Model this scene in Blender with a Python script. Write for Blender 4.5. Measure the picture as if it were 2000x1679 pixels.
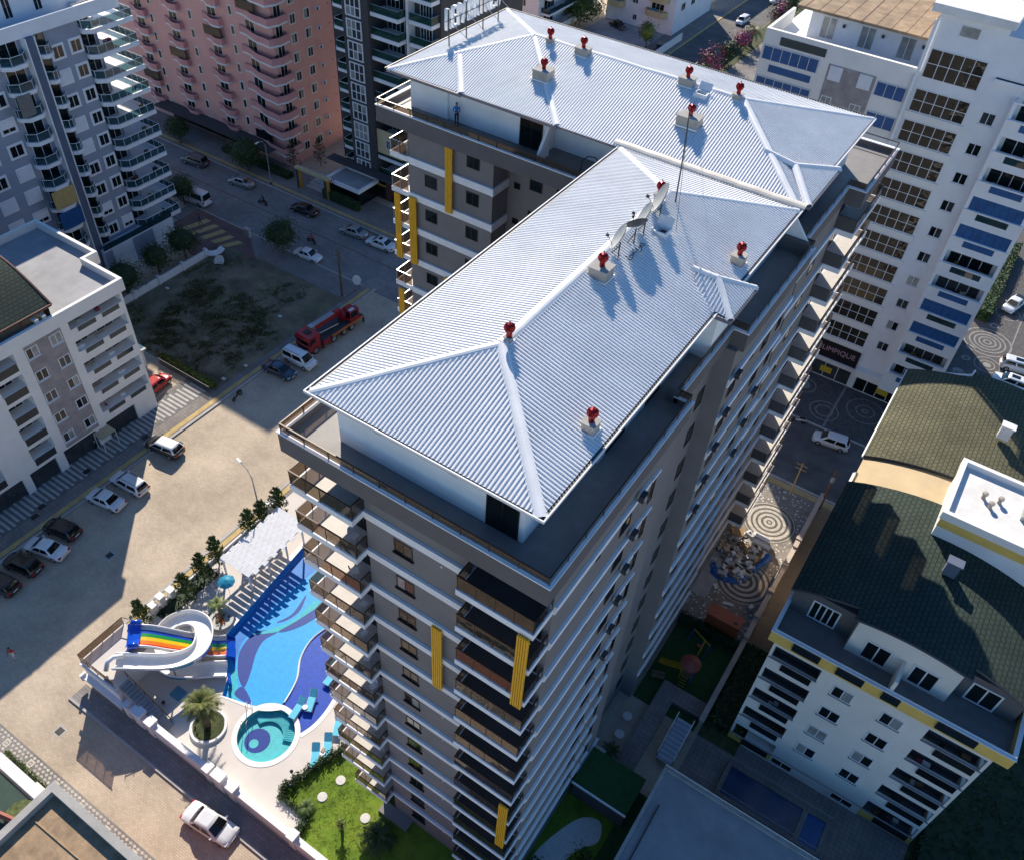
import bpy, math, random
from math import sin, cos, pi, radians as RAD, sqrt, atan2
from mathutils import Vector, Matrix
random.seed(7)
S = bpy.context.scene
COL = S.collection
for o in list(bpy.data.objects): bpy.data.objects.remove(o)

# ------------------------------------------------------------------ camera
CAM_POS = Vector((23.116, -18.258, 69.385)); HEAD, TILT, ROLL, FPX = -0.5314, 0.7860, 0.0760, 1688.56
fw = Vector((sin(HEAD)*cos(TILT), cos(HEAD)*cos(TILT), -sin(TILT)))
rt0 = Vector((cos(HEAD), -sin(HEAD), 0)); up0 = rt0.cross(fw)
rt = cos(ROLL)*rt0 + sin(ROLL)*up0; up = -sin(ROLL)*rt0 + cos(ROLL)*up0
cam = bpy.data.cameras.new('camera'); camo = bpy.data.objects.new('camera', cam); COL.objects.link(camo)
m = Matrix((rt, up, -fw)).transposed().to_4x4(); m.translation = CAM_POS
camo.matrix_world = m
cam.sensor_width = 36; cam.lens = FPX/2000*36; cam.clip_start = .5; cam.clip_end = 3000
S.camera = camo

# ------------------------------------------------------------------ sky, sun, exposure
SUN_DIR = Vector((-.66, .75, 0)).normalized()          # towards the sun, in plan
SUN_EL = RAD(34)
w = bpy.data.worlds.new('World'); S.world = w; w.use_nodes = True
nt = w.node_tree; bg = nt.nodes['Background']
sky = nt.nodes.new('ShaderNodeTexSky'); sky.sky_type = 'NISHITA'; sky.sun_disc = False
sky.sun_elevation = SUN_EL; sky.sun_rotation = atan2(SUN_DIR.x, SUN_DIR.y); sky.air_density = 1.0; sky.dust_density = 0.0; sky.ozone_density = 6.0
hs = nt.nodes.new('ShaderNodeHueSaturation'); hs.inputs['Saturation'].default_value = 1.12
nt.links.new(sky.outputs[0], hs.inputs['Color']); nt.links.new(hs.outputs[0], bg.inputs[0]); bg.inputs[1].default_value = .11
sun = bpy.data.lights.new('sun', 'SUN'); sun.energy = 5.0; sun.angle = RAD(.5); sun.color = (1, .9, .76)
suno = bpy.data.objects.new('sun', sun); COL.objects.link(suno)
d = -(SUN_DIR*cos(SUN_EL) + Vector((0, 0, sin(SUN_EL))))
suno.rotation_euler = d.to_track_quat('-Z', 'Y').to_euler(); suno.location = (0, 0, 120)
S.view_settings.view_transform = 'Standard'; S.view_settings.look = 'None'; S.view_settings.gamma = 1
S.view_settings.exposure = .6; S.view_settings.use_curve_mapping = False

# ------------------------------------------------------------------ materials
MATS = {}
def pm(name, col, rough=.75, var=.12, scale=1.5, bump=0., metal=0., spec=.5, coat=0., tint=None, detail=5., stripe=None, wear=None):
    """procedural principled material: base colour broken up by two octaves of noise in world space"""
    mt = bpy.data.materials.new(name); mt.use_nodes = True; MATS[name] = mt
    n = mt.node_tree.nodes; l = mt.node_tree.links; b = n['Principled BSDF']
    b.inputs['Roughness'].default_value = rough; b.inputs['Metallic'].default_value = metal
    b.inputs['Specular IOR Level'].default_value = spec; b.inputs['Coat Weight'].default_value = coat
    g = n.new('ShaderNodeNewGeometry')
    out = None
    if var > 0:
        nz = n.new('ShaderNodeTexNoise'); nz.inputs['Scale'].default_value = scale; nz.inputs['Detail'].default_value = detail
        nz.inputs['Roughness'].default_value = .62
        l.new(g.outputs['Position'], nz.inputs['Vector'])
        r = n.new('ShaderNodeValToRGB'); r.color_ramp.elements[0].position = .3; r.color_ramp.elements[1].position = .72
        c2 = tint or col
        r.color_ramp.elements[0].color = (*[max(0, c*(1-var*1.6)) for c in c2], 1)
        r.color_ramp.elements[1].color = (*[min(1, c*(1+var)) for c in col], 1)
        l.new(nz.outputs['Fac'], r.inputs['Fac']); out = r.outputs[0]
    if wear:
        # irregular blotches (stains, patches) with a shape of their own
        wcol, wscale, wthr, wamt = wear
        nz2 = n.new('ShaderNodeTexNoise'); nz2.inputs['Scale'].default_value = wscale; nz2.inputs['Detail'].default_value = 7; nz2.inputs['Roughness'].default_value = .7
        l.new(g.outputs['Position'], nz2.inputs['Vector'])
        mr = n.new('ShaderNodeMapRange'); mr.inputs[1].default_value = wthr; mr.inputs[2].default_value = wthr+.12; mr.inputs[4].default_value = wamt
        l.new(nz2.outputs['Fac'], mr.inputs[0])
        mx = n.new('ShaderNodeMix'); mx.data_type = 'RGBA'
        l.new(mr.outputs[0], mx.inputs['Factor'])
        if out is not None: l.new(out, mx.inputs['A'])
        else: mx.inputs['A'].default_value = (*col, 1)
        mx.inputs['B'].default_value = (*wcol, 1); out = mx.outputs['Result']
    if out is not None: l.new(out, b.inputs['Base Color'])
    else: b.inputs['Base Color'].default_value = (*col, 1)
    if bump > 0:
        nb = n.new('ShaderNodeTexNoise'); nb.inputs['Scale'].default_value = scale*6; nb.inputs['Detail'].default_value = 6
        l.new(g.outputs['Position'], nb.inputs['Vector'])
        bp = n.new('ShaderNodeBump'); bp.inputs['Strength'].default_value = bump; bp.inputs['Distance'].default_value = .05
        l.new(nb.outputs['Fac'], bp.inputs['Height']); l.new(bp.outputs[0], b.inputs['Normal'])
    return mt
def brickmat(name, c1, c2, mortar, sx, sy, ms=.03, rough=.85, rot=0., bump=.5, axes='xy', var=.25, vscale=.25, offset=.5):
    """blocks too small to pick apart: two block colours, joints recessed by bump, large tonal patches"""
    mt = bpy.data.materials.new(name); mt.use_nodes = True; MATS[name] = mt
    n = mt.node_tree.nodes; l = mt.node_tree.links; b = n['Principled BSDF']; b.inputs['Roughness'].default_value = rough
    b.inputs['Specular IOR Level'].default_value = .3
    g = n.new('ShaderNodeNewGeometry'); mp = n.new('ShaderNodeMapping'); mp.inputs['Rotation'].default_value = (0, 0, rot)
    src = g.outputs['Position']
    if axes != 'xy':
        sp = n.new('ShaderNodeSeparateXYZ'); cb = n.new('ShaderNodeCombineXYZ'); l.new(src, sp.inputs[0])
        l.new(sp.outputs['XYZ'.index(axes[0].upper())], cb.inputs[0]); l.new(sp.outputs['XYZ'.index(axes[1].upper())], cb.inputs[1]); src = cb.outputs[0]
    l.new(src, mp.inputs['Vector'])
    bt = n.new('ShaderNodeTexBrick'); bt.inputs['Color1'].default_value = (*c1, 1); bt.inputs['Color2'].default_value = (*c2, 1); bt.inputs['Mortar'].default_value = (*mortar, 1)
    bt.inputs['Scale'].default_value = 1; bt.inputs['Brick Width'].default_value = sx; bt.inputs['Row Height'].default_value = sy
    bt.inputs['Mortar Size'].default_value = ms*min(sx, sy); bt.inputs['Mortar Smooth'].default_value = .3; bt.offset = offset
    l.new(mp.outputs[0], bt.inputs['Vector'])
    nz = n.new('ShaderNodeTexNoise'); nz.inputs['Scale'].default_value = vscale; nz.inputs['Detail'].default_value = 8; nz.inputs['Roughness'].default_value = .65
    l.new(g.outputs['Position'], nz.inputs['Vector'])
    mr = n.new('ShaderNodeMapRange'); mr.inputs[1].default_value = .3; mr.inputs[2].default_value = .7; mr.inputs[3].default_value = 1-var; mr.inputs[4].default_value = 1+var
    l.new(nz.outputs['Fac'], mr.inputs[0])
    mx = n.new('ShaderNodeMix'); mx.data_type = 'RGBA'; mx.blend_type = 'MULTIPLY'; mx.inputs['Factor'].default_value = 1
    l.new(bt.outputs['Color'], mx.inputs['A']); l.new(mr.outputs[0], mx.inputs['B']); l.new(mx.outputs['Result'], b.inputs['Base Color'])
    bp = n.new('ShaderNodeBump'); bp.invert = True; bp.inputs['Strength'].default_value = bump; bp.inputs['Distance'].default_value = .03
    l.new(bt.outputs['Fac'], bp.inputs['Height']); l.new(bp.outputs[0], b.inputs['Normal'])
    return mt
def schlick(n, l, f0):
    """two-sided mirror weight: f0 + (1-f0)*facing^5"""
    lw = n.new('ShaderNodeLayerWeight'); lw.inputs[0].default_value = .5
    pw = n.new('ShaderNodeMath'); pw.operation = 'POWER'; pw.inputs[1].default_value = 5; l.new(lw.outputs['Facing'], pw.inputs[0])
    ma = n.new('ShaderNodeMath'); ma.operation = 'MULTIPLY_ADD'; ma.inputs[1].default_value = 1-f0; ma.inputs[2].default_value = f0; l.new(pw.outputs[0], ma.inputs[0]); return ma
def glassmat(name, col, alpha=.5, rough=.02):
    """thin sheet: mirror at the Fresnel angle over tinted see-through glass"""
    mt = bpy.data.materials.new(name); mt.use_nodes = True; MATS[name] = mt
    n = mt.node_tree.nodes; l = mt.node_tree.links; n.remove(n['Principled BSDF'])
    o = n['Material Output']; tr = n.new('ShaderNodeBsdfTransparent'); tr.inputs[0].default_value = (*[min(1, c) for c in col], 1)
    df = n.new('ShaderNodeBsdfDiffuse'); df.inputs[0].default_value = (*[c*.35 for c in col], 1)
    gl = n.new('ShaderNodeBsdfGlossy'); gl.inputs['Roughness'].default_value = rough
    m1 = n.new('ShaderNodeMixShader'); m1.inputs[0].default_value = alpha
    l.new(tr.outputs[0], m1.inputs[1]); l.new(df.outputs[0], m1.inputs[2])
    fr = schlick(n, l, .055)
    nz = n.new('ShaderNodeTexNoise'); nz.inputs['Scale'].default_value = .8; g = n.new('ShaderNodeNewGeometry'); l.new(g.outputs['Position'], nz.inputs['Vector'])
    bp = n.new('ShaderNodeBump'); bp.inputs['Strength'].default_value = .25; bp.inputs['Distance'].default_value = .02; l.new(nz.outputs['Fac'], bp.inputs['Height']); l.new(bp.outputs[0], gl.inputs['Normal']); 
    m2 = n.new('ShaderNodeMixShader'); l.new(fr.outputs[0], m2.inputs[0]); l.new(m1.outputs[0], m2.inputs[1]); l.new(gl.outputs[0], m2.inputs[2])
    l.new(m2.outputs[0], o.inputs['Surface'])
    return mt
def panemat(name, col, rough=.04, wob=.35):
    """window glass seen from outside: dark room behind a wavy mirror sheet"""
    mt = pm(name, col, rough, .25, .9, spec=.5)
    n = mt.node_tree.nodes; l = mt.node_tree.links; b = n['Principled BSDF']
    nz = n.new('ShaderNodeTexNoise'); nz.inputs['Scale'].default_value = .7; g = n.new('ShaderNodeNewGeometry'); l.new(g.outputs['Position'], nz.inputs['Vector'])
    bp = n.new('ShaderNodeBump'); bp.inputs['Strength'].default_value = wob; bp.inputs['Distance'].default_value = .03; l.new(nz.outputs['Fac'], bp.inputs['Height']); l.new(bp.outputs[0], b.inputs['Normal'])
    b.inputs['IOR'].default_value = 1.5
    return mt
# --- palette
pm('wall_grey', (.205, .19, .185), .85, .07, .7, wear=((.17, .16, .155), .35, .6, .35))
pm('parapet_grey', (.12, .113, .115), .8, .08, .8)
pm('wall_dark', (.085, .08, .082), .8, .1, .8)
pm('band_white', (.8, .8, .81), .7, .05, 1.5)
pm('white_plaster', (.82, .82, .82), .8, .05, .6, wear=((.6, .58, .55), .5, .64, .3))
pm('terrace_tile', (.2, .19, .185), .6, .1, 1.2, wear=((.15, .145, .14), 1.1, .58, .5))
pm('balcony_tile', (.56, .53, .5), .6, .07, 2)
pm('roof_metal', (.74, .745, .75), .55, .05, .5, metal=0., spec=.3, wear=((.62, .62, .62), .7, .6, .5))
pm('ridge_metal', (.72, .73, .74), .5, .06, 1.2, metal=0., spec=.3)
pm('gutter_dark', (.05, .045, .045), .5, .1, 2)
pm('fascia', (.2, .18, .19), .6, .08, 2)
pm('frame_dark', (.012, .012, .013), .4, 0)
pm('rail_brown', (.05, .034, .025), .35, .15, 3, metal=.3)
pm('rail_white', (.68, .7, .72), .4, 0)
glassmat('smoked_glass', (.55, .48, .41), .14)
glassmat('clear_glass', (.8, .85, .85), .12)
glassmat('teal_glass', (.1, .25, .3), .5)
glassmat('green_glass', (.06, .2, .15), .6)
panemat('pane_dark', (.008, .012, .013))
panemat('pane_mid', (.05, .055, .06))
panemat('pane_pale', (.3, .31, .3), .1)
panemat('pane_amber', (.035, .03, .022), .02, .9)
pm('louver_yellow', (.8, .42, .015), .45, .08, 3)
pm('vent_red', (.28, .008, .012), .22, .15, 3, metal=.55)
pm('chimney_plaster', (.38, .34, .29), .85, .12, 2)
pm('dish_grey', (.42, .42, .4), .55, .08, 2)
pm('dish_dark', (.06, .065, .07), .5, .1, 2)
pm('steel_dark', (.06, .065, .07), .45, .1, 3, metal=.5)
pm('steel_light', (.45, .46, .47), .4, .08, 3, metal=.6)
pm('concrete', (.36, .35, .33), .9, .12, .8, bump=.1)
pm('soil', (.12, .085, .055), .95, .3, .8, bump=.5)
pm('black_rubber', (.012, .012, .012), .8, .1, 5)
# ------------------------------------------------------------------ builders
WO = {}            # world offset of the frame an object's children are drawn in
class MB:
    def __init__(s): s.v = []; s.f = []; s.m = []
    def poly(s, pts, mi=0):
        i = len(s.v); s.v += [tuple(p) for p in pts]; s.f.append(tuple(range(i, i+len(pts)))); s.m.append(mi); return s
    def box(s, x0, x1, y0, y1, z0, z1, mi=0):
        i = len(s.v); s.v += [(x0,y0,z0),(x1,y0,z0),(x1,y1,z0),(x0,y1,z0),(x0,y0,z1),(x1,y0,z1),(x1,y1,z1),(x0,y1,z1)]
        for q in ((3,2,1,0),(4,5,6,7),(0,1,5,4),(1,2,6,5),(2,3,7,6),(3,0,4,7)): s.f.append(tuple(i+k for k in q)); s.m.append(mi)
        return s
    def prism(s, pts, z0, z1, mi=0):                    # plan polygon (ccw) pulled up
        n = len(pts); i = len(s.v); s.v += [(x,y,z0) for x,y in pts]+[(x,y,z1) for x,y in pts]
        s.f.append(tuple(i+n-1-k for k in range(n))); s.f.append(tuple(i+n+k for k in range(n))); s.m += [mi, mi]
        for k in range(n): s.f.append((i+k, i+(k+1)%n, i+n+(k+1)%n, i+n+k)); s.m.append(mi)
        return s
    def sweep(s, prof, axis, a, b, mi=0):               # closed profile pulled along x ((y,z) points) or y ((x,z) points)
        n = len(prof); i = len(s.v)
        for t in (a, b): s.v += [((t,p,q) if axis == 'x' else (p,t,q)) for p,q in prof]
        s.f.append(tuple(i+k for k in range(n))); s.f.append(tuple(i+2*n-1-k for k in range(n))); s.m += [mi, mi]
        for k in range(n): s.f.append((i+(k+1)%n, i+k, i+n+k, i+n+(k+1)%n)); s.m.append(mi)
        return s
    def tube(s, pts, r, n=6, mi=0, cap=True):
        pts = [Vector(p) for p in pts]; rs = r if isinstance(r, (list, tuple)) else [r]*len(pts); i0 = len(s.v)
        for k, p in enumerate(pts):
            d = (pts[min(k+1, len(pts)-1)]-pts[max(k-1, 0)]).normalized()
            a = Vector((0,0,1)) if abs(d.z) < .9 else Vector((1,0,0))
            u = d.cross(a).normalized(); v = u.cross(d)
            for j in range(n):
                t = 2*pi*j/n; s.v.append(tuple(p+rs[k]*(cos(t)*u+sin(t)*v)))
        for k in range(len(pts)-1):
            for j in range(n):
                a = i0+k*n+j; b = i0+k*n+(j+1)%n; s.f.append((a, b, b+n, a+n)); s.m.append(mi)
        if cap:
            s.f.append(tuple(i0+n-1-j for j in range(n))); e = i0+(len(pts)-1)*n; s.f.append(tuple(e+j for j in range(n))); s.m += [mi, mi]
        return s
    def lathe(s, prof, n=16, c=(0,0,0), mi=0):           # (r, z) profile
        i0 = len(s.v)
        for r, z in prof:
            for j in range(n): t = 2*pi*j/n; s.v.append((c[0]+r*cos(t), c[1]+r*sin(t), c[2]+z))
        for k in range(len(prof)-1):
            for j in range(n):
                a = i0+k*n+j; b = i0+k*n+(j+1)%n; s.f.append((a, b, b+n, a+n)); s.m.append(mi)
        s.f.append(tuple(i0+n-1-j for j in range(n))); e = i0+(len(prof)-1)*n; s.f.append(tuple(e+j for j in range(n))); s.m += [mi, mi]
        return s
    def grid(s, P, mi=0, flip=False):                     # 2-D list of points
        i0 = len(s.v); R = len(P); C = len(P[0])
        for row in P: s.v += [tuple(p) for p in row]
        for a in range(R-1):
            for b in range(C-1):
                q = (i0+a*C+b, i0+a*C+b+1, i0+(a+1)*C+b+1, i0+(a+1)*C+b); s.f.append(q[::-1] if flip else q); s.m.append(mi)
        return s
    def mesh(s, name, mats, off=(0,0,0), smooth=False):
        me = bpy.data.meshes.new(name); me.from_pydata([(x-off[0], y-off[1], z-off[2]) for x,y,z in s.v], [], s.f)
        for q in (mats if isinstance(mats, (list, tuple)) else [mats]): me.materials.append(MATS[q])
        if any(s.m): me.polygons.foreach_set('material_index', s.m)
        if smooth: me.polygons.foreach_set('use_smooth', [True]*len(s.f))
        me.update(); return me
    def build(s, name, mats, parent=None, smooth=False, off=None):
        o = WO.get(parent, (0,0,0)) if off is None else off
        ob = bpy.data.objects.new(name, s.mesh(name, mats, o, smooth)); COL.objects.link(ob)
        if parent: ob.parent = parent
        WO[ob] = o; return ob
def tag(o, label, cat, group=None):
    o['label'] = label; o['category'] = cat
    if group: o['group'] = group
    return o
def struct(o, kind='structure'): o['kind'] = kind; return o
def thing(name, label, cat, loc=(0,0,0), rz=None, group=None, scale=None):
    """Empty at the base. With rz given, parts are drawn in local coordinates; otherwise in world coordinates."""
    o = bpy.data.objects.new(name, None); COL.objects.link(o); o.location = loc; o.empty_display_size = .3
    if rz is None: WO[o] = tuple(loc)
    else: o.rotation_euler = (0,0,rz); WO[o] = (0,0,0)
    if scale: o.scale = scale
    return tag(o, label, cat, group)
BOXC = {}
def bx(name, mat, parent, x0, x1, y0, y1, z0, z1):
    """box part; alike boxes share one mesh"""
    key = (mat, round(x1-x0,3), round(y1-y0,3), round(z1-z0,3))
    if key not in BOXC: BOXC[key] = MB().box(0,key[1],0,key[2],0,key[3]).mesh(name, mat)
    o = bpy.data.objects.new(name, BOXC[key]); COL.objects.link(o)
    off = WO.get(parent, (0,0,0))
    o.location = (x0-off[0], y0-off[1], z0-off[2])
    if parent: o.parent = parent
    WO[o] = (x0, y0, z0); return o
def share(name, me, parent, loc, rz=0, sc=1):
    o = bpy.data.objects.new(name, me); COL.objects.link(o); off = WO.get(parent, (0,0,0))
    o.location = (loc[0]-off[0], loc[1]-off[1], loc[2]-off[2])
    if rz: o.rotation_euler = (0,0,rz)
    if sc != 1: o.scale = (sc,sc,sc) if not isinstance(sc, tuple) else sc
    if parent: o.parent = parent
    WO[o] = tuple(loc); return o
def copy_tree(o, loc, rz=None, label=None, scale=None):
    """a copy of a thing with copies of its parts and their sub-parts (mesh data shared)"""
    c = o.copy(); COL.objects.link(c); c.location = loc
    if rz is not None: c.rotation_euler = (0,0,rz)
    if scale: c.scale = scale
    if label: c['label'] = label
    def rec(src, dst):
        for ch in src.children:
            k = ch.copy(); COL.objects.link(k); k.parent = dst; rec(ch, k)
    rec(o, c); return c

# --- facade pieces. A facade is a plane with outward normal n: '-y', '+x', '+y', '-x'; a = coordinate along it, p = plane position
def fbox(name, mat, parent, n, p, a0, a1, z0, z1, d0, d1):
    """box on a facade from depth d0 to d1 measured outward"""
    if n == '-y': return bx(name, mat, parent, a0, a1, p-d1, p-d0, z0, z1)
    if n == '+y': return bx(name, mat, parent, a0, a1, p+d0, p+d1, z0, z1)
    if n == '+x': return bx(name, mat, parent, p+d0, p+d1, a0, a1, z0, z1)
    return bx(name, mat, parent, p-d1, p-d0, a0, a1, z0, z1)
def mbox(mb, n, p, a0, a1, z0, z1, d0, d1, mi=0):
    if n == '-y': mb.box(a0, a1, p-d1, p-d0, z0, z1, mi)
    elif n == '+y': mb.box(a0, a1, p+d0, p+d1, z0, z1, mi)
    elif n == '+x': mb.box(p+d0, p+d1, a0, a1, z0, z1, mi)
    else: mb.box(p-d1, p-d0, a0, a1, z0, z1, mi)
def window(B, n, p, a0, a1, z0, z1, frame='rail_white', pane='pane_dark', t=.07, parts=2, sill=None, rows=1, out=.04, paneset=None):
    """window part: frame ring with mullions; panes (and a sill) are its sub-parts. The frame stands a little proud of the wall."""
    f = MB(); d0, d1 = .005, out
    mbox(f,n,p,a0,a1,z0,z0+t,d0,d1); mbox(f,n,p,a0,a1,z1-t,z1,d0,d1); mbox(f,n,p,a0,a0+t,z0+t,z1-t,d0,d1); mbox(f,n,p,a1-t,a1,z0+t,z1-t,d0,d1)
    W = (a1-a0-2*t); H = z1-z0-2*t
    for i in range(1, parts): c = a0+t+W*i/parts; mbox(f,n,p,c-t*.4,c+t*.4,z0+t,z1-t,d0,d1-.008)
    for i in range(1, rows): c = z0+t+H*i/rows; mbox(f,n,p,a0+t,a1-t,c-t*.35,c+t*.35,d0,d1-.012)
    fo = f.build('window', frame, B)
    for i in range(parts):
        b0 = a0+t+W*i/parts; b1 = a0+t+W*(i+1)/parts
        for j in range(rows):
            c0 = z0+t+H*j/rows; c1 = z0+t+H*(j+1)/rows
            fbox('pane', (random.choice(paneset) if paneset else pane), fo, n, p, b0, b1, c0, c1, .002, out*.45)
    if sill: fbox('sill', sill, fo, n, p, a0-.08, a1+.08, z0-.07, z0-.002, 0, .12)
    return fo
def hole_wall(mb, n, p, a0, a1, z0, z1, holes, th=.25, mi=0):
    """wall strip between a0..a1, z0..z1 with rectangular openings (list of (b0,b1,c0,c1)); built from butted boxes"""
    xs = sorted(set([a0, a1]+[h[0] for h in holes]+[h[1] for h in holes])); zs = sorted(set([z0, z1]+[h[2] for h in holes]+[h[3] for h in holes]))
    for i in range(len(xs)-1):
        run = None
        for j in range(len(zs)-1):
            cx = (xs[i]+xs[i+1])/2; cz = (zs[j]+zs[j+1])/2
            solid = not any(h[0] < cx < h[1] and h[2] < cz < h[3] for h in holes)
            if solid: run = zs[j] if run is None else run
            if run is not None and (not solid or j == len(zs)-2):
                mbox(mb, n, p, xs[i], xs[i+1], run, zs[j+1] if solid else zs[j], -th, 0, mi); run = None
def mats_slot(): pass
# ------------------------------------------------------------------ ground, streets, pavements
from mathutils.geometry import tessellate_polygon
brickmat('block_paving', (.5,.41,.315), (.43,.355,.27), (.3,.25,.19), .32, .16, .06, var=.3, vscale=.12, bump=.35)
brickmat('grey_paving', (.25,.235,.225), (.2,.19,.185), (.13,.12,.12), .5, .25, .05, var=.3, vscale=.15, bump=.35)
brickmat('red_paving', (.2,.115,.1), (.17,.1,.09), (.1,.07,.06), .3, .15, .06, var=.25, vscale=.4)
brickmat('pavement_tile', (.24,.215,.2), (.2,.18,.17), (.12,.11,.1), .4, .4, .04, var=.22, vscale=.3, offset=0)
pm('asphalt', (.11,.105,.105), .9, .25, .35, bump=.2, wear=((.17,.16,.155), .12, .55, .6))
pm('tactile_yellow', (.5,.36,.14), .85, .15, 1.2, wear=((.4,.3,.17), .8, .55, .6))
pm('kerb', (.4,.385,.365), .9, .12, 1)
pm('dark_cobble', (.1,.092,.088), .9, .3, 3, bump=.6)
pm('pale_cobble', (.5,.46,.4), .9, .2, 3, bump=.4)
pm('deck_tile', (.58,.535,.5), .75, .05, .5, wear=((.52,.47,.43), .6, .6, .4))
pm('pool_rim', (.76,.75,.73), .6, .04, 1)
pm('grass_soil', (.06,.075,.025), .95, .4, 1.2, bump=.4)
pm('lawn', (.12,.2,.012), .95, .25, 1.1, bump=.3, wear=((.17,.22,.02), .5, .5, .6))
pm('turf', (.02,.075,.018), .95, .15, 2, bump=.3)
pm('lot_earth', (.2,.165,.11), .95, .35, .35, bump=.6, wear=((.1,.115,.045), .22, .5, .75))
def sheet(name, mat, pts, z): return struct(MB().poly([(x,y,z) for x,y in pts]).build(name, mat))
def rect(x0,x1,y0,y1): return [(x0,y0),(x1,y0),(x1,y1),(x0,y1)]
def slab(name, mat, pts, z, z0=-.05, kind='structure', parent=None):
    o = MB().prism(pts, z0, z).build(name, mat, parent)
    return struct(o, kind) if parent is None else o
def annulus(c, r0, r1, z, n=56, a0=0, a1=2*pi):
    mb = MB(); rows = [[(c[0]+r*cos(a0+(a1-a0)*i/n), c[1]+r*sin(a0+(a1-a0)*i/n), z) for i in range(n+1)] for r in (r0, r1)]
    mb.grid(rows, flip=True); return mb
def disc(c, r, z, n=40): return MB().poly([(c[0]+r*cos(2*pi*i/n), c[1]+r*sin(2*pi*i/n), z) for i in range(n)])
sheet('ground', 'block_paving', rect(-700,700,-160,1000), 0)
# cross street to the north-west, in front of the pink block
sheet('cross_street', 'grey_paving', rect(-260,-12,52.0,63.0), .004)
for y in (57.6,): bx('drain_channel', 'red_paving', None, -200, -20, y, y+.18, .005, .012); 
COL.objects[-1]['kind'] = 'structure'
def pavement(name, pts, z=.13, mat='pavement_tile'): return slab(name, mat, pts, z)
PV = pavement('far_pavement', rect(-150,-20,63.2,69.6)); struct(slab('kerb_stone', 'kerb', rect(-150,-20,63.0,63.198), .14))
PV2 = pavement('near_pavement', [(-76,48.3),(-43.1,48.3),(-43.1,52),(-76,52)]) ; struct(slab('kerb_stone', 'kerb', rect(-76,-43.0,52.002,52.2), .14))
struct(slab('tactile_strip', 'tactile_yellow', rect(-150,-20,63.7,64.2), .138, .1))
# west street, side of the white block and the vacant lot
PE = pavement('west_pavement', rect(-47.3,-41.4,-40,26.1)); pavement('west_pavement', rect(-43.0,-41.4,26.102,52.0))
struct(slab('kerb_stone', 'kerb', rect(-41.398,-41.1,-40,52.6), .145)); struct(slab('tactile_strip', 'tactile_yellow', rect(-42.15,-41.6,-40,52.0), .138, .1))
pm('stripe_pale', (.44,.42,.4), .85, .12, 1.5); pm('stripe_dark', (.15,.145,.14), .85, .12, 1.5)
slab('stripe_bed', 'stripe_dark', rect(-47.0,-43.6,-12,25.5), .134, .1)
for i in range(68): bx('paver', 'stripe_pale', PE, -46.6+(.35 if i % 2 else 0), -44.1+(.3 if i % 3 else 0), -11.6+i*.55, -11.6+i*.55+.26, .135, .142)
for y, x in ((18.6,-44.3),(16.2,-43.7),(9.4,-44.6),(3.8,-44.2),(2.6,-43.6),(-1.5,-44.5)): bx('drain_grate', 'frame_dark', PE, x, x+.55, y, y+.75, .143, .15)
# red and yellow chevron forecourt beside the blue-grey tower
RF = slab('red_forecourt', 'red_paving', [(-66,43.4),(-58.5,47.9),(-64,52),(-74,52),(-74,46)], .136, .05)
for i in range(5):
    MB().poly([(-72.2+i*1.9,46.6+i*.2,.142),(-71.2+i*1.9,46.6+i*.2,.142),(-70.2+i*1.9,50.8-i*.3,.142),(-71.2+i*1.9,50.8-i*.3,.142)]).build('paver', 'tactile_yellow', RF)
# pavement outside the pool garden
PC = pavement('garden_pavement', [(-26.4,-1.4),(-25.0,-1.4),(-25.0,30.5),(-26.4,30.5)]); struct(slab('kerb_stone', 'kerb', rect(-26.7,-26.402,-1.4,30.5), .145)); struct(slab('tactile_strip', 'tactile_yellow', rect(-26.25,-25.75,-1.0,30.5), .138, .1))
# south street
pavement('south_pavement', [(-24.3,-7.2),(60,-7.2),(60,-5.7),(-24.3,-5.7)], .12, 'grey_paving'); struct(slab('kerb_stone', 'kerb', rect(-24.4,60,-7.4,-7.202), .14))
PD = slab('patterned_pavement', 'grey_paving', rect(-27,12,-13.3,-11.9), .13)
dia = MB().poly([(-.17,0,0),(0,-.13,0),(.17,0,0),(0,.13,0)]).mesh('paver', 'pale_cobble'); sq = annulus((0,0),.2,.42,0,4).mesh('paver', 'pale_cobble'); sqc = annulus((0,0),.0,.11,0,4).mesh('paver','pale_cobble')
for i in range(88):
    for j in range(4):
        x = -26.6+i*.42+(.21 if j % 2 else 0); y = -13.08+j*.31
        if abs((x+26.6) % 3.0-1.5) < .5 and j in (1, 2): continue
        if i < 75: share('paver', dia, PD, (x, y, .134))
for i in range(13):
    x = -26.6+i*3.0+1.5; share('paver', sq, PD, (x, -12.6, .135), pi/4); share('paver', sqc, PD, (x, -12.6, .136))
pm('iron', (.05,.045,.045), .7, .2, 3)
for x, y in ((-22.6,-9.6),(-33.8,4.2),(-39.9,18.2),(-38.2,-14),(-30,38)): 
    o = struct(slab('manhole_cover', 'kerb', rect(x-.45,x+.45,y-.45,y+.45), .006, -.02)); bx('cover', 'iron', o, x-.3, x+.3, y-.3, y+.3, .007, .014)
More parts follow.
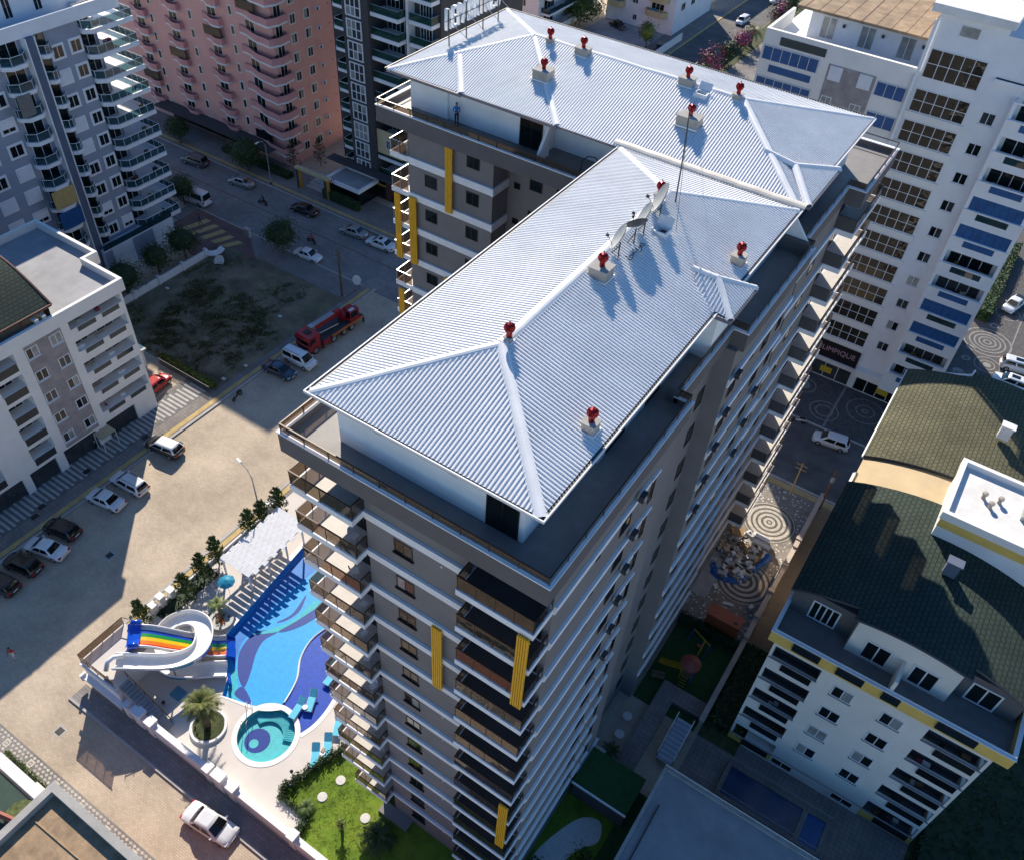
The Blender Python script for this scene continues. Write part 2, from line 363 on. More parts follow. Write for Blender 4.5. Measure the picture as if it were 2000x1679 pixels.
# --- east side: forecourt with stone rings, street, far pavement, car court
def pebblemat(name, base, peb, sc=2.6, thr=.32):
    mt = pm(name, base, .9, .2, 2); n = mt.node_tree.nodes; l = mt.node_tree.links; b = n['Principled BSDF']; prev = b.inputs['Base Color'].links[0].from_socket
    g = n.new('ShaderNodeNewGeometry'); vo = n.new('ShaderNodeTexVoronoi'); vo.inputs['Scale'].default_value = sc; l.new(g.outputs['Position'], vo.inputs['Vector'])
    mr = n.new('ShaderNodeMapRange'); mr.inputs[1].default_value = thr; mr.inputs[2].default_value = thr-.08; l.new(vo.outputs['Distance'], mr.inputs[0])
    mx = n.new('ShaderNodeMix'); mx.data_type = 'RGBA'; l.new(mr.outputs[0], mx.inputs['Factor']); l.new(prev, mx.inputs['A']); mx.inputs['B'].default_value = (*peb, 1); l.new(mx.outputs['Result'], b.inputs['Base Color'])
    bp = n.new('ShaderNodeBump'); bp.inputs['Strength'].default_value = .5; bp.inputs['Distance'].default_value = .04; l.new(mr.outputs[0], bp.inputs['Height']); l.new(bp.outputs[0], b.inputs['Normal'])
pebblemat('pebble_floor', (.24,.215,.19), (.6,.57,.52)); pebblemat('dark_pebble', (.085,.08,.08), (.17,.165,.16), 3, .22)
FC = slab('forecourt', 'pebble_floor', rect(13.6,20.4,30.7,51.6), .06)
slab('forecourt_edge', 'concrete', rect(13.8,15.6,33.5,39.6), .064, .02)
def rings(par, c, rs, z, mat='pale_cobble'):
    for a, b in rs: annulus(c, a, b, z).build('paving_ring', mat, par)
pm('ring_dark', (.13,.115,.1), .9, .2, 2, bump=.3)
disc((17.2,46.2), 2.75, .064).build('paving_disc', 'ring_dark', FC); rings(FC, (17.2,46.2), [(0,.16),(.32,.62),(.88,1.18),(1.42,1.72),(1.95,2.28),(2.55,2.66)], .068)
disc((17.9,37.6), 2.75, .064).build('paving_disc', 'ring_dark', FC); rings(FC, (17.9,37.6), [(.3,.6),(.9,1.2),(1.5,1.8),(2.1,2.4),(2.62,2.72)], .068)
sheet('east_street', 'asphalt', rect(5,90,52.9,63.2), .004); slab('east_kerb', 'kerb', rect(5,90,52.6,52.898), .13); slab('tactile_strip', 'tactile_yellow', rect(5,90,51.75,52.3), .075, .02)
PF = slab('far_court', 'dark_pebble', rect(-6,90,63.5,72.3), .1); slab('east_kerb', 'kerb', rect(-6,90,63.2,63.498), .12)
pm('ring_grey', (.24,.23,.22), .9, .15, 2)
rings(PF, (20.3,69.2), [(.25,.4),(1.0,1.12),(2.1,2.22)], .104, 'ring_grey')
for c, rs in (((12.6,69.4),[(0,.75),(1.35,1.5)]),((16.2,66.3),[(.9,1.05),(1.6,1.75)]),((10.2,66.8),[(.8,.95),(1.5,1.65)]),((25.6,66.4),[(.5,.65),(1.4,1.55)])): rings(PF, c, rs, .104, 'ring_grey')
bx('paving_ring', 'ring_grey', PF, 16.9, 17.15, 63.6, 72.2, .103, .107)
PK = slab('car_court', 'dark_pebble', rect(26.2,120,72.302,190), .08)
for c, rs in (((29.6,92.6),[(.35,.55),(.95,1.15),(1.55,1.75),(2.15,2.35),(2.9,3.1)]),((30.6,87.6),[(0,.5),(.85,1.0),(1.5,1.65)]),((29.3,81.0),[(1.2,1.4),(2.2,2.4),(3.0,3.15)]),((29.9,83.9),[(0,.45),(.75,.95)]),((27.8,84.0),[(0,.7)]),((28.0,87.4),[(.3,.55)]),((29.6,96.9),[(.35,.6)]),((30.6,101.0),[(.4,.5),(1.5,1.65)]),((33.4,80.8),[(0,.4),(.7,.85)]),((28.0,90.0),[(0,.6)])): rings(PK, c, rs, .084, 'ring_grey')
for x in (32.4, 36.5): bx('paving_ring', 'ring_grey', PK, x, x+.16, 79, 118, .083, .087)
# --- north street at the top of the picture
sheet('north_street', 'asphalt', rect(-46,-36.6,63.3,330), .003); slab('north_pavement', 'pavement_tile', rect(-51.5,-46.2,110,330), .12); slab('north_kerb', 'tactile_yellow', rect(-46.198,-45.8,110,330), .13); slab('north_verge', 'grass_soil', rect(-36.4,-33.2,128,330), .14); slab('north_pavement', 'pavement_tile', rect(-33.198,-22,110,330), .12)
# --- vacant lot
lot = MB(); rows = []; random.seed(3)
for i in range(23):
    rows.append([(-64+21*j/22+ (random.uniform(-.2,.2) if 0 < j < 22 else 0), 26.2+22*i/22+(random.uniform(-.2,.2) if 0 < i < 22 else 0), .02+(random.uniform(0,.28) if 0 < i < 22 and 0 < j < 22 else .0)) for j in range(23)])
struct(lot.grid(rows).build('vacant_lot', 'lot_earth', smooth=True))
pm('weed', (.1,.125,.04), .9, .4, 3); pm('dry_weed', (.24,.19,.1), .9, .3, 3)
def tuft_field(name, mat, spots, hmin, hmax, blades, spread, kind='stuff', wd=.05):
    mb = MB()
    for x, y, z in spots:
        for b in range(blades):
            a = random.uniform(0, 2*pi); r = random.uniform(0, spread); px, py = x+r*cos(a), y+r*sin(a); h = random.uniform(hmin, hmax); ln = random.uniform(.1,.5)*h; t = random.uniform(0, 2*pi)
            dx, dy = cos(t)*wd, sin(t)*wd
            mb.poly([(px-dx,py-dy,z),(px+dx,py+dy,z),(px+cos(a)*ln,py+sin(a)*ln,z+h)])
    o = mb.build(name, mat); o['kind'] = kind; return o
sp1 = []; sp2 = []
cl = [(random.uniform(-62,-45), random.uniform(28,46), random.uniform(1.2,3.4)) for i in range(30)]
for cx, cy, r in cl:
    for i in range(int(60*r)):
        a = random.uniform(0,2*pi); d_ = r*sqrt(random.random()); x, y = cx+d_*cos(a), cy+d_*sin(a)
        if -63.5 < x < -43.6 and 26.6 < y < 47.8: (sp1 if random.random() < .82 else sp2).append((x,y,.1))
tag(tuft_field('weeds', 'weed', sp1, .08, .3, 9, .32), 'low green weeds growing over the vacant lot', 'weeds'); tag(tuft_field('dry_weeds', 'dry_weed', sp2, .08, .28, 9, .32), 'dry yellow weeds among the green on the vacant lot', 'weeds')

# ------------------------------------------------------------------ pool garden
DZ = .6
def bez(pts, n=8):
    """closed Catmull-Rom outline"""
    out = []; N = len(pts)
    for i in range(N):
        p0, p1, p2, p3 = [Vector(pts[(i+k-1) % N]) for k in range(4)]
        for j in range(n):
            t = j/n; out.append(tuple(.5*((2*p1)+(p2-p0)*t+(2*p0-5*p1+4*p2-p3)*t*t+(3*p1-p0-3*p2+p3)*t**3)))
    return out
def seg(pts, curved, n=8):
    """outline of straight and curved spans: open Catmull-Rom through pts"""
    out = []
    for i in range(len(pts)-1):
        p0 = Vector(pts[max(0,i-1)]); p1 = Vector(pts[i]); p2 = Vector(pts[i+1]); p3 = Vector(pts[min(len(pts)-1,i+2)])
        k = n if curved[i] else 1
        for j in range(k):
            t = j/k; out.append(tuple(.5*((2*p1)+(p2-p0)*t+(2*p0-5*p1+4*p2-p3)*t*t+(3*p1-p0-3*p2+p3)*t**3)) if curved[i] else tuple(p1))
    return out
POOL = seg([(-13.95,-.05),(-11.3,.75),(-10.0,1.35),(-9.3,2.5),(-9.9,4.6),(-11.1,6.4),(-11.6,8.4),(-11.2,10.6),(-10.6,13.5),(-11.4,15.6),(-19.25,15.6),(-18.0,4.3),(-16.9,3.0),(-14.75,1.35),(-13.95,-.05)], [1,1,1,1,1,1,1,1,1,0,0,0,0,0])
KC = (-8.5,-.4)
BEACH = seg([(-9.3,2.5)]+[(KC[0]+2.43*cos(RAD(a)), KC[1]+2.43*sin(RAD(a))) for a in (104,90,75,60,46,36)]+[(-6.35,1.15),(-5.95,2.6),(-6.1,4.7),(-7.0,7.6),(-8.6,10.6),(-10.6,13.5),(-11.2,10.6),(-11.6,8.4),(-11.1,6.4),(-9.9,4.6),(-9.3,2.5)], [0]*7+[1]*10)
KC = (-8.5,-.4); KR = 2.34
KIDS = [(KC[0]+KR*cos(2*pi*i/48), KC[1]+KR*sin(2*pi*i/48)) for i in range(48)]
DECK = [(-24.1,-5.0),(-.9,-5.0),(-.9,-3.7),(-4.2,-3.2),(-2.6,1.95),(0,1.95),(0,5.4),(2.0,5.4),(2.0,29.4),(-24.9,29.4),(-24.9,-.9),(-24.1,-.9)]
def holed(name, mat, outer, holes, z, parent=None):
    loops = [[Vector((x,y,0)) for x,y in L] for L in [outer]+holes]; flat = [p for L in loops for p in L]; mb = MB()
    for t in tessellate_polygon(loops):
        q = [flat[i] for i in t]
        if (q[1]-q[0]).cross(q[2]-q[0]).z < 0: q = q[::-1]
        mb.poly([(p.x,p.y,z) for p in q])
    return mb.build(name, mat, parent)
# pool union for the opening in the deck
UNION = POOL[:3*8+0]
ARC = [(KC[0]+2.43*cos(RAD(a)), KC[1]+2.43*sin(RAD(a))) for a in (104,90,75,60,46,36)]
OPEN = seg([(-13.95,-.05),(-11.3,.75),(-10.0,1.35),(-9.25,2.2)]+ARC+[(-6.35,1.15),(-5.95,2.6),(-6.1,4.7),(-7.0,7.6),(-8.6,10.6),(-10.6,13.5),(-11.4,15.6),(-19.25,15.6),(-18.0,4.3),(-16.9,3.0),(-14.75,1.35),(-13.95,-.05)], [1,1,1]+[0]*7+[1,1,1,1,1,0,0,0,0,0,0])
DK = struct(holed('pool_deck', 'deck_tile', DECK, [OPEN, KIDS], DZ))
mb = MB()
for i in range(len(DECK)): a = DECK[i]; b = DECK[(i+1) % len(DECK)]; mb.poly([(a[0],a[1],-.1),(b[0],b[1],-.1),(b[0],b[1],DZ),(a[0],a[1],DZ)])
mb.build('deck_edge', 'deck_tile', DK)
pm('pool_tile', (.01,.36,.78), .5, .1, 2.5); pm('pool_tile_darker', (.01,.17,.56), .5, .12, 2.5); pm('mosaic_navy', (.003,.022,.25), .5, .15, 3); pm('mosaic_teal', (.02,.45,.5), .5, .12, 3); pm('beach_tile', (.003,.05,.45), .45, .2, 3); pm('kids_tile', (.09,.5,.52), .5, .1, 2.5)
def watermat(name, tint):
    mt = bpy.data.materials.new(name); mt.use_nodes = True; MATS[name] = mt; n = mt.node_tree.nodes; l = mt.node_tree.links; n.remove(n['Principled BSDF'])
    tr = n.new('ShaderNodeBsdfTransparent'); tr.inputs[0].default_value = (*tint, 1); gl = n.new('ShaderNodeBsdfGlossy'); gl.inputs['Roughness'].default_value = .03
    fr = schlick(n, l, .03); mx = n.new('ShaderNodeMixShader')
    g = n.new('ShaderNodeNewGeometry'); nz = n.new('ShaderNodeTexNoise'); nz.inputs['Scale'].default_value = 1.6; nz.inputs['Detail'].default_value = 3; l.new(g.outputs['Position'], nz.inputs['Vector'])
    bp = n.new('ShaderNodeBump'); bp.inputs['Strength'].default_value = .6; bp.inputs['Distance'].default_value = .12; l.new(nz.outputs['Fac'], bp.inputs['Height']); l.new(bp.outputs[0], gl.inputs['Normal']); None
    l.new(fr.outputs[0], mx.inputs[0]); l.new(tr.outputs[0], mx.inputs[1]); l.new(gl.outputs[0], mx.inputs[2]); l.new(mx.outputs[0], n['Material Output'].inputs['Surface'])
watermat('water', (.9,.97,.99))
def basin(name, loop, zf, zt, mat, zw, label, cat, wall=None, loc=None):
    o = holed(name, mat, loop, [], zf); mb = MB()
    for i in range(len(loop)): a = loop[i]; b = loop[(i+1) % len(loop)]; mb.poly([(b[0],b[1],zf),(a[0],a[1],zf),(a[0],a[1],zt),(b[0],b[1],zt)])
    mb.build('pool_wall', wall or mat, o); tag(o, label, cat); wv = holed('water', 'water', loop, [], zw, o); wv['kind'] = 'structure'
    return o
PL = basin('swimming_pool', POOL, .05, DZ, 'pool_tile', .5, 'large curved blue swimming pool with navy and teal mosaic floor', 'pool')
ND = bez([(-13.3,1.75),(-14.2,2.0),(-15.3,2.9),(-16.2,4.1),(-16.5,5.9),(-16.0,6.7),(-14.8,7.45),(-15.2,6.0),(-14.8,4.6),(-13.9,3.1)])
holed('mosaic', 'mosaic_navy', ND, [], .056, PL)
holed('mosaic', 'mosaic_navy', bez([(-13.4,1.7),(-11.7,1.0),(-12.9,.72),(-13.6,.9)]), [], .056, PL)
holed('mosaic', 'mosaic_teal', bez([(-16.4,5.9),(-15.6,7.1),(-14.6,9.0),(-14.4,11.7),(-13.8,11.5),(-13.9,9.4),(-14.7,7.5)]), [], .06, PL)
holed('mosaic', 'mosaic_navy', bez([(-14.8,7.4),(-14.3,9.0),(-13.7,11.4),(-13.4,13.2),(-12.8,12.0),(-13.3,9.6),(-14.1,8.0)]), [], .064, PL)
holed('mosaic', 'mosaic_navy', bez([(-15.6,8.0),(-15.1,9.5),(-15.5,11.7),(-14.8,10.2),(-15.0,8.8)]), [], .064, PL)
holed('mosaic', 'pool_tile_darker', [(-18.9,14.8),(-17.9,4.6),(-16.9,3.4),(-15.4,2.6),(-16.5,4.4),(-16.9,6.2),(-17.2,10.0),(-16.6,14.8)], [], .054, PL)  # darker blue strip along the left side of the pool floor
holed('mosaic', 'mosaic_teal', bez([(-15.2,1.7),(-14.2,.6),(-13.3,.3),(-12.9,.8),(-14.0,1.6),(-15.0,2.5)]), [], .053, PL)
BE = holed('wet_deck', 'beach_tile', BEACH, [], .47); tag(BE, 'shallow deep-blue tiled lounging ledge along the right edge of the big pool', 'pool ledge')
mb = MB()
for i in range(7*1, 12*8): pass
rim = [p for p in seg([(-9.3,2.5),(-9.9,4.6),(-11.1,6.4),(-11.6,8.4),(-11.2,10.6),(-10.6,13.5)], [1]*5)]
MB().tube([(x,y,.5) for x,y in rim], .09, 6).build('rim', 'pool_rim', BE)
holed('water_film', 'water', BEACH, [], .505, BE)
KP = basin('childrens_pool', KIDS, .05, DZ, 'kids_tile', .48, 'round turquoise paddling pool with a white rim and navy circle', 'pool')
annulus(KC, KR-.02, KR+.42, DZ+.03).build('rim', 'pool_rim', KP)
disc((-8.95,-1.05), 1.05, .056).build('mosaic', 'mosaic_navy', KP); disc((-9.0,-1.4), .38, .062).build('mosaic', 'kids_tile', KP)
mb = MB()
for i in range(24):
    a = RAD(28)+RAD(128)*i/23; c = Vector((KC[0]+cos(a)*1.72, KC[1]+sin(a)*1.72)); u = Vector((cos(a), sin(a))); v = Vector((-u.y,u.x)); mb.poly([(*(c+u*.4+v*.03),.3),(*(c-u*.35+v*.03),.3),(*(c-u*.35-v*.03),.3),(*(c+u*.4-v*.03),.3)][::-1])
annulus(KC, 1.3, 2.2, .25, 30, RAD(22), RAD(160)).build('step', 'mosaic_teal', KP); mb.build('step_grip', 'kids_tile', KP)
# rim of the big pool where it meets the deck
rimo = seg([(-14.1,-.2),(-11.2,.5),(-9.9,1.1),(-8.9,1.95)], [1,1,1]); rimi = seg([(-13.9,-.02),(-11.3,.77),(-10.0,1.37),(-9.25,2.3)], [1,1,1]); mb = MB(); mb.grid([[(x,y,DZ+.02) for x,y in rimo],[(x,y,DZ+.02) for x,y in rimi]]); mb.build('rim', 'pool_rim', PL)
rr = seg([(-6.35,1.05),(-5.95,2.6),(-6.1,4.7),(-7.0,7.6),(-8.6,10.6)], [1]*4); ro = [(x+.4, y) for x, y in rr]; MB().grid([[(x,y,DZ+.02) for x,y in ro],[(x,y,DZ+.02) for x,y in rr]]).build('rim', 'pool_rim', BE)
MB().grid([[(x-.45,y+.1,DZ+.02) for x,y in ((-19.25,15.6),(-18.0,4.4))],[(x,y,DZ+.02) for x,y in ((-19.25,15.6),(-18.0,4.4))]]).build('rim', 'pool_rim', PL)
# lawn in front of the block, hedge round it
LW = slab('lawn', 'lawn', [(-2.6,1.85),(-4.0,-3.1),(-.9,-3.6),(-.5,-5.0),(9,-5.0),(20.3,-5.0),(20.3,12.9),(14.3,12.9),(14.3,1.5),(10.2,.94),(4,.94),(2.1,1.7),(2.0,5.3),(.0,5.3),(0,1.85)], .56, -.05)
sp = []
for i in range(2600):
    x, y = random.uniform(-3.9,6), random.uniform(-4.9,1.7)
    if x < -2.7 and y > (x+4.0)*3.5-3.1: continue
    if x > 2 and y > .0: continue
    sp.append((x,y,.56))
tag(tuft_field('lawn_grass', 'lawn', sp, .02, .05, 6, .16, wd=.02), 'short mown bright green grass beside the grey apartment block', 'grass')
pm('stone_pale', (.6,.58,.54), .8, .1, 3)
for i, (x, y) in enumerate(((-1.0,.2),(2.5,-.95),(-1.3,-1.6))): tag(MB().lathe([(.0,.0),(.38,.0),(.4,.03),(.36,.06),(0,.065)], 14, (x,y,.57)).build('stepping_stone', 'stone_pale'), ['round pale stepping stone nearest the sun loungers on the lawn','round pale stepping stone at the shadow edge of the lawn','round pale stepping stone beside the hedge on the lawn'][i], 'stepping stone', 'stepping stones on the lawn')
# ------------------------------------------------------------------ main apartment building
def inset(poly, d):
    """inset a rectilinear ccw plan polygon by d (negative grows it)"""
    n = len(poly); out = []
    for i in range(n):
        p0, p1, p2 = poly[i-1], poly[i], poly[(i+1) % n]
        def nrm(a, b): dx, dy = b[0]-a[0], b[1]-a[1]; L = sqrt(dx*dx+dy*dy); return (-dy/L, dx/L)
        n1, n2 = nrm(p0, p1), nrm(p1, p2)
        out.append((p1[0]+(n1[0]+n2[0])*d, p1[1]+(n1[1]+n2[1])*d) if abs(n1[0]*n2[0]+n1[1]*n2[1]) < .5 else (p1[0]+n1[0]*d, p1[1]+n1[1]*d))
    return out
def ring(mb, outer, inner, z0, z1, mi=0):
    n = len(outer); i = len(mb.v)
    for z in (z0, z1): mb.v += [(x,y,z) for x,y in outer]; mb.v += [(x,y,z) for x,y in inner]
    for k in range(n):
        j = (k+1) % n
        for q in ((i+k, i+j, i+2*n+j, i+2*n+k), (i+n+j, i+n+k, i+3*n+k, i+3*n+j), (i+2*n+k, i+2*n+j, i+3*n+j, i+3*n+k), (i+j, i+k, i+n+k, i+n+j)):
            mb.f.append(q); mb.m.append(mi)
    return mb
def corrugated(poly, e0, e1, pitch=.2, rib=.055, wrib=.06, phase=0.):
    """ribbed sheet over a convex planar roof face; e0-e1 is its eave line, ribs run up the slope"""
    P = [Vector(p) for p in poly]; A = Vector(e0); B = Vector(e1); u = (B-A); L = u.length; u.normalize()
    nrm = (P[1]-P[0]).cross(P[2]-P[0]).normalized()
    if nrm.z < 0: nrm = -nrm
    v = nrm.cross(u).normalized()
    if v.z < 0: v = -v
    q = [((p-A).dot(u), (p-A).dot(v)) for p in P]; u0 = min(a for a,_ in q); u1 = max(a for a,_ in q)
    def span(t):
        vs = []
        for i in range(len(q)):
            (a, b), (c, d_) = q[i], q[(i+1) % len(q)]
            if abs(a-c) < 1e-6:
                if abs(t-a) < 1e-4: vs += [b, d_]
            elif min(a, c)-1e-6 <= t <= max(a, c)+1e-6: vs.append(b+(d_-b)*(t-a)/(c-a))
        return (min(vs), max(vs)) if vs else (0, 0)
    ts = []
    k = math.floor((u0-phase)/pitch)-1
    while phase+k*pitch < u1+pitch:
        b = phase+k*pitch; ts += [(b, 0), (b+pitch-wrib-.02, 0), (b+pitch-wrib, rib), (b+pitch-.02, rib)]; k += 1
    ts = [(t, h) for t, h in ts if u0 < t < u1]; ts = [(u0+1e-4, 0)]+ts+[(u1-1e-4, 0)]
    mb = MB(); i = 0
    for t, h in ts:
        a, b = span(t)
        for s in (a, b): p = A+u*t+v*s+nrm*h; mb.v.append(tuple(p))
    for k in range(len(ts)-1): mb.f.append((2*k, 2*k+2, 2*k+3, 2*k+1)); mb.m.append(0)
    return mb
def cap(A, B, w=.25, h=.09, drop=.06):
    """folded ridge or hip flashing along A-B"""
    A = Vector(A); B = Vector(B); d = (B-A); d.z = 0; d.normalize(); s = Vector((-d.y, d.x, 0)); mb = MB()
    prof = [(-w, -drop), (-w*.55, h*.55), (-.06, h), (.06, h), (w*.55, h*.55), (w, -drop)]
    n = max(2, int((B-A).length/1.4)); rows = []
    for i in range(n+1):
        p = A.lerp(B, i/n); j = random.uniform(-.012, .012)
        rows.append([p+s*(a+j)+Vector((0,0,z+j)) for a, z in prof])
    mb.grid(rows, flip=False); return mb
MAIN = thing('apartment_building', 'tall grey apartment block with white ribbed metal hip roofs and yellow louvres, in the middle', 'building', (0,0,0))
# body
BODY = [(2.1,1.7),(4.0,1.7),(4.0,.95),(10.2,.95),(10.2,1.5),(14.3,1.5),(14.3,13.7),(13.4,13.7),(13.4,20.2),(14.5,20.2),(14.5,30.6),(14.0,30.6),(14.0,40.4),(13.7,40.4),(13.7,44.1),(-15.9,44.1),(-15.9,29.45),(-8.1,29.45),(-8.1,31.5),(2.1,31.5)]
MB().prism(BODY, -.3, 39.2).build('wall', 'wall_grey', MAIN)
TER = [(-.25,.1),(14.65,.1),(14.65,13.7),(13.9,13.7),(13.9,20.5),(14.8,20.5),(14.8,31.2),(14.1,31.2),(14.1,40.1),(15.3,40.1),(15.3,48.1),(-18.6,48.1),(-18.6,29.1),(-.25,29.1)]
ring(MB(), TER, inset(TER, .2), 39.12, 40.36).build('parapet', 'parapet_grey', MAIN)
ring(MB(), inset(TER, -.05), inset(TER, .24), 40.362, 40.43).build('coping', 'band_white', MAIN)
MB().prism(inset(TER, .15), 39.3, 40.0).build('terrace_floor', 'terrace_tile', MAIN)
ring(MB(), inset(TER, .08), inset(TER, .15), 40.86, 40.92).build('handrail', 'rail_brown', MAIN)
RO = inset(TER, .115)
for i in range(len(RO)):
    a, b = Vector(RO[i]), Vector(RO[(i+1) % len(RO)]); L = (b-a).length
    if i in (10, 11): continue
    n = max(1, round(L/1.5)); ax = abs(b.x-a.x) > abs(b.y-a.y)
    for k in range(n):
        p = a.lerp(b, k/n); q = a.lerp(b, (k+1)/n)
        bx('post', 'rail_brown', MAIN, p.x-.025, p.x+.025, p.y-.025, p.y+.025, 40.432, 40.858)
        x0, x1 = sorted((p.x, q.x)); y0, y1 = sorted((p.y, q.y))
        if ax: bx('glass_panel', 'smoked_glass', MAIN, x0+.05, x1-.05, p.y-.008, p.y+.008, 40.47, 40.84)
        else: bx('glass_panel', 'smoked_glass', MAIN, p.x-.008, p.x+.008, y0+.05, y1-.05, 40.47, 40.84)

# storeys: floor of storey k at 37-3k
FL = [37-3*k for k in range(12)]
def band(n, p, a0, a1, z):
    m_ = MB(); mbox(m_, n, p, a0, a1, z-.56, z-.27, .001, .10); mbox(m_, n, p, a0, a1, z-.268, z+.06, .001, .17); return m_.build('floor_band', 'band_white', MAIN)
def balcony(n, x0, x1, y0, y1, z, rail_sides, h=1.0, glass='smoked_glass', slab='band_white', tile='balcony_tile', parent=None, post=.95, rail='rail_brown', th=.42, white_inner=True):
    """balcony part: slab with tiled floor; its railing, posts and glass are sub-parts. rail_sides: list of ((xa,ya),(xb,yb))"""
    parent = parent or MAIN
    s = MB().box(x0, x1, y0, y1, z-th, z-.02).build('balcony', slab, parent)
    bx('floor_tiles', tile, s, x0+.1, x1-.1, y0+.1, y1-.1, z-.02, z)
    for (xa, ya), (xb, yb) in rail_sides:
        a = Vector((xa, ya)); b = Vector((xb, yb)); L = (b-a).length; k = max(1, round(L/post)); ax = abs(xb-xa) > abs(yb-ya)
        X0, X1 = sorted((xa, xb)); Y0, Y1 = sorted((ya, yb))
        if ax: bx('handrail', rail, s, X0-.04, X1+.04, ya-.035, ya+.035, z+h-.05, z+h)
        else: bx('handrail', rail, s, xa-.035, xa+.035, Y0+.04, Y1-.04, z+h-.05, z+h)
        for i in range(k+1):
            p = a.lerp(b, i/k); bx('post', rail, s, p.x-.02, p.x+.02, p.y-.02, p.y+.02, z, z+h-.052)
            if i < k:
                q = a.lerp(b, (i+1)/k)
                if ax: bx('glass', glass, s, min(p.x,q.x)+.03, max(p.x,q.x)-.03, ya-.008, ya+.008, z+.06, z+h-.06)
                else: bx('glass', glass, s, xa-.008, xa+.008, min(p.y,q.y)+.03, max(p.y,q.y)-.03, z+.06, z+h-.06)
    return s
pm('curtain', (.45, .42, .38), .9, .1, 4); pm('curtain_red', (.3, .05, .08), .9, .2, 4)
for k, z in enumerate(FL):
    # front face
    band('-y', .95, 4.002, 10.198, z)
    if k < 12:
        wz = z-1.9
        window(MAIN, '-y', .95, 5.72, 6.85, wz, wz+1.02, 'frame_dark', 'pane_dark', .07, 2, 'frame_dark', paneset=['pane_dark','pane_dark','pane_mid','pane_pale'])
        if k % 3 != 1: fbox('outlet', 'band_white', MAIN, '-y', .95, 8.55, 8.64, z-.95, z-.86, 0, .06)
    # left corner balconies
    xl = 0. if k < 11 else 1.0
    balcony('l', xl, 4.0, 0., 5.2, z, [((xl+.06,.06),(3.94,.06)), ((xl+.06,.14),(xl+.06,5.1)), ((3.94,.14),(3.94,.92))])
    # glazed doors on the balcony
    window(MAIN, '-y', 1.7, 2.35, 3.85, z+.05, z+2.2, 'frame_dark', 'pane_dark', .07, 2)
    # right corner balconies, dark recess
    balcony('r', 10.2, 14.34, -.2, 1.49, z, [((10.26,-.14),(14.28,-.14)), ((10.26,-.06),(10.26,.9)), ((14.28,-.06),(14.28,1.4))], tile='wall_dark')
    window(MAIN, '-y', 1.5, 10.6, 13.9, z+.05, z+2.3, 'frame_dark', 'pane_dark', .08, 3)
    # right face, bay A
    m_ = band('+x', 14.3, 1.55, 9.35, z); band('+x', 14.3, 9.62, 10.75, z+.05)
    window(MAIN, '+x', 14.3, 8.1, 9.2, z-1.9, z-.9, 'frame_dark', 'pane_dark', .07, 2)
    window(MAIN, '+x', 14.3, 5.5, 5.95, z-1.05, z-.62, 'frame_dark', 'pane_dark', .05, 1)
    window(MAIN, '+x', 14.3, 11.35, 11.85, z-2.4, z-.35, 'frame_dark', 'pane_dark', .05, 1)
    fbox('ledge', 'band_white', MAIN, '+x', 14.3, 11.0, 12.0, z-.3, z-.12, 0, .14)
    # recess, bay 2, bay 3
    window(MAIN, '+x', 13.4, 18.9, 19.9, z-2.0, z-.6, 'frame_dark', 'pane_dark', .07, 1)
    band('+x', 14.5, 20.3, 30.5, z); band('+x', 14.0, 30.65, 40.3, z)
    for a0, a1, zz, hh in ((21.0,22.1,-1.9,1.0),(24.2,24.7,-1.1,.45),(26.4,27.5,-1.9,1.0),(29.0,29.8,-1.9,1.3)):
        window(MAIN, '+x', 14.5, a0, a1, z+zz, z+zz+hh, 'frame_dark', 'pane_dark', .07, 2 if a1-a0 > .8 else 1)
    for a0, a1 in ((32.4,33.5),(36.3,37.3)):
        window(MAIN, '+x', 14.0, a0, a1, z-1.9, z-.9, 'frame_dark', 'pane_dark', .07, 2)
    # right stack at the far end: floor lit, dark side wall
    balcony('rs', 13.72, 15.45, 40.45, 47.0, z, [((15.39,40.52),(15.39,46.9)), ((13.85,46.94),(15.3,46.94))], glass='smoked_glass')
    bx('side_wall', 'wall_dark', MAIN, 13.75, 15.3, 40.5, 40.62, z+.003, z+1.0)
    window(MAIN, '+x', 13.7, 41.3, 43.9, z+.03, z+2.3, 'frame_dark', 'pane_dark', .08, 3)
    # back wing, front face
    band('-y', 29.45, -15.88, -8.1, z)
    m2 = MB(); mbox(m2, '+x', -8.1, 29.3, 31.48, z-.56, z+.06, .001, .14); m2.build('floor_band', 'band_white', MAIN)
    window(MAIN, '-y', 29.45, -14.35, -13.2, z-1.97, z-.97, 'frame_dark', 'pane_dark', .06, 2)
    window(MAIN, '-y', 29.45, -10.45, -9.3, z+1.0, z+2.05, 'frame_dark', 'pane_dark', .06, 2)
    window(MAIN, '-y', 31.5, -6.2, -5.1, z-.25, z+1.0, 'frame_dark', 'pane_dark', .06, 1)
    window(MAIN, '-y', 31.5, -7.55, -7.0, z-.6, z-.1, 'frame_dark', 'pane_dark', .05, 1)
    window(MAIN, '-y', 31.5, -3.9, -2.4, z-.4, z+1.2, 'frame_dark', 'pane_dark', .06, 2)
    # left end balconies of the back wing
    balcony('bl', -17.6, -15.91, 29.3, 33.4, z, [((-17.54,29.36),(-15.95,29.36)), ((-17.54,29.45),(-17.54,33.3))], rail='steel_light')
    window(MAIN, '-x', -15.9, 30.0, 33.0, z+.03, z+2.3, 'frame_dark', 'pane_dark', .08, 3)
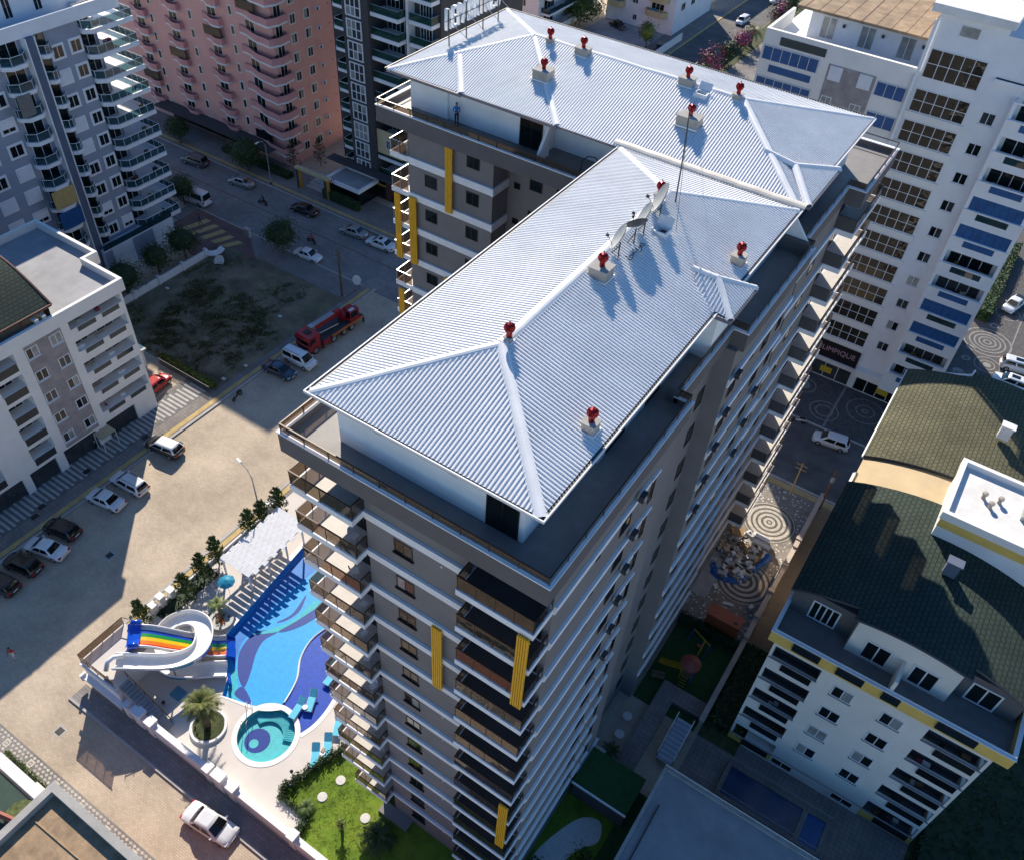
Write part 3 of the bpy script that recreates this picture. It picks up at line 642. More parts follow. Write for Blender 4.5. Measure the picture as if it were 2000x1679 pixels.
# yellow louvre screens
def louvre(n, p, a0, a1, z0, z1, k=5, d0=.06):
    b = MB(); mbox(b, n, p, a0, a1, z0+.3, z0+.4, d0-.06, d0); mbox(b, n, p, a0, a1, z1-.4, z1-.3, d0-.06, d0); mbox(b, n, p, a0, a1, (z0+z1)/2-.05, (z0+z1)/2+.05, d0-.06, d0)
    o = b.build('louvre_screen', 'louver_yellow', MAIN); w_ = (a1-a0)/k
    for i in range(k): fbox('slat', 'louver_yellow', o, n, p, a0+w_*i+w_*.14, a0+w_*(i+1)-w_*.14, z0, z1, d0+.002, d0+.13)
louvre('-y', .78, 8.1, 8.75, 24.9, 30.95, d0=.03)
louvre('-y', -.2, 13.62, 14.24, 30.5, 36.66); louvre('-y', -.2, 13.62, 14.24, 12.05, 18.3)
louvre('-y', 29.28, -12.2, -11.55, 33.75, 39.1); louvre('-y', 29.28, -15.75, -15.05, 27.6, 33.8); louvre('-y', 29.28, -12.3, -11.65, 21.6, 27.6)
louvre('-y', 29.3, -17.25, -16.65, 27.6, 33.6, 4); louvre('-y', 29.3, -17.25, -16.65, 18.4, 24.4, 4)
# ground floor frontage: low plinth with a sunken light well
MB().prism([(3.0,.02),(5.7,.02),(5.7,.94),(3.0,.94)], -.2, .9).build('plinth', 'wall_grey', MAIN)
MB().prism([(5.72,-.15),(14.2,-.15),(14.2,1.48),(10.22,1.48),(10.22,.94),(5.72,.94)], -.2, .45).build('plinth', 'concrete', MAIN)

# penthouse walls
PN = [(2.2,1.65),(12.35,1.65),(12.35,7.6),(12.65,7.6),(12.65,17.6),(13.7,17.6),(13.7,20.6),(12.65,20.6),(12.65,30.8),(12.65,44.0),(-16.9,44.0),(-16.9,31.2),(-13.5,31.2),(-13.5,31.35),(-5.1,31.35),(-5.1,32.6),(2.2,32.6)]
MB().prism(PN, 40.002, 42.98).build('penthouse_wall', 'white_plaster', MAIN)
window(MAIN, '-y', 1.65, 10.44, 12.1, 40.03, 42.1, 'frame_dark', 'pane_dark', .08, 2)
window(MAIN, '-y', 31.35, -7.27, -5.37, 40.03, 42.1, 'frame_dark', 'pane_dark', .08, 2)
window(MAIN, '+x', 12.65, 8.3, 10.2, 40.03, 42.1, 'frame_dark', 'pane_dark', .08, 2)
window(MAIN, '+x', 12.65, 12.4, 14.0, 40.03, 42.1, 'frame_dark', 'pane_dark', .08, 2)
window(MAIN, '+x', 12.65, 21.4, 22.4, 40.9, 42.1, 'frame_dark', 'pane_dark', .08, 1)
window(MAIN, '+x', 12.65, 34.0, 38.4, 40.03, 42.2, 'frame_dark', 'pane_dark', .08, 3)
for x in (8.65, 4.6): fbox('wall_lamp', 'steel_dark', MAIN, '-y', 1.65, x, x+.42, 42.3, 42.5, 0, .3)
for x in (-3.6, -1.6): fbox('wall_lamp', 'steel_dark', MAIN, '-y', 32.6, x, x+.9, 42.1, 42.3, 0, .25)
# sloping white fins that divide the terraces
for y0, xa, xb in ((30.6, 12.66, 14.7), (31.1-.35, -5.1, -5.1)):
    if xa != xb: MB().sweep([(xa,40.0),(xb,40.0),(xb,40.5),(xa,42.9)], 'y', y0, y0+.18).build('terrace_wall', 'white_plaster', MAIN)
MB().sweep([(30.0,40.0),(31.34,40.0),(31.34,42.4),(30.0,40.6)], 'x', -4.95, -4.75).build('terrace_wall', 'white_plaster', MAIN)
bx('terrace_wall', 'parapet_grey', MAIN, 12.66, 14.55, 30.35, 30.58, 40.0, 41.0)
bx('planter_box', 'parapet_grey', MAIN, 13.2, 13.9, 13.5, 14.1, 40.002, 40.9)

# roofs: near wing
E1 = dict(x0=1.4, x1=13.45, y0=.95, y1=29.75, z=43.2); RZ1 = 45.0; RX = 7.42; RY0, RY1 = 6.98, 23.7
z = 43.2
A_, B_, C_, D_ = (1.4,.95,z), (13.45,.95,z), (13.45,29.75,z), (1.4,29.75,z); R0, R1 = (RX,RY0,RZ1), (RX,RY1,RZ1)
for poly, e0, e1 in (([A_,B_,R0], A_, B_), ([B_,C_,R1,R0], B_, C_), ([C_,D_,R1], C_, D_), ([D_,A_,R0,R1], D_, A_)):
    corrugated(poly, e0, e1).build('roof_sheet', 'roof_metal', MAIN)
for a, b, w_ in ((A_,R0,.3),(B_,R0,.3),(C_,R1,.26),(D_,R1,.26),(R0,R1,.3)): cap(a, b, w_).build('ridge_cap', 'ridge_metal', MAIN)
ring(MB(), [(1.32,.87),(13.53,.87),(13.53,29.8),(1.32,29.8)], [(1.75,1.3),(13.1,1.3),(13.1,29.4),(1.75,29.4)], 42.985, 43.15).build('fascia', 'fascia', MAIN)
ring(MB(), [(1.14,.8),(13.66,.8),(13.66,29.9),(1.14,29.9)], [(1.2,.86),(13.6,.86),(13.6,29.84),(1.2,29.84)], 43.1, 43.24).build('gutter', 'ridge_metal', MAIN); ring(MB(), [(1.2,.862),(13.598,.862),(13.598,29.838),(1.2,29.838)], [(1.5,1.05),(13.35,1.05),(13.35,29.65),(1.5,29.65)], 43.151, 43.17).build('gutter_trough', 'gutter_dark', MAIN)
# small hipped bay on the right slope
gz = 43.2; g0, g1, g2, g3 = (14.4,17.3,gz), (14.4,20.8,gz), (11.9,17.3+.0,44.0), (11.9,20.8,44.0)
ga, gb = (12.75,19.05,44.1), (11.3,19.05,44.1)
corrugated([g0, g1, ga], g0, g1).build('roof_sheet', 'roof_metal', MAIN)
corrugated([g0, ga, gb, (12.6,17.3,43.6)], (12.0,17.3,gz), (14.4,17.3,gz)).build('roof_sheet', 'roof_metal', MAIN)
corrugated([g1, (12.6,20.8,43.6), gb, ga], (14.4,20.8,gz), (12.0,20.8,gz)).build('roof_sheet', 'roof_metal', MAIN)
for a, b in ((g0,ga),(g1,ga),(ga,gb)): cap(a, b, .22).build('ridge_cap', 'ridge_metal', MAIN)
MB().sweep([(17.2,42.95),(20.9,42.95),(20.9,43.18),(17.2,43.18)], 'x', 13.0, 14.48).build('fascia', 'fascia', MAIN)
# back wing: front slope steps back twice, so its eave is stepped
z = 43.2; RZ2 = 45.25
a0, a1, a2, a3 = (-17.6,29.5,z), (13.3,29.9,z), (13.3,45.1,z), (-17.6,45.1,z); q0, q1 = (-10.1,37.3,RZ2), (6.2,37.3,RZ2)
corrugated([a0, a1, q1, q0], a0, a1).build('roof_sheet', 'roof_metal', MAIN)
corrugated([a1, a2, q1], a1, a2).build('roof_sheet', 'roof_metal', MAIN)
corrugated([a2, a3, q0, q1], a2, a3).build('roof_sheet', 'roof_metal', MAIN)
corrugated([a3, a0, q0], a3, a0).build('roof_sheet', 'roof_metal', MAIN)
def slope(x, y): return 43.2+(y-29.5)*(RZ2-43.2)/7.8
for a, b, w_ in ((a0,q0,.3),(a3,q0,.26),(a2,q1,.26),(a1,q1,.3),(q0,q1,.26),((-11.1,29.6,43.24),(-13.7,33.0,slope(0,33.0)+.02),.3),((-3.4,29.75,43.27),(-9.9,37.0,slope(0,37.0)+.03),.3)):
    cap(a, b, w_).build('ridge_cap', 'ridge_metal', MAIN)
for xa, xb, yf in ((-17.68,-11.1,29.42),(-11.09,-3.4,29.62),(-3.39,1.2,29.85)):
    bx('fascia', 'fascia', MAIN, xa, xb, yf, yf+.4, 42.985, 43.19)
bx('fascia', 'fascia', MAIN, -17.72, -17.3, 29.83, 45.2, 42.985, 43.19); bx('fascia', 'gutter_dark', MAIN, -17.29, 13.38, 44.8, 45.2, 42.985, 43.19); bx('fascia', 'fascia', MAIN, 12.95, 13.4, 30.6, 44.79, 42.985, 43.19)
bx('gutter', 'ridge_metal', MAIN, 13.401, 13.47, 29.9, 45.2, 43.12, 43.24); bx('gutter', 'gutter_dark', MAIN, -17.75, 13.47, 45.201, 45.28, 43.12, 43.26); bx('gutter', 'gutter_dark', MAIN, -17.8, -17.722, 29.4, 45.2, 43.12, 43.26)
# right end: small hipped bay of the back wing
h0, h1 = (13.75,30.6,z), (13.75,36.4,z); ha, hb = (11.6,33.5,43.95), (9.5,33.5,44.25)
corrugated([h0, h1, ha], h0, h1).build('roof_sheet', 'roof_metal', MAIN)
corrugated([h1, (12.0,36.4,43.7), hb, ha], (13.75,36.4,z), (11.5,36.4,z)).build('roof_sheet', 'roof_metal', MAIN)
corrugated([h0, ha, hb, (12.0,30.6,43.55)], (11.5,30.6,z), h0).build('roof_sheet', 'roof_metal', MAIN)
for a, b in ((h0,ha),(h1,ha),(ha,hb)): cap(a, b, .26, .12).build('ridge_cap', 'ridge_metal', MAIN)
bx('fascia', 'fascia', MAIN, 13.41, 13.85, 30.5, 36.5, 42.98, 43.17)
# rolled flashing in the valley between the wings
pm('cream_flashing', (.62, .58, .5), .6, .1, 1.0, wear=((.5, .44, .34), 1.2, .6, .5))
rows = []
for i in range(13):
    x = .75+12.95*i/12; j = .02*(i % 2)
    rows.append([(x, 30.2+.38*cos(t)+j, 43.22+.2*sin(t)+j) for t in [pi*q/6 for q in range(7)]])
MB().grid(rows).build('valley_flashing', 'cream_flashing', MAIN)
# ------------------------------------------------------------------ things of the pool garden
pm('white_paint', (.74,.74,.75), .6, .05, 1.2, wear=((.62,.61,.6), .8, .62, .4)); pm('grey_paint', (.28,.28,.3), .6, .08, 1.5)
pm('slide_white', (.76,.76,.76), .25, .04, 1, coat=.3); pm('slide_blue', (.004,.07,.5), .22, .1, 1, coat=.5); pm('slide_teal', (.03,.25,.4), .25, .1, 1, coat=.3)
for nm, c in (('sl_blue',(.01,.06,.42)),('sl_green',(.01,.25,.04)),('sl_yellow',(.72,.5,.01)),('sl_orange',(.75,.17,.01)),('sl_red',(.5,.02,.015))): pm(nm, c, .25, .06, 1, coat=.4)
pm('stair_tread', (.3,.31,.33), .7, .1, 1.5); pm('lounger_blue', (.1,.5,.68), .7, .08, 3); pm('wood', (.2,.12,.06), .7, .2, 4); pm('bark', (.13,.09,.06), .9, .25, 6, bump=.5)
# garden wall along the south street
GW = thing('garden_wall', 'white rendered garden wall with square piers along the south street', 'wall', (-10,-5.3,0))
MB().box(-19.0,-.6,-5.5,-5.0,0,1.75).build('wall', 'white_paint', GW); bx('wall', 'white_paint', GW, -.598, 8, -5.5, -5.0, 0, 1.6)
for x, w_, h in ((-19.2,.55,1.95),(-18.1,1.05,2.2),(-16.5,.7,2.05),(-9.9,.55,1.95),(-8.9,1.0,2.2),(-7.3,.7,2.05),(-1.0,.6,2.0)):
    p = bx('pier', 'white_paint', GW, x, x+w_, -5.6, -4.9, 0.002, h); bx('pier_cap', 'white_paint', p, x-.06, x+w_+.06, -5.66, -4.84, h, h+.1)
# platform of the water slides
PT = thing('slide_platform', 'raised white terrace that the two water slides start from', 'platform', (-22,-3,0))
PLAT = [(-24.0,-5.3),(-19.7,-5.3),(-19.7,-4.1),(-20.6,-4.1),(-20.6,-.9),(-24.0,-.9)]
MB().prism(PLAT, 0, 3.55).build('base', 'white_paint', PT); MB().prism(inset(PLAT, -.06), 3.55, 3.62).build('floor', 'deck_tile', PT)
for z0, d_ in ((2.9,.12),(1.2,.45)): bx('ledge', 'white_paint', PT, -24.2, -19.3, -5.3-d_, -5.302, z0, z0+.25)
bx('ledge_end', 'white_paint', PT, -24.35, -24.15, -5.85, -5.302, .9, 1.7)
PR = [(-24.0,-.95),(-24.0,-5.25),(-19.75,-5.25)]
for a, b in ((PR[0],PR[1]),(PR[1],PR[2])):
    n = 4; a = Vector(a); b = Vector(b)
    for i in range(n):
        p, q = a.lerp(b, i/n), a.lerp(b, (i+1)/n); x0, x1 = sorted((p.x,q.x)); y0, y1 = sorted((p.y,q.y))
        if x1-x0 > .1: bx('glass_panel', 'smoked_glass', PT, x0+.04, x1-.04, y0-.01, y0+.01, 3.7, 4.52); 
        else: bx('glass_panel', 'smoked_glass', PT, x0-.01, x0+.01, y0+.04, y1-.04, 3.7, 4.52)
        bx('post', 'rail_brown', PT, p.x-.025, p.x+.025, p.y-.025, p.y+.025, 3.62, 4.55)
MB().tube([(-23.4,-.7,4.58),(-24.0,-.9,4.58),(-24.0,-5.25,4.58),(-19.7,-5.25,4.58)], .04, 6).build('handrail', 'rail_brown', PT)
# stairs
ST = thing('staircase', 'grey straight staircase climbing to the slide terrace', 'stairs', (-17,-4.7,.6)); n = 16
MB().sweep([(-19.7,DZ),(-15.2,DZ),(-15.2,DZ+.15),(-19.7,3.4)], 'y', -5.0, -4.1).build('carriage', 'grey_paint', ST)
for i in range(n): x = -15.25-i*.28; bx('tread', 'stair_tread', ST, x-.29, x, -5.02, -4.06, DZ+.12+i*.185, DZ+.2+i*.185)
MB().tube([(-15.2,-4.08,1.6),(-19.7,-4.08,4.5)], .04, 6).build('handrail', 'rail_brown', ST)
for i in range(6): x = -15.4-i*.85; z0 = DZ+.2+(x+15.25)/-.28*.185; bx('baluster', 'rail_brown', ST, x-.02, x+.02, -4.1, -4.06, z0, z0+.98)
def channel(path, w_, h, th, prof='u', wl=None):
    """open trough swept along a 3-D path; returns rows of the inner profile (left to right)"""
    P = [Vector(p) for p in path]; rows = []
    for i, p in enumerate(P):
        d_ = (P[min(i+1,len(P)-1)]-P[max(i-1,0)]); d_.z = 0; d_.normalize(); s = Vector((-d_.y, d_.x, 0))
        if prof == 'u': pr = [(-w_, h), (-w_*.97, h*.5), (-w_*.8, h*.16), (-w_*.4, .02), (0, 0), (w_*.4, .02), (w_*.8, h*.16), (w_*.97, h*.5), (w_, h)]
        else: pr = [(-w_, h), (-w_, .0)]+[(-w_+2*w_*k/6, 0) for k in range(1,6)]+[(w_, 0), (w_, h)]
        rows.append([p+s*a+Vector((0,0,b)) for a, b in pr])
    return rows
def smooth3(pts, n=6):
    out = []
    for i in range(len(pts)-1):
        p0, p1, p2, p3 = [Vector(pts[min(max(i+k-1,0),len(pts)-1)]) for k in range(4)]
        for j in range(n): t = j/n; out.append(.5*((2*p1)+(p2-p0)*t+(2*p0-5*p1+4*p2-p3)*t*t+(3*p1-p0-3*p2+p3)*t**3))
    out.append(Vector(pts[-1])); return out
def thick(mb, rows, t, mi=0):
    """outer skin of a trough: same rows pushed down/out by t"""
    low = [[p+Vector((0,0,-t)) for p in r] for r in rows]; mb.grid(low, mi, True)
    for r, q in ((0,0),(-1,-1)):
        mb.grid([[row[q] for row in rows],[row[q] for row in low]], mi)
# white curling slide
WS = thing('spiral_water_slide', 'white curling water slide that loops over the rainbow slide', 'water slide', (-18.5,0,.6))
path = smooth3([(-21.2,-3.95,4.1),(-20.0,-3.0,3.95),(-18.6,-1.75,3.5),(-17.6,-.4,3.1),(-17.35,1.1,2.75),(-18.1,2.4,2.5),(-19.4,3.2,2.3),(-20.8,3.0,2.1),(-21.7,1.8,1.95),(-21.4,.4,1.75),(-20.2,-.8,1.5),(-18.8,-1.05,1.25),(-17.3,-.1,1.05),(-16.2,.9,.9),(-15.2,1.75,.78)], 5)
rows = channel(path, .7, .46, .05); mb = MB(); mb.grid(rows, 0, True); mb.build('trough', 'slide_white', WS, True)
mb = MB(); thick(mb, rows, .09); sk = mb.build('shell', 'slide_white', WS, True)
for i0, i1, mt in ((12,18,'slide_teal'),(18,27,'slide_blue'),(27,34,'slide_teal'),(48,52,'slide_blue'),(52,60,'slide_teal')):
    mb = MB(); rr = rows[i0:i1]; mb.grid([[r[0]+(r[0]-r[4]).normalized()*.03+Vector((0,0,-.02)) for r in rr],[r[0]+(r[0]-r[4]).normalized()*.03+Vector((0,0,-.4)) for r in rr]]); mb.build('side_panel', mt, WS)
for k in (0, -1): MB().tube([r[k]+Vector((0,0,.02)) for r in rows],   .08, 6).build('edge_roll', 'slide_white', WS, True)
MB().tube([(-21.35,-4.75,4.0),(-21.5,-4.3,4.55),(-21.35,-3.8,4.75),(-21.0,-3.2,4.5)], .2, 8).build('entry_lip', 'slide_white', WS, True)
for x, y, z1 in ((-18.2,-1.1,3.2),(-17.4,1.2,2.6),(-19.9,3.1,2.1),(-21.5,1.2,1.8),(-18.9,-1.0,1.15)): MB().tube([(x,y,.55),(x,y,z1)], .07, 8).build('column', 'grey_paint', WS)
MB().tube([(-14.9,1.6,.25),(-14.2,1.1,.2),(-14.2,1.1,.75),(-14.9,1.7,.75)], .12, 6).build('end_lip', 'slide_blue', WS)
# rainbow slide
RS = thing('rainbow_water_slide', 'wide straight water slide with rainbow lanes and blue hood', 'water slide', (-19,.8,.6))
rp = smooth3([(-22.0,-1.55,4.25),(-21.0,-.7,4.05),(-19.7,.45,3.1),(-18.5,1.75,1.8),(-17.5,2.75,1.1),(-16.9,3.35,.95)], 5)
R = channel(rp, 1.0, .22, .05, 'flat')
lanes = ['sl_red','sl_orange','sl_yellow','sl_green','sl_blue','slide_white']
for i, mt in enumerate(lanes):
    mb = MB(); mb.grid([[r[1+i] for r in R],[r[2+i] for r in R]], 0, False); o = mb.build('lane', mt, RS, True)
mb = MB(); thick(mb, R, .12); mb.build('shell', 'slide_white', RS, True)
for k in (0, -1): MB().tube([r[k] for r in R], .09, 6).build('edge_roll', 'slide_white', RS, True)
hp = [Vector((-22.3,-1.85,4.1)), Vector((-21.9,-1.5,4.3)), Vector((-21.45,-1.1,4.3))]; d_ = Vector((.7,.7,0)); s_ = Vector((-.7,.7,0)); mb = MB()
rows = [[p+s_*(-1.15+2.3*k/8)+Vector((0,0,(.55 if k in (0,8) else .3 if k in (1,7) else .05)*(1 if i else .6))) for k in range(9)] for i, p in enumerate(hp)]
mb.grid(rows, 0, True); mb.grid([[p+Vector((0,0,-.5)) for p in r] for r in rows]); mb.build('hood', 'slide_blue', RS, True)
for k in (-1.12, 1.12): MB().tube([hp[0]+s_*k+Vector((0,0,-.6)), hp[1]+s_*k+Vector((0,0,.3)), hp[2]+s_*k+Vector((0,0,.4))], [.3,.33,.24], 8).build('hood_side', 'slide_blue', RS, True)
mb = MB(); e = R[-1]; mb.grid([[p+Vector((0,0,.01)) for p in e],[p+Vector((.5,.45,-.45)) for p in e]], 0, False); mb.build('splash_lip', 'slide_blue', RS)
for x, y, z1 in ((-19.9,.2,3.0),(-18.4,1.8,1.6),(-20.6,1.2,3.0)): MB().tube([(x,y,.55),(x,y,z1)], .08, 8).build('column', 'grey_paint', RS)
# pergola of overlapping white boards
PG = thing('pergola', 'white slatted pergola over the poolside terrace', 'pergola', (-21.3,12.4,.6))
for x in (-22.9,-19.5):
    for y in (8.95,11.3,13.6,15.8): bx('post', 'white_paint', PG, x-.07, x+.07, y-.07, y+.07, DZ, 2.85)
for x in (-22.9,-19.5): bx('beam', 'white_paint', PG, x-.09, x+.09, 8.7, 16.1, 2.852, 3.0)
for i in range(13):
    y = 8.8+i*.58
    for j in range(6):
        x = -23.0+j*.62+(.31 if i % 2 else 0)
        if x > -19.4: continue
        o = bx('board', 'white_paint', PG, x, x+.6, y, y+.55, 3.05, 3.09); o.rotation_euler = (RAD(12), 0, 0)
# sun loungers
def lounger(loc, rz, label):
    t = thing('sun_lounger', label, 'sun lounger', loc, rz, 'turquoise sun loungers'); fr = MB()
    for s in (-1, 1): fr.tube([(-.95,s*.31,.26),(.35,s*.31,.26),(.95,s*.31,.62)], .028, 6)
    fr.tube([(-.95,-.31,.26),(-.95,.31,.26)], .028, 6); fr.tube([(.95,-.31,.62),(.95,.31,.62)], .028, 6); fr.build('frame', 'slide_white', t)
    for x, y in ((-.8,-.31),(-.8,.31),(.4,-.31),(.4,.31)): MB().tube([(x,y,.0),(x,y,.25)], .025, 6).build('leg', 'slide_white', t)
    MB().grid([[(-.97,-.29,.3),(-.97,.29,.3)],[(.34,-.29,.3),(.34,.29,.3)]]).grid([[(-.97,-.29,.36),(-.97,.29,.36)],[(.34,-.29,.36),(.34,.29,.36)]], 0, True).grid([[(-.97,-.29,.3),(.34,-.29,.3)],[(-.97,-.29,.36),(.34,-.29,.36)]]).grid([[(-.97,.29,.3),(.34,.29,.3)],[(-.97,.29,.36),(.34,.29,.36)]]).build('seat_pad', 'lounger_blue', t)
    b = MB(); b.poly([(.34,-.29,.37),(.95,-.29,.72),(.95,.29,.72),(.34,.29,.37)][::-1]).poly([(.36,-.29,.3),(.97,-.29,.65),(.97,.29,.65),(.36,.29,.3)]); b.poly([(.34,-.29,.37),(.36,-.29,.3),(.97,-.29,.65),(.95,-.29,.72)]); b.poly([(.34,.29,.37),(.95,.29,.72),(.97,.29,.65),(.36,.29,.3)]); b.poly([(.95,-.29,.72),(.97,-.29,.65),(.97,.29,.65),(.95,.29,.72)]); b.build('back_pad', 'lounger_blue', t)
    return t
for (x, y, z_, a, lb) in ((-7.9,2.7,.47,100,'turquoise sun lounger on the blue pool ledge, left of its table'),(-7.45,3.85,.47,115,'turquoise sun lounger on the blue pool ledge, right of its table'),(-3.9,.45,.6,125,'turquoise sun lounger beside the hedge, left of the draped table'),(-3.65,1.65,.6,125,'turquoise sun lounger beside the hedge, right of the draped table'),(-4.15,3.5,.6,120,'turquoise sun lounger half hidden under the lowest balconies'),(-7.6,6.6,.47,95,'turquoise sun lounger far along the blue ledge, nearer one'),(-8.3,8.0,.47,95,'turquoise sun lounger far along the blue ledge, farther one')):
    lounger((x,y,z_), RAD(a), lb)
def side_table(loc, lb):
    t = thing('side_table', lb, 'table', loc, 0); MB().lathe([(0,.40),(.24,.40),(.24,.43),(0,.43)], 14).build('top', 'slide_white', t)
    for i in range(3): a = i*2.1; MB().tube([(.16*cos(a),.16*sin(a),.4),(.2*cos(a),.2*sin(a),0)], .02, 5).build('leg', 'slide_white', t)
side_table((-7.45,3.1,.47), 'small white table between the loungers on the blue ledge'); side_table((-3.55,.95,.6), 'small white table between the loungers beside the hedge')
pm('towel', (.4,.33,.25), .95, .15, 6); T = MB(); T.grid([[(-3.75+.28*i/4+random.uniform(-.02,.02), .95+.4*j/4, 1.08+.02*sin(i*2+j)) for i in range(5)] for j in range(5)]); T.grid([[(-3.75+.28*i/4, .95-.02*j, 1.08-.1*j) for i in range(5)] for j in range(4)], 0, True); tag(T.build('towel', 'towel'), 'crumpled brown towel draped over the small white table', 'towel')
# blue exercise mat / glass showcase under the palm
tag(MB().box(-17.6,-16.5,-2.5,-1.5,DZ,DZ+.05).box(-17.5,-16.6,-2.4,-1.6,DZ+.05,DZ+.09).build('foot_bath', 'slide_teal'), 'square turquoise foot bath behind the big palm', 'foot bath')
# lanterns
def lantern(loc, lb):
    t = thing('garden_lamp', lb, 'lamp', loc, 0); MB().lathe([(.07,0),(.07,.04),(.025,.08),(.025,.75)], 8).build('post', 'steel_dark', t); MB().lathe([(.0,.75),(.12,.78),(.15,.95),(.1,1.05),(.02,1.12),(0,1.14)], 8).build('head', 'steel_dark', t)
lantern((-4.3,-1.7,.6), 'dark garden lantern standing at the corner of the hedge')
pm('ball_dark', (.06,.01,.02), .3, .2, 3)
for x, y, lb in ((-17.3,-3.3,'dark red ball bollard light beside the staircase'),(-13.6,-.9,'dark red ball bollard light next to the palm planter')):
    t = thing('ball_light', lb, 'light', (x,y,DZ), 0); MB().lathe([(0,.1),(.12,.13),(.17,.25),(.12,.37),(0,.4)], 12).build('globe', 'ball_dark', t, True); MB().lathe([(.05,0),(.05,.12)], 8).build('stem', 'slide_white', t)
# pool ladders
for x, y, lb in ((-11.3,.55,'chrome pool ladder at the near edge of the big pool'),(-10.4,-.9,'chrome hand rail of the round paddling pool')):
    t = thing('pool_ladder', lb, 'ladder', (x,y,DZ), RAD(40))
    for s in (-.22,.22): MB().tube([(s,-.4,0),(s,-.38,.6),(s,-.1,.75),(s,.25,.55),(s,.4,-.2)], .025, 6).build('rail', 'steel_light', t, True)
# seating and beach umbrella by the pergola
t = thing('parasol', 'turquoise parasol beside the pergola', 'parasol', (-20.9,7.5,DZ), 0)
MB().lathe([(.8,1.95),(.45,2.15),(.03,2.3),(0,2.32)], 8).build('canopy', 'slide_teal', t); MB().tube([(0,0,0),(0,0,2.2)], .025, 6).build('pole', 'slide_white', t)
# --- street lamp by the garden, and other lamps
def street_lamp(loc, rz, h, lb, arm=1.5):
    t = thing('street_lamp', lb, 'street lamp', loc, rz); MB().tube([(0,0,0),(0,0,h*.55),(0,0,h*.85),(arm*.35,0,h*.96),(arm,0,h)], [.09,.075,.06,.05,.045], 8).build('pole', 'steel_light', t)
    MB().box(arm-.1,arm+.55,-.11,.11,h-.05,h+.06).build('head', 'rail_white', t); MB().lathe([(.16,0),(.16,.3),(.1,.34)], 8).build('base', 'steel_dark', t); return t
street_lamp((-25.3,15.8,.13), RAD(170), 7.2, 'tall bent street lamp beside the pool garden trees', 1.6)
street_lamp((-71,63.6,.13), RAD(-80), 7.5, 'tall street lamp in front of the pink block', 1.6)
# ------------------------------------------------------------------ neighbouring buildings
pm('blue_grey', (.29,.32,.39), .85, .06, .5); pm('cool_white', (.76,.77,.79), .8, .05, .5); pm('pilaster_blue', (.1,.13,.19), .8, .08, .6)
pm('clad_stone_and_shade', (.33,.295,.295), .85, .15, 1.2, bump=.2, wear=((.2,.18,.185), 1.0, .55, .6)); pm('warm_white', (.78,.765,.73), .8, .05, .5, wear=((.55,.53,.5), .5, .62, .3))
pm('pink', (.74,.4,.35), .85, .06, .4, wear=((.68,.36,.32), .4, .6, .4)); pm('pink_parapet', (.62,.3,.29), .8, .06, .6); pm('oxblood', (.09,.03,.028), .8, .15, 1)
pm('charcoal', (.055,.053,.058), .75, .1, .6); pm('beige', (.55,.44,.25), .85, .06, .6); pm('sand_wall', (.52,.4,.24), .85, .08, .5)
pm('cream_wall', (.74,.7,.63), .85, .06, .4, wear=((.66,.62,.55), .4, .62, .4)); pm('yellow_band', (.75,.5,.12), .8, .08, .6)
pm('brown_roof', (.33,.23,.14), .9, .25, .8, bump=.4, wear=((.2,.14,.09), .9, .52, .7)); pm('brown_trim', (.14,.055,.04), .7, .15, 1); pm('shutter_blue', (.012,.09,.26), .4, .15, 1); pm('shutter_white', (.7,.72,.76), .7, .04, 1)
pm('terracotta', (.3,.11,.08), .85, .12, 1); pm('awning_tan', (.5,.36,.14), .9, .08, 2); pm('awning_grey', (.17,.165,.16), .9, .12, 3); pm('flat_roof_white', (.7,.69,.67), .85, .1, .8, wear=((.5,.49,.47), .9, .58, .6)); pm('flat_roof_grey', (.33,.33,.34), .9, .12, .4, wear=((.42,.42,.42), .25, .55, .6))
brickmat('shingle_green', (.035,.055,.042), (.028,.045,.036), (.012,.02,.016), .5, .34, .12, .85, pi/2, .8, 'xy', .25, .3)
brickmat('shingle_olive', (.115,.11,.06), (.09,.09,.05), (.045,.045,.03), .5, .34, .12, .85, pi/2, .8, 'xy', .25, .3)
brickmat('shingle_dark', (.03,.032,.034), (.025,.026,.028), (.012,.012,.012), .5, .34, .12, .85, 0, .6)
SIDES = {'+x':'x','-x':'x','-y':'y','+y':'y'}
def louver_box(B, n, p, a0, a1, z0, z1, mat, out=.1): return fbox('shutter', mat, B, n, p, a0, a1, z0, z1, .003, out)
def clutter(B, n, p, a0, a1, z, depth):
    """chairs, racks and boxes left on a balcony, one part each"""
    for i in range(random.randint(0, 3)):
        a = random.uniform(a0+.2, max(a0+.21, a1-.7)); w_ = random.uniform(.3,.6)
        fbox('balcony_furniture', random.choice(['wood','oxblood','curtain','steel_dark','slide_white','towel','curtain_red']), B, n, p, a, a+w_, z, z+random.uniform(.35,.85), -depth+.15, -depth+.15+random.uniform(.3,.5))
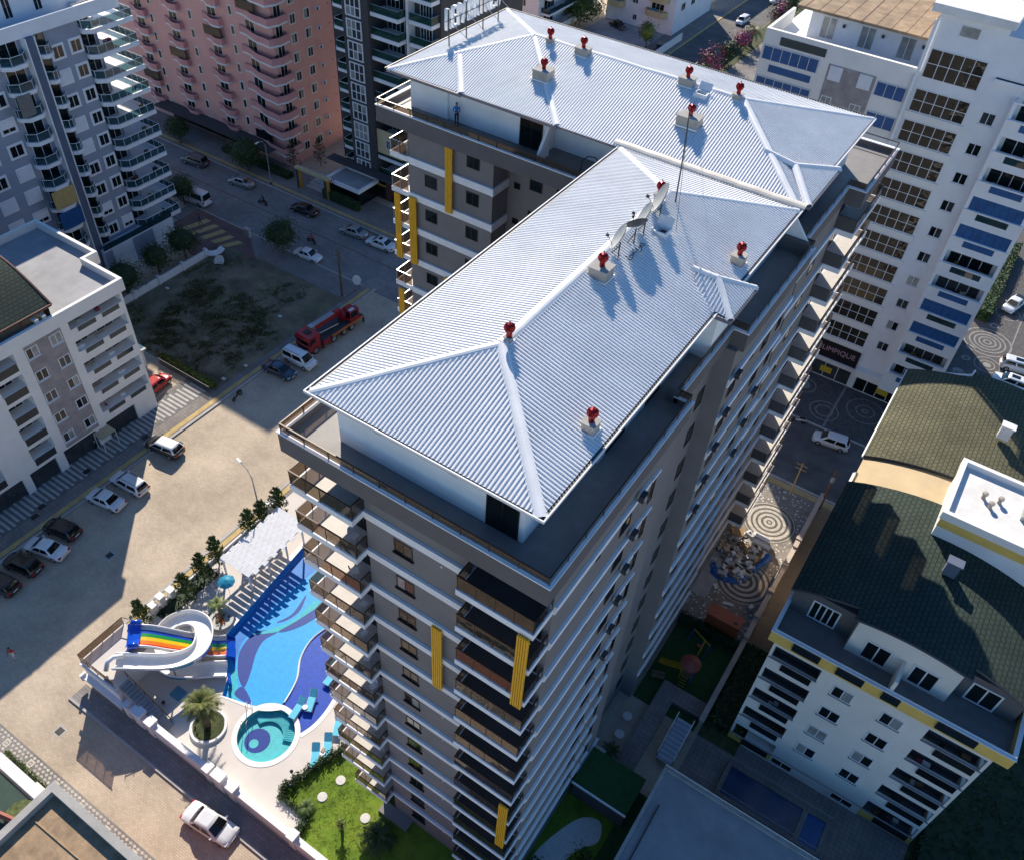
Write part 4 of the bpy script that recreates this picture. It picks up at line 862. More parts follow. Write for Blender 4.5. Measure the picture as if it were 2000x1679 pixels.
# ---- E: white block with stone cladding on the west street
E_ = thing('white_apartment_block', 'white five-storey block with brown stone panel and curved green roof, by the west street', 'building', (-50,10,0)); EX = -46.2
panemat('panel_slate', (.025,.05,.065)); MB().box(-62,EX-1.4,-22,20.7,0,16.1).build('wall', 'clad_stone_and_shade', E_)  # wall behind the loggias takes the stone colour to paint in their shade
FE = [2.75+2.76*i for i in range(5)]
holes = []
for z in FE: holes += [(14.5,20.45,z+1.02,z+2.36),(6.2,8.7,z+.95,z+2.36),(.6,3.2,z+.95,z+2.36)]
garages = [(-3.2,-.4),(.6,4.5),(5.3,8.3),(9.2,13.1),(14.4,18.1)]
holes += [(a,b,.02,2.4) for a,b in garages]
mb = MB(); hole_wall(mb, '+x', EX, -22, 20.7, 0, 16.1, holes, 1.399); mb.build('facade', 'warm_white', E_)
fbox('stone_panel', 'clad_stone_and_shade', E_, '+x', EX, 9.7, 13.62, 2.62, 16.0, .002, .03)
for i, z in enumerate(FE):
    for y0 in (12.25, 9.73):
        zz = z+.55+(-.0 if y0 > 11 else -.02); window(E_, '+x', EX+.03, y0, y0+1.25, zz, zz+1.2, 'rail_white', 'pane_mid', .09, 2, 'rail_white', paneset=['pane_mid','pane_pale','pane_dark'])
    for a0, a1 in ((15.2,17.25),(18.0,20.0)):
        bl = fbox('parapet_glass', 'panel_slate', E_, '+x', EX, a0, a1, z+.48, z+1.0, .002, .03)
    fbox('parapet_glass', 'steel_dark', E_, '+x', EX, 6.3, 8.6, z+.05, z+.93, .002, .03); fbox('parapet_glass', 'steel_dark', E_, '+x', EX, .7, 3.1, z+.05, z+.93, .002, .03)
    MB().tube([(EX+.02,14.5,z+1.07),(EX+.02,20.5,z+1.07),(EX-1.3,20.55,z+1.07)], .03, 5).build('handrail', 'rail_white', E_)
    window(E_, '+x', EX-1.4, 15.0, 16.6, z+.1, z+2.2, 'rail_white', 'pane_dark', .08, 2); window(E_, '+x', EX-1.4, 17.6, 19.6, z+.6, z+2.0, 'rail_white', 'pane_mid', .08, 2); window(E_, '+x', EX-1.4, 6.6, 8.2, z+.1, z+2.2, 'rail_white', 'pane_dark', .08, 2)
    clutter(E_, '+x', EX, 14.7, 20.3, z+.0+.02, 1.2)
    for a in (14.7, 17.0): fbox('balcony_furniture', random.choice(['curtain','curtain_red','slide_white']), E_, '+x', EX, a+random.random(), a+random.random()+.8, z+1.0, z+1.3, -.9, -.5)
for a, b in garages: window(E_, '+x', EX-.3, a, b, .02, 2.38, 'steel_dark', 'pane_mid', .08, 2)
ring(MB(), [(-61.5,-22),(EX+.25,-22),(EX+.25,21.1),(-51.6,21.1),(-51.6,22.6),(-61.5,22.6)], [(-61.2,-21.7),(EX-.1,-21.7),(EX-.1,20.75),(-51.95,20.75),(-51.95,22.25),(-61.2,22.25)], 16.0, 17.4).build('parapet', 'warm_white', E_)
MB().prism([(-61.3,-21.8),(EX-.05,-21.8),(EX-.05,20.8),(-51.8,20.8),(-51.8,22.4),(-61.3,22.4)], 16.11, 16.55).build('roof_terrace', 'flat_roof_grey', E_)
arch = [(-46.75+(-15.0)*t, 18.1+2.9*sin(pi*t)) for t in [i/18 for i in range(19)]]
P = [[(x,y,z) for x,z in arch] for y in (-22,-10,2,13.9)]; R_ = MB().grid(P, 0, False).grid([[(x,y,z-.2) for x,z in arch] for y in (-22,13.9)], 0, True).build('barrel_roof', 'shingle_green', E_, True)
MB().tube([(x,13.95,z-.05) for x,z in arch], .13, 6).build('roof_trim', 'brown_trim', R_); MB().tube([(-46.72,y,18.05) for y in (-22,13.9)], .12, 6).build('roof_trim', 'brown_trim', R_)
MB().poly([(x,13.6,z-.1) for x,z in arch]+[(-61.5,13.6,16.5),(-46.9,13.6,16.5)]).build('gable_wall', 'charcoal', E_); bx('attic_wall', 'sand_wall', E_, -61.4, -47.9, -21.9, 13.55, 16.56, 17.95)
for y in (2.0,6.4,10.6): MB().tube([(EX-.2,y,17.0),(-46.8,y,18.0)], .08, 6).build('roof_bracket', 'brown_trim', E_)
for y in (11.7,12.5): bx('chimney_cap', 'stone_pale', E_, -46.9, -46.2, y, y+.35, 17.41, 17.75)
# ---- B: blue-grey tower at the top left
B_ = thing('blue_grey_tower', 'tall blue-grey and white tower with teal glass balconies, at the top left', 'building', (-80,30,0)); BX = -72.3
MB().box(-92,BX,2,40.4,0,30.5).box(-92,BX-1.3,40.401,43.3,0,30.5).build('wall', 'blue_grey', B_)
MB().box(-91.6,-74.4,4,43,30.5,34.5).build('penthouse', 'cool_white', B_)
ring(MB(), [(-92.3,1.5),(BX+.55,1.5),(BX+.55,45.9),(-92.3,45.9)], [(-92,1.8),(BX+.2,1.8),(BX+.2,45.6),(-92,45.6)], 30.45, 31.9).build('parapet', 'cool_white', B_)
for y in (26.5,30.0,33.6,37.2): window(B_, '+x', -74.4, y, y+1.0, 31.6, 34.0, 'rail_white', 'pane_dark', .08, 1 if y in (30.0,) else 2)
fbox('pilaster', 'pilaster_blue', B_, '+x', BX, 33.35, 34.3, 0, 30.44, .002, .9)
fbox('pilaster_edge', 'cool_white', B_, '+x', BX, 33.2, 33.348, 0, 30.44, .002, .95); fbox('pilaster_edge', 'cool_white', B_, '+x', BX, 34.302, 34.45, 0, 30.44, .002, .95)
def rounded_balcony(B, x, y0, y1, z, d_, cut, glass, slabm, rail='rail_white', h=.95, th=.45, yin=0):
    """balcony on a +x facade with its corners cut; slab, glass and rail"""
    P = [(x,y0),(x+d_-cut,y0),(x+d_,y0+cut),(x+d_,y1-cut),(x+d_-cut,y1),(x,y1)]
    s = MB().prism(P, z-th, z).build('balcony', slabm, B); Q = [(x+.02,y0+.08)]+[(p[0]-.08, p[1]+(.08 if p[1] < (y0+y1)/2 else -.08)) for p in P[1:-1]]+[(x+.02,y1-.08)]
    mb = MB(); mb.grid([[(px,py,z+.08) for px,py in Q],[(px,py,z+h-.06) for px,py in Q]]); mb.build('glass', glass, s)
    MB().tube([(px,py,z+h) for px,py in Q], .035, 5).build('handrail', rail, s)
    for i in range(len(Q)-1):
        a, b = Vector(Q[i]), Vector(Q[i+1]); n = max(1, int((b-a).length/.9))
        for k in range(n): p = a.lerp(b, k/n); bx('post', rail, s, p.x-.02, p.x+.02, p.y-.02, p.y+.02, z, z+h-.03)
    return s
def corner_balcony(B, z):
    P = [(BX-1.29,40.45),(-71.9,40.45),(-71.1,41.3),(-71.1,46.9),(-78.5,46.9),(-78.5,43.32),(BX-1.29,43.32)]
    s = MB().prism(P, z-.5, z).build('balcony', 'cool_white', B); Q = [(BX-1.2,40.53),(-71.95,40.53),(-71.18,41.33),(-71.18,46.82),(-78.4,46.82)]
    for k in range(4): MB().grid([[(*Q[k],h),(*Q[k+1],h)] for h in (z+.08, z+.9)]).build('glass', 'teal_glass', s)
    MB().tube([(*q,z+.96) for q in Q], .04, 5).build('handrail', 'rail_white', s)
    for k in range(4):
        a, b = Vector(Q[k]), Vector(Q[k+1]); n = max(1, int((b-a).length/1.0))
        for j in range(n): p = a.lerp(b, j/n); bx('post', 'rail_white', s, p.x-.02, p.x+.02, p.y-.02, p.y+.02, z, z+.93)
for i in range(10):
    z = 29.3-2.85*i
    for y0, y1 in ((38.75,40.1),(36.35,37.75),(27.75,29.4),(24.6,26.2)):
        zz = z-2.2+(0 if y0 > 37 else -.05); f = fbox('window_surround', 'cool_white', B_, '+x', BX, y0-.18, y1+.18, zz-.18, zz+1.58, .002, .1)
        if random.random() < .45: s_ = fbox('shutter', 'shutter_white', f, '+x', BX, y0, y1, zz+random.choice([0,.0,.5]), zz+1.4, .102, .14)
        window(B_, '+x', BX+.1, y0, y1, zz, zz+1.4, 'rail_white', 'pane_dark', .09, 2, out=.035)
    # rounded small balconies, bay balconies and the big corner balconies
    rounded_balcony(B_, BX+.002, 34.46, 36.3, z-1.0, 1.15, .6, 'teal_glass', 'cool_white'); window(B_, '+x', BX, 34.7, 36.0, z-.95, z+1.2, 'frame_dark', 'pane_dark', .08, 1)
    rounded_balcony(B_, BX+.002, 29.9, 33.18, z-1.0, 1.35, .8, 'teal_glass', 'cool_white'); window(B_, '+x', BX, 30.4, 32.7, z-.95, z+1.2, 'rail_white', 'pane_dark', .08, 2)
    corner_balcony(B_, z); window(B_, '+x', BX-1.3, 41.0, 42.9, z+.1, z+2.2, 'rail_white', 'pane_dark', .08, 2)
    clutter(B_, '+x', BX+1.0, 41, 46.4, z+.01, 1.4)
fbox('awning', 'awning_grey', B_, '+x', BX, 29.95, 31.6, 22.9, 25.3, 1.3, 1.42); fbox('awning', 'awning_tan', B_, '+x', BX, 30.0, 33.0, 11.35, 13.6, 1.3, 1.42); fbox('awning', 'shutter_blue', B_, '+x', BX, 30.0, 33.0, 8.5, 10.75, 1.3, 1.42)
MB().prism([(BX,33.9),(-70.7,33.9),(-70.7,45.0),(BX,45.0)], 0, 3.5).build('podium', 'cool_white', B_); fbox('podium_panel', 'blue_grey', B_, '+x', -70.7, 38.3, 41.6, 0, 3.3, .002, .05); fbox('podium_panel', 'blue_grey', B_, '+x', -70.7, 33.9, 35.1, 0, 3.3, .002, .05)
bx('podium_glass', 'teal_glass', B_, -70.78, -70.72, 34.0, 45.0, 3.5, 4.3); bx('podium_glass', 'teal_glass', B_, BX, -70.8, 44.9, 44.96, 3.5, 4.3)
# ---- C: pink block with S-curved balconies
C_ = thing('pink_apartment_block', 'pink apartment block with wavy pink balconies edged in white', 'building', (-85,75,0)); CX, CY = -72.5, 69.4
MB().box(-118,CX,CY,84,0,40).build('wall', 'pink', C_)
def wavy(B, pts, z, h=.92):
    s = MB().prism(pts, z-.28, z).build('balcony', 'rail_white', B); n = len(pts); c = Vector((sum(p[0] for p in pts)/n, sum(p[1] for p in pts)/n))
    inn = [tuple(Vector(p).lerp(c, .07)) for p in pts]; mb = MB(); ring(mb, pts, inn, z+.002, z+h); mb.build('parapet', 'pink_parapet', s); MB().prism(inn, z+.001, z+.02).build('floor', 'oxblood', s)
    Q = [(*p, z+h+.2) for p in inn]; MB().tube(Q[:-1], .03, 5).build('handrail', 'steel_dark', s); return s
def scurve(x0, x1, y, d_, n=9): return [(x0+(x1-x0)*i/n, y-d_*(.12+.88*(.5-.5*cos(pi*min(1,max(0,(i/n-.12)/.75)))))) for i in range(n+1)]
for k in range(12):
    z = 22.0-2.76*(k-3)
    if z < 2: continue
    pts = scurve(-79.2,-73.6,CY,1.2)+[(-71.9,68.0),(-71.3,69.6),(-71.5,71.6),(CX,71.9),(CX,CY)]
    for col, x0 in enumerate((-79.2,-87.0,-96.0,-104.0)):
        if col == 0: P = pts
        else: P = scurve(x0+.3,x0+3.6,CY,1.0)+[(x0+4.4,68.6),(x0+4.4,CY)]
        wavy(C_, P+([(x0,CY)] if col == 0 else [(x0+.3,CY-.01)]), z)
        window(C_, '-y', CY, x0+1.4, x0+3.2, z+.1, z+2.1, 'rail_white', 'pane_dark', .08, 2)
        if (k*3+col) % 7 == 2: fbox('balcony_glazing', 'pane_dark', C_, '-y', CY, x0+.8, x0+4.3, z+.94, z+2.3, .7, .78)
    window(C_, '+x', CX, 70.0, 71.4, z+.1, z+2.1, 'rail_white', 'pane_dark', .08, 2)
    for x0 in (-80.95,-90.0,-99.2): f = fbox('window_surround', 'cream_wall', C_, '-y', CY, x0-.1, x0+.8, z-.95, z+.55, .002, .06); window(C_, '-y', CY-.06, x0, x0+.7, z-.85, z+.45, 'rail_white', 'pane_dark', .07, 1)
    for y0, y1 in ((72.9,74.0),(75.8,76.95)):
        f = fbox('window_surround', 'cream_wall', C_, '+x', CX, y0-.12, y1+.12, z-1.3, z+.3, .002, .06); window(C_, '+x', CX+.06, y0, y1, z-1.18, z+.18, 'rail_white', 'pane_mid', .07, 2, paneset=['pane_dark','pane_pale','pane_mid'])
    a = fbox('air_conditioner', 'shutter_white', C_, '+x', CX, 78.2, 78.9, z-.6, z-.1, .02, .32); fbox('fan_grille', 'steel_dark', a, '+x', CX, 78.26, 78.62, z-.56, z-.14, .321, .33)
    fbox('vent_hole', 'frame_dark', C_, '+x', CX, 80.9, 81.05, z-.4, z-.25, .002, .03)
MB().prism([(-100,66.6),(-74,66.6),(-74,69.3),(-100,69.3)], 2.9, 3.05).build('shop_canopy', 'charcoal', C_); window(C_, '-y', CY, -99, -84, .2, 2.7, 'steel_dark', 'pane_dark', .1, 6)
# ---- D: charcoal tower with green glass balconies
D2 = thing('charcoal_tower', 'charcoal tower with white framed windows and dark green glass balconies', 'building', (-55,78,0)); DY = 71.1
MB().box(-60.5,-56.0,DY,94,0,40).box(-55.999,-46.5,74.4,94,0,40).box(-64.5,-60.501,73.4,94,3,40).build('wall', 'charcoal', D2)
bx('side_wall', 'cool_white', D2, -60.6, -60.502, 71.4, 73.3, 3, 40)
for k in range(13):
    z = 33.0-2.88*k+.9; zb = z+.0
    if zb > 5:
        window(D2, '-y', DY, -59.85, -57.2, zb-2.3-.06, zb+.15, 'rail_white', 'pane_mid', .16, 3, rows=2, out=.12, paneset=['pane_mid','pane_pale','pane_mid'])
        s = rounded_balcony(D2, -60.61, 0,0,0,0,0,'green_glass','cool_white') if False else MB().prism([(-62.6,71.6),(-62.2,71.2),(-60.52,71.2),(-60.52,73.38),(-62.6,73.38)], zb-1.9, zb-1.5).build('balcony', 'cool_white', D2)
        MB().grid([[(-62.5,73.3,zz),(-62.5,71.65,zz),(-62.15,71.28,zz),(-60.55,71.28,zz)] for zz in (zb-1.45, zb-.6)]).build('glass', 'green_glass', s); MB().tube([(-62.5,73.3,zb-.57),(-62.5,71.65,zb-.57),(-62.15,71.28,zb-.57),(-60.55,71.28,zb-.57)], .04, 5).build('handrail', 'cool_white', s)
        for x0, x1, y0 in ((-55.98,-51.3,71.5),(-50.4,-46.7,72.6)):
            zz = zb-1.2; s = bx('balcony', 'cool_white' if k != 4 or x0 < -52 else 'beige', D2, x0, x1, y0, 74.39, zz-.5, zz)
            for q in ([(x0+.05,y0+.06),(x1-.06,y0+.06)],[(x1-.06,y0+.06),(x1-.06,74.3)]): MB().grid([[(*q[0],h),(*q[1],h)] for h in (zz+.05, zz+.95)]).build('glass', 'green_glass', s); MB().tube([(*q[0],zz+.98),(*q[1],zz+.98)], .035, 5).build('handrail', 'steel_light', s)
            window(D2, '-y', 74.4, x0+.5, x1-1.2, zz+.05, zz+2.2, 'rail_white', 'pane_dark', .1, 4)
fbox('mullion', 'cool_white', D2, '-y', 74.4, -51.2, -50.8, 0, 40, .002, 1.4); 
fbox('beige_panel', 'beige', D2, '-y', DY, -55.95, -51.4, 7.3, 10.9, -.5, -.35); MB().lathe([(.0,0),(.95,0),(.95,.1),(.75,.1),(.75,.05),(0,.05)], 28).build('round_window', 'charcoal', D2).matrix_local = Matrix.Translation((-53.9+55, 71.44-78, 9.0)) @ Matrix.Rotation(pi/2, 4, 'X')
window(D2, '-y', 71.42, -54.3, -53.5, 8.3, 9.7, 'rail_white', 'pane_dark', .1, 2)
MB().prism([(-64.5,69.4),(-52,69.4),(-52,71.09),(-64.5,71.09)], 4.2, 4.4).build('canopy', 'charcoal', D2)
pm('shop_yellow', (.5,.27,.03), .6, .1, 1); window(D2, '-y', 70.9, -57.8, -52.2, 2.3, 3.9, 'shop_yellow', 'pane_dark', .25, 3); window(D2, '-y', 70.9, -57.8, -52.2, .2, 2.2, 'steel_dark', 'pane_dark', .1, 5); bx('banner', 'oxblood', D2, -54.1, -52.9, 70.6, 70.7, .6, 3.4)
# ---- F: white tower on the right
F_ = thing('white_tower', 'tall white tower with gridded reflecting windows and blue shuttered balconies, at the right', 'building', (12,78,0)); FY = 72.3
MB().box(11.5,26.0,FY,92,0,42.2).box(-3.9,11.499,FY+.4,92,0,36.1).build('wall', 'cool_white', F_)
MB().prism([(10.7,71.6),(18.0,71.6),(18.0,92),(10.7,92)], 42.9, 43.6).build('roof_slab', 'flat_roof_white', F_); bx('upper_wall', 'cool_white', F_, 11.5, 17.6, FY+.002, 91, 42.201, 42.899)
MB().prism([(18.001,72.0),(27,72.0),(27,92),(18.001,92)], 38.2, 38.6).build('eave', 'cool_white', F_); MB().sweep([(72.1,38.6),(92,38.6),(84,43.2)], 'x', 18.1, 26.9).build('side_roof', 'shingle_dark', F_)
window(F_, '-y', FY, 13.6, 15.35, 41.2, 42.2, 'rail_white', 'dish_grey' if False else 'pane_pale', .06, 1)
zt = [39.7]+[35.95-3.06*i for i in range(10)]
for i, z in enumerate(zt):
    window(F_, '-y', FY, 11.85, 17.0, z-(2.7 if i == 0 else 2.2), z, 'rail_white', 'pane_amber', .08, 5, rows=2, out=.06)
    if i:
        window(F_, '-y', FY, 18.25, 19.52, z-1.6, z-.42, 'rail_white', 'pane_mid', .08, 2, 'rail_white', paneset=['pane_mid','pane_pale','pane_dark'])
        fbox('floor_band', 'warm_white', F_, '-y', FY, 11.6, 17.2, z-2.85, z-2.25, .002, .14)
fbox('pier', 'cool_white', F_, '-y', FY, 11.3, 11.58, 0, 42.2, .145, .4)
kinds = ['o','o','o','b','b','o','g','b','b','g','o']
mb = MB(); holes = []
for i in range(11): z = 36.0-3.06*(i+0)-.0; holes.append((20.75,25.75,z-.05,z+1.35))
hole_wall(mb, '-y', 71.0, 20.4, 26.1, 2.6, 37.5, holes, .2); mb.build('balcony_front', 'cool_white', F_); bx('balcony_side', 'cool_white', F_, 25.9, 26.1, 71.201, 72.299, 2.6, 37.5); bx('balcony_side', 'cool_white', F_, 20.4, 20.6, 71.201, 72.299, 2.6, 37.5)
for i, kd in enumerate(kinds):
    z = 36.0-3.06*i
    bx('balcony_floor', 'warm_white', F_, 20.601, 25.899, 71.201, 72.299, z-1.0, z-.8); fbox('parapet_glass', 'teal_glass' if i % 2 else 'shutter_blue', F_, '-y', 71.0, 21.8, 24.8, z-.95, z-.3, .002, .03); fbox('ledge', 'cool_white', F_, '-y', 71.0, 20.5, 26.0, z-.2, z-.06, .002, .18)
    if kd == 'b':
        for q in range(7): fbox('shutter', 'shutter_blue', F_, '-y', 71.1, 20.78+q*.71, 20.78+q*.71+.69, z-.04, z+1.34, 0, .04)
    else: window(F_, '-y', 72.3, 21.0, 25.4, z-.7, z+1.4, 'rail_white', 'pane_mid' if kd == 'g' else 'pane_dark', .09, 4); clutter(F_, '-y', 71.3, 21, 25.5, z-.79, .8)
# left wing of the white tower: terrace, set-back top floor with brown roof
mb = MB(); hole_wall(mb, '-y', FY, -3.9, 11.3, 24, 37.6, [(-3.7,2.2,34.6,36.0),(-3.7,2.2,31.5,32.9),(8.2,11.1,34.2,35.6),(8.2,11.1,31.2,32.6)], .4); mb.build('wing_front', 'warm_white', F_)
bx('terrace_side', 'warm_white', F_, -3.9, -3.6, FY+.401, 80, 36.1, 37.6)
for a0, a1, z0 in ((-3.7,2.2,34.6),(-3.7,2.2,31.5),(8.2,11.1,34.2),(8.2,11.1,31.2)): window(F_, '-y', FY-.05, a0, a1, z0, z0+1.4, 'rail_white', 'shutter_blue', .06, 6 if a1 < 5 else 3, out=.05); 
fbox('parapet_glass', 'shutter_blue', F_, '-y', FY, -2.7, 1.8, 33.5, 34.2, .002, .05); fbox('parapet_glass', 'teal_glass', F_, '-y', FY, -2.2, 2.6, 36.3, 37.1, .002, .05)
fbox('beige_panel', 'clad_stone_and_shade', F_, '-y', FY, 3.2, 8.0, 31, 35.9, .002, .04); 
for x0 in (3.4,6.4): fbox('shutter', 'shutter_white', F_, '-y', FY, x0, x0+1.3, 34.4, 35.8, .042, .09); window(F_, '-y', FY-.042, x0+.0, x0+1.1, 31.6, 32.8, 'rail_white', 'pane_pale', .08, 2)
bx('top_floor', 'cool_white', F_, -1.0, 11.2, 76.9, 91, 36.101, 39.3); R_ = MB().box(-2.2,11.2,74.9,91,39.301,39.55).build('brown_roof', 'brown_roof', F_)
for i in range(9): bx('roof_seam', 'brown_trim' if i % 4 == 0 else 'brown_roof', R_, -1.4+i*1.45, -1.34+i*1.45, 74.95, 90.9, 39.551, 39.59)
for x0 in (.2,4.2,8.2): window(F_, '-y', 76.9, x0, x0+1.6, 36.4, 38.6, 'shutter_white', 'pane_pale', .1, 2); fbox('wall_lamp', 'steel_dark', F_, '-y', 76.9, x0+2.2, x0+2.45, 37.9, 38.2, 0, .2)
# ground floor: signboard and shop windows
pm('sign_black', (.012,.01,.012), .4, .1, 1); pm('sign_pink', (.5,.3,.34), .6, .05, 2); pm('poster_yellow', (.55,.4,.03), .7, .1, 4)
sb = fbox('signboard', 'sign_black', F_, '-y', FY, 12.0, 17.1, 3.1, 5.4, .003, .2); fbox('sign_frame', 'rail_white', sb, '-y', FY, 11.9, 17.2, 2.9, 3.098, .0, .4)
window(F_, '-y', FY, 12.1, 17.0, .15, 2.4, 'rail_white', 'pane_mid', .1, 3, out=.08); window(F_, '-y', FY, 17.6, 24.4, .15, 2.6, 'rail_white', 'pane_dark', .1, 5, out=.08); fbox('balcony_front', 'warm_white', F_, '-y', FY, 17.3, 26, 2.7, 3.6, .002, 1.0)
for x0 in (13.3,20.3): fbox('poster', 'poster_yellow', F_, '-y', FY, x0, x0+1.4, .9, 1.75, .081, .1)
def text_mesh(txt, size, ext):
    c = bpy.data.curves.new('lettering', 'FONT'); c.body = txt; c.size = size; c.extrude = ext; c.align_x = 'CENTER'
    o = bpy.data.objects.new('lettering', c); COL.objects.link(o); bpy.context.view_layer.update(); dg = bpy.context.evaluated_depsgraph_get(); me = bpy.data.meshes.new_from_object(o.evaluated_get(dg)); bpy.data.objects.remove(o); return me
def lettering(txt, size, ext, mat, parent, loc, rot):
    me = text_mesh(txt, size, ext); me.materials.clear(); me.materials.append(MATS[mat]); o = share('lettering', me, parent, loc); o.rotation_euler = rot; return o
lettering('ILIMPIQUE', .95, .03, 'sign_pink', sb, (14.55, FY-.24, 4.15), (pi/2,0,0))
# ---- G: cream block with barrel roofs at the lower right
G_ = thing('cream_apartment_block', 'cream block with yellow bands and dark green barrel roofs, at the lower right', 'building', (30,30,0)); GY = 21.7
MB().box(24.3,36.6,GY+1.3,54,-.3,15.6).box(36.601,38.3,GY+1.3,54,-.3,15.6).build('wall', 'cream_wall', G_)
FG = [.0,3.05,6.05,9.05,12.05]
holes = [(23.2,26.7,z+1.3,z+2.85) for z in FG]+[(34.3,38.2,z+1.3,z+2.85) for z in FG]
mb = MB(); hole_wall(mb, '-y', GY, 23.0, 38.4, .3 if False else 1.4, 15.6, holes, .25); mb.build('facade', 'cream_wall', G_); MB().box(24.3,34.3,GY+.0,GY+1.299,-.3,1.399).build('facade', 'cream_wall', G_)
bx('core', 'cream_wall', G_, 26.75, 34.25, GY+.251, GY+1.299, 1.4, 15.6)
for sx_, (a, b) in ((23.0,(23.0,23.25)),(38.15,(38.15,38.4))): mb = MB(); [mb.box(a, b, GY+.251, GY+2.6, z+.2, z+1.34) for z in FG]; mb.build('loggia_side', 'cream_wall', G_)
bx('loggia_back', 'cream_wall', G_, 23.4, 24.29, GY+1.8, 40, 1.4, 15.6)
for i, z in enumerate(FG):
    for a0, a1 in ((23.05,26.72),(34.28,38.35)):
        bx('loggia_floor', 'terrace_tile', G_, a0+.2, a1, GY+.251, GY+1.29, z+.12, z+.3); fbox('ledge', 'grey_paint', G_, '-y', GY, a0, a1+.02, z+1.3, z+1.4, .002, .1)
        fbox('parapet_glass', 'pane_dark', G_, '-y', GY, a0+1.1, a1-.3, z+.5, z+1.22, .002, .12)
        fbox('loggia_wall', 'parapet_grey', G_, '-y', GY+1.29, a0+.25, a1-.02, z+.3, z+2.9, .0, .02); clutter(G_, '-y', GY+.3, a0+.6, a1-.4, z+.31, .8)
    if i in (0,4): 
        for a0, a1 in ((22.98,26.73),(34.26,38.42)): fbox('yellow_band', 'yellow_band', G_, '-y', GY, a0, a1, z+.35 if i == 0 else z+3.55, z+1.25 if i == 0 else z+3.6, .003, .02)
    for a0 in (27.88, 31.4):
        if i > 0: window(G_, '-y', GY, a0, a0+1.5, z+.85+(0 if i < 9 else 0), z+2.15, 'rail_white', 'pane_dark', .08, 2, 'grey_paint', out=.05, paneset=['pane_dark','pane_dark','pane_pale'])
for a0 in (26.8,31.9): window(G_, '-y', GY, a0, a0+1.8, .35, 1.2, 'rail_white', 'pane_dark', .08, 2)
# terrace with yellow parapet
TG = [(22.5,GY-.35),(39.2,GY-.35),(39.2,40),(22.5,40)]
ring(MB(), TG, inset(TG,.22), 15.62, 16.75).build('parapet', 'yellow_band', G_); ring(MB(), inset(TG,-.04), inset(TG,.26), 16.752, 16.82).build('coping', 'cool_white', G_); MB().prism(inset(TG,.15), 15.605, 15.9).build('terrace_floor', 'terrace_tile', G_)
for a0, a1 in ((24.2,26.2),(27.4,29.3),(30.6,31.8),(34.3,36.9)): fbox('parapet_glass', 'pane_dark', G_, '-y', GY-.35, a0, a1, 15.95, 16.7, .002, .14); 
ring(MB(), inset(TG,.08), inset(TG,.14), 17.0, 17.05).build('handrail', 'rail_white', G_)
for x0 in (28.0,31.6): fbox('slot', 'frame_dark', G_, '-y', GY, x0, x0+1.6, 15.35, 15.45, .002, .03)
# attic storey
MB().box(22.7,38.6,24.6,37,15.9,18.7).build('attic_wall', 'parapet_grey', G_); MB().sweep([(27.3,15.9),(34.4,15.9)]+[(34.4-7.1*i/8, 18.28+1.95*sin(pi*(34.4-7.1*i/8-22.3)/16.4)**.8) for i in range(9)], 'y', 23.6, 24.599).build('attic_wall', 'cream_wall', G_); bx('dividing_wall', 'cream_wall', G_, 30.85, 31.1, GY-.1, 23.599, 15.9, 17.9)
for y, a0, a1 in ((24.6,24.1,26.15),(23.6,28.3,30.15),(23.6,31.6,33.4),(24.6,35.3,37.3)): window(G_, '-y', y, a0, a1, 16.1, 18.1, 'rail_white', 'pane_dark', .12, 2 if a0 > 25 else 4, out=.06)
def gz(x): t = (x-22.3)/16.4; return 18.55+1.95*sin(pi*min(1,max(0,t)))**.8
def barrel(x0, x1, y0, y1, mat, dz=0., nm='barrel_roof'):
    xs = [x0+(x1-x0)*i/14 for i in range(15)]; n = max(2, int((y1-y0)/3)); mb = MB(); P = [[(x, y0+(y1-y0)*j/n, gz(x)+dz) for x in xs] for j in range(n+1)]
    mb.grid(P, 0, True) if False else mb.grid(P, 0); Q = [[(p[0],p[1],p[2]-.25) for p in r] for r in P]; mb.grid(Q, 0, True); mb.grid([P[0],Q[0]]); mb.grid([P[-1],Q[-1]], 0, True); mb.grid([[r[0] for r in P],[r[0] for r in Q]], 0, True); mb.grid([[r[-1] for r in P],[r[-1] for r in Q]])
    o = mb.build(nm, mat, G_); MB().tube([(x,y0-.02,gz(x)+dz-.1) for x in xs], .1, 5).build('eave_trim', 'gutter_dark', o); return o
barrel(22.4,38.9,24.15,36.8,'shingle_green'); barrel(26.9,34.8,23.1,24.14,'shingle_green',-.02); barrel(22.6,38.7,40.6,54.2,'shingle_olive',-.2); barrel(27.7,38.7,54.21,55.2,'shingle_olive',-.2)
for y in (53.9,): MB().tube([(22.55,40.6,18.3),(22.55,54.2,18.35),(27.6,54.3,20.3),(27.7,55.2,20.3)], .1, 5).build('eave_trim', 'rail_white', G_)
barrel(22.7,36,36.82,40.58,'sand_wall',-.5,'valley_roof'); MB().box(22.9,38.5,37.0,40.5,15.9,18.0).box(22.9,38.5,41,54,15.6,18.3).build('attic_wall', 'sand_wall', G_)
for y0, y1, m_ in ((25.5,32.5,'shingle_olive'),(43,53.5,'sand_wall')): 
    pass
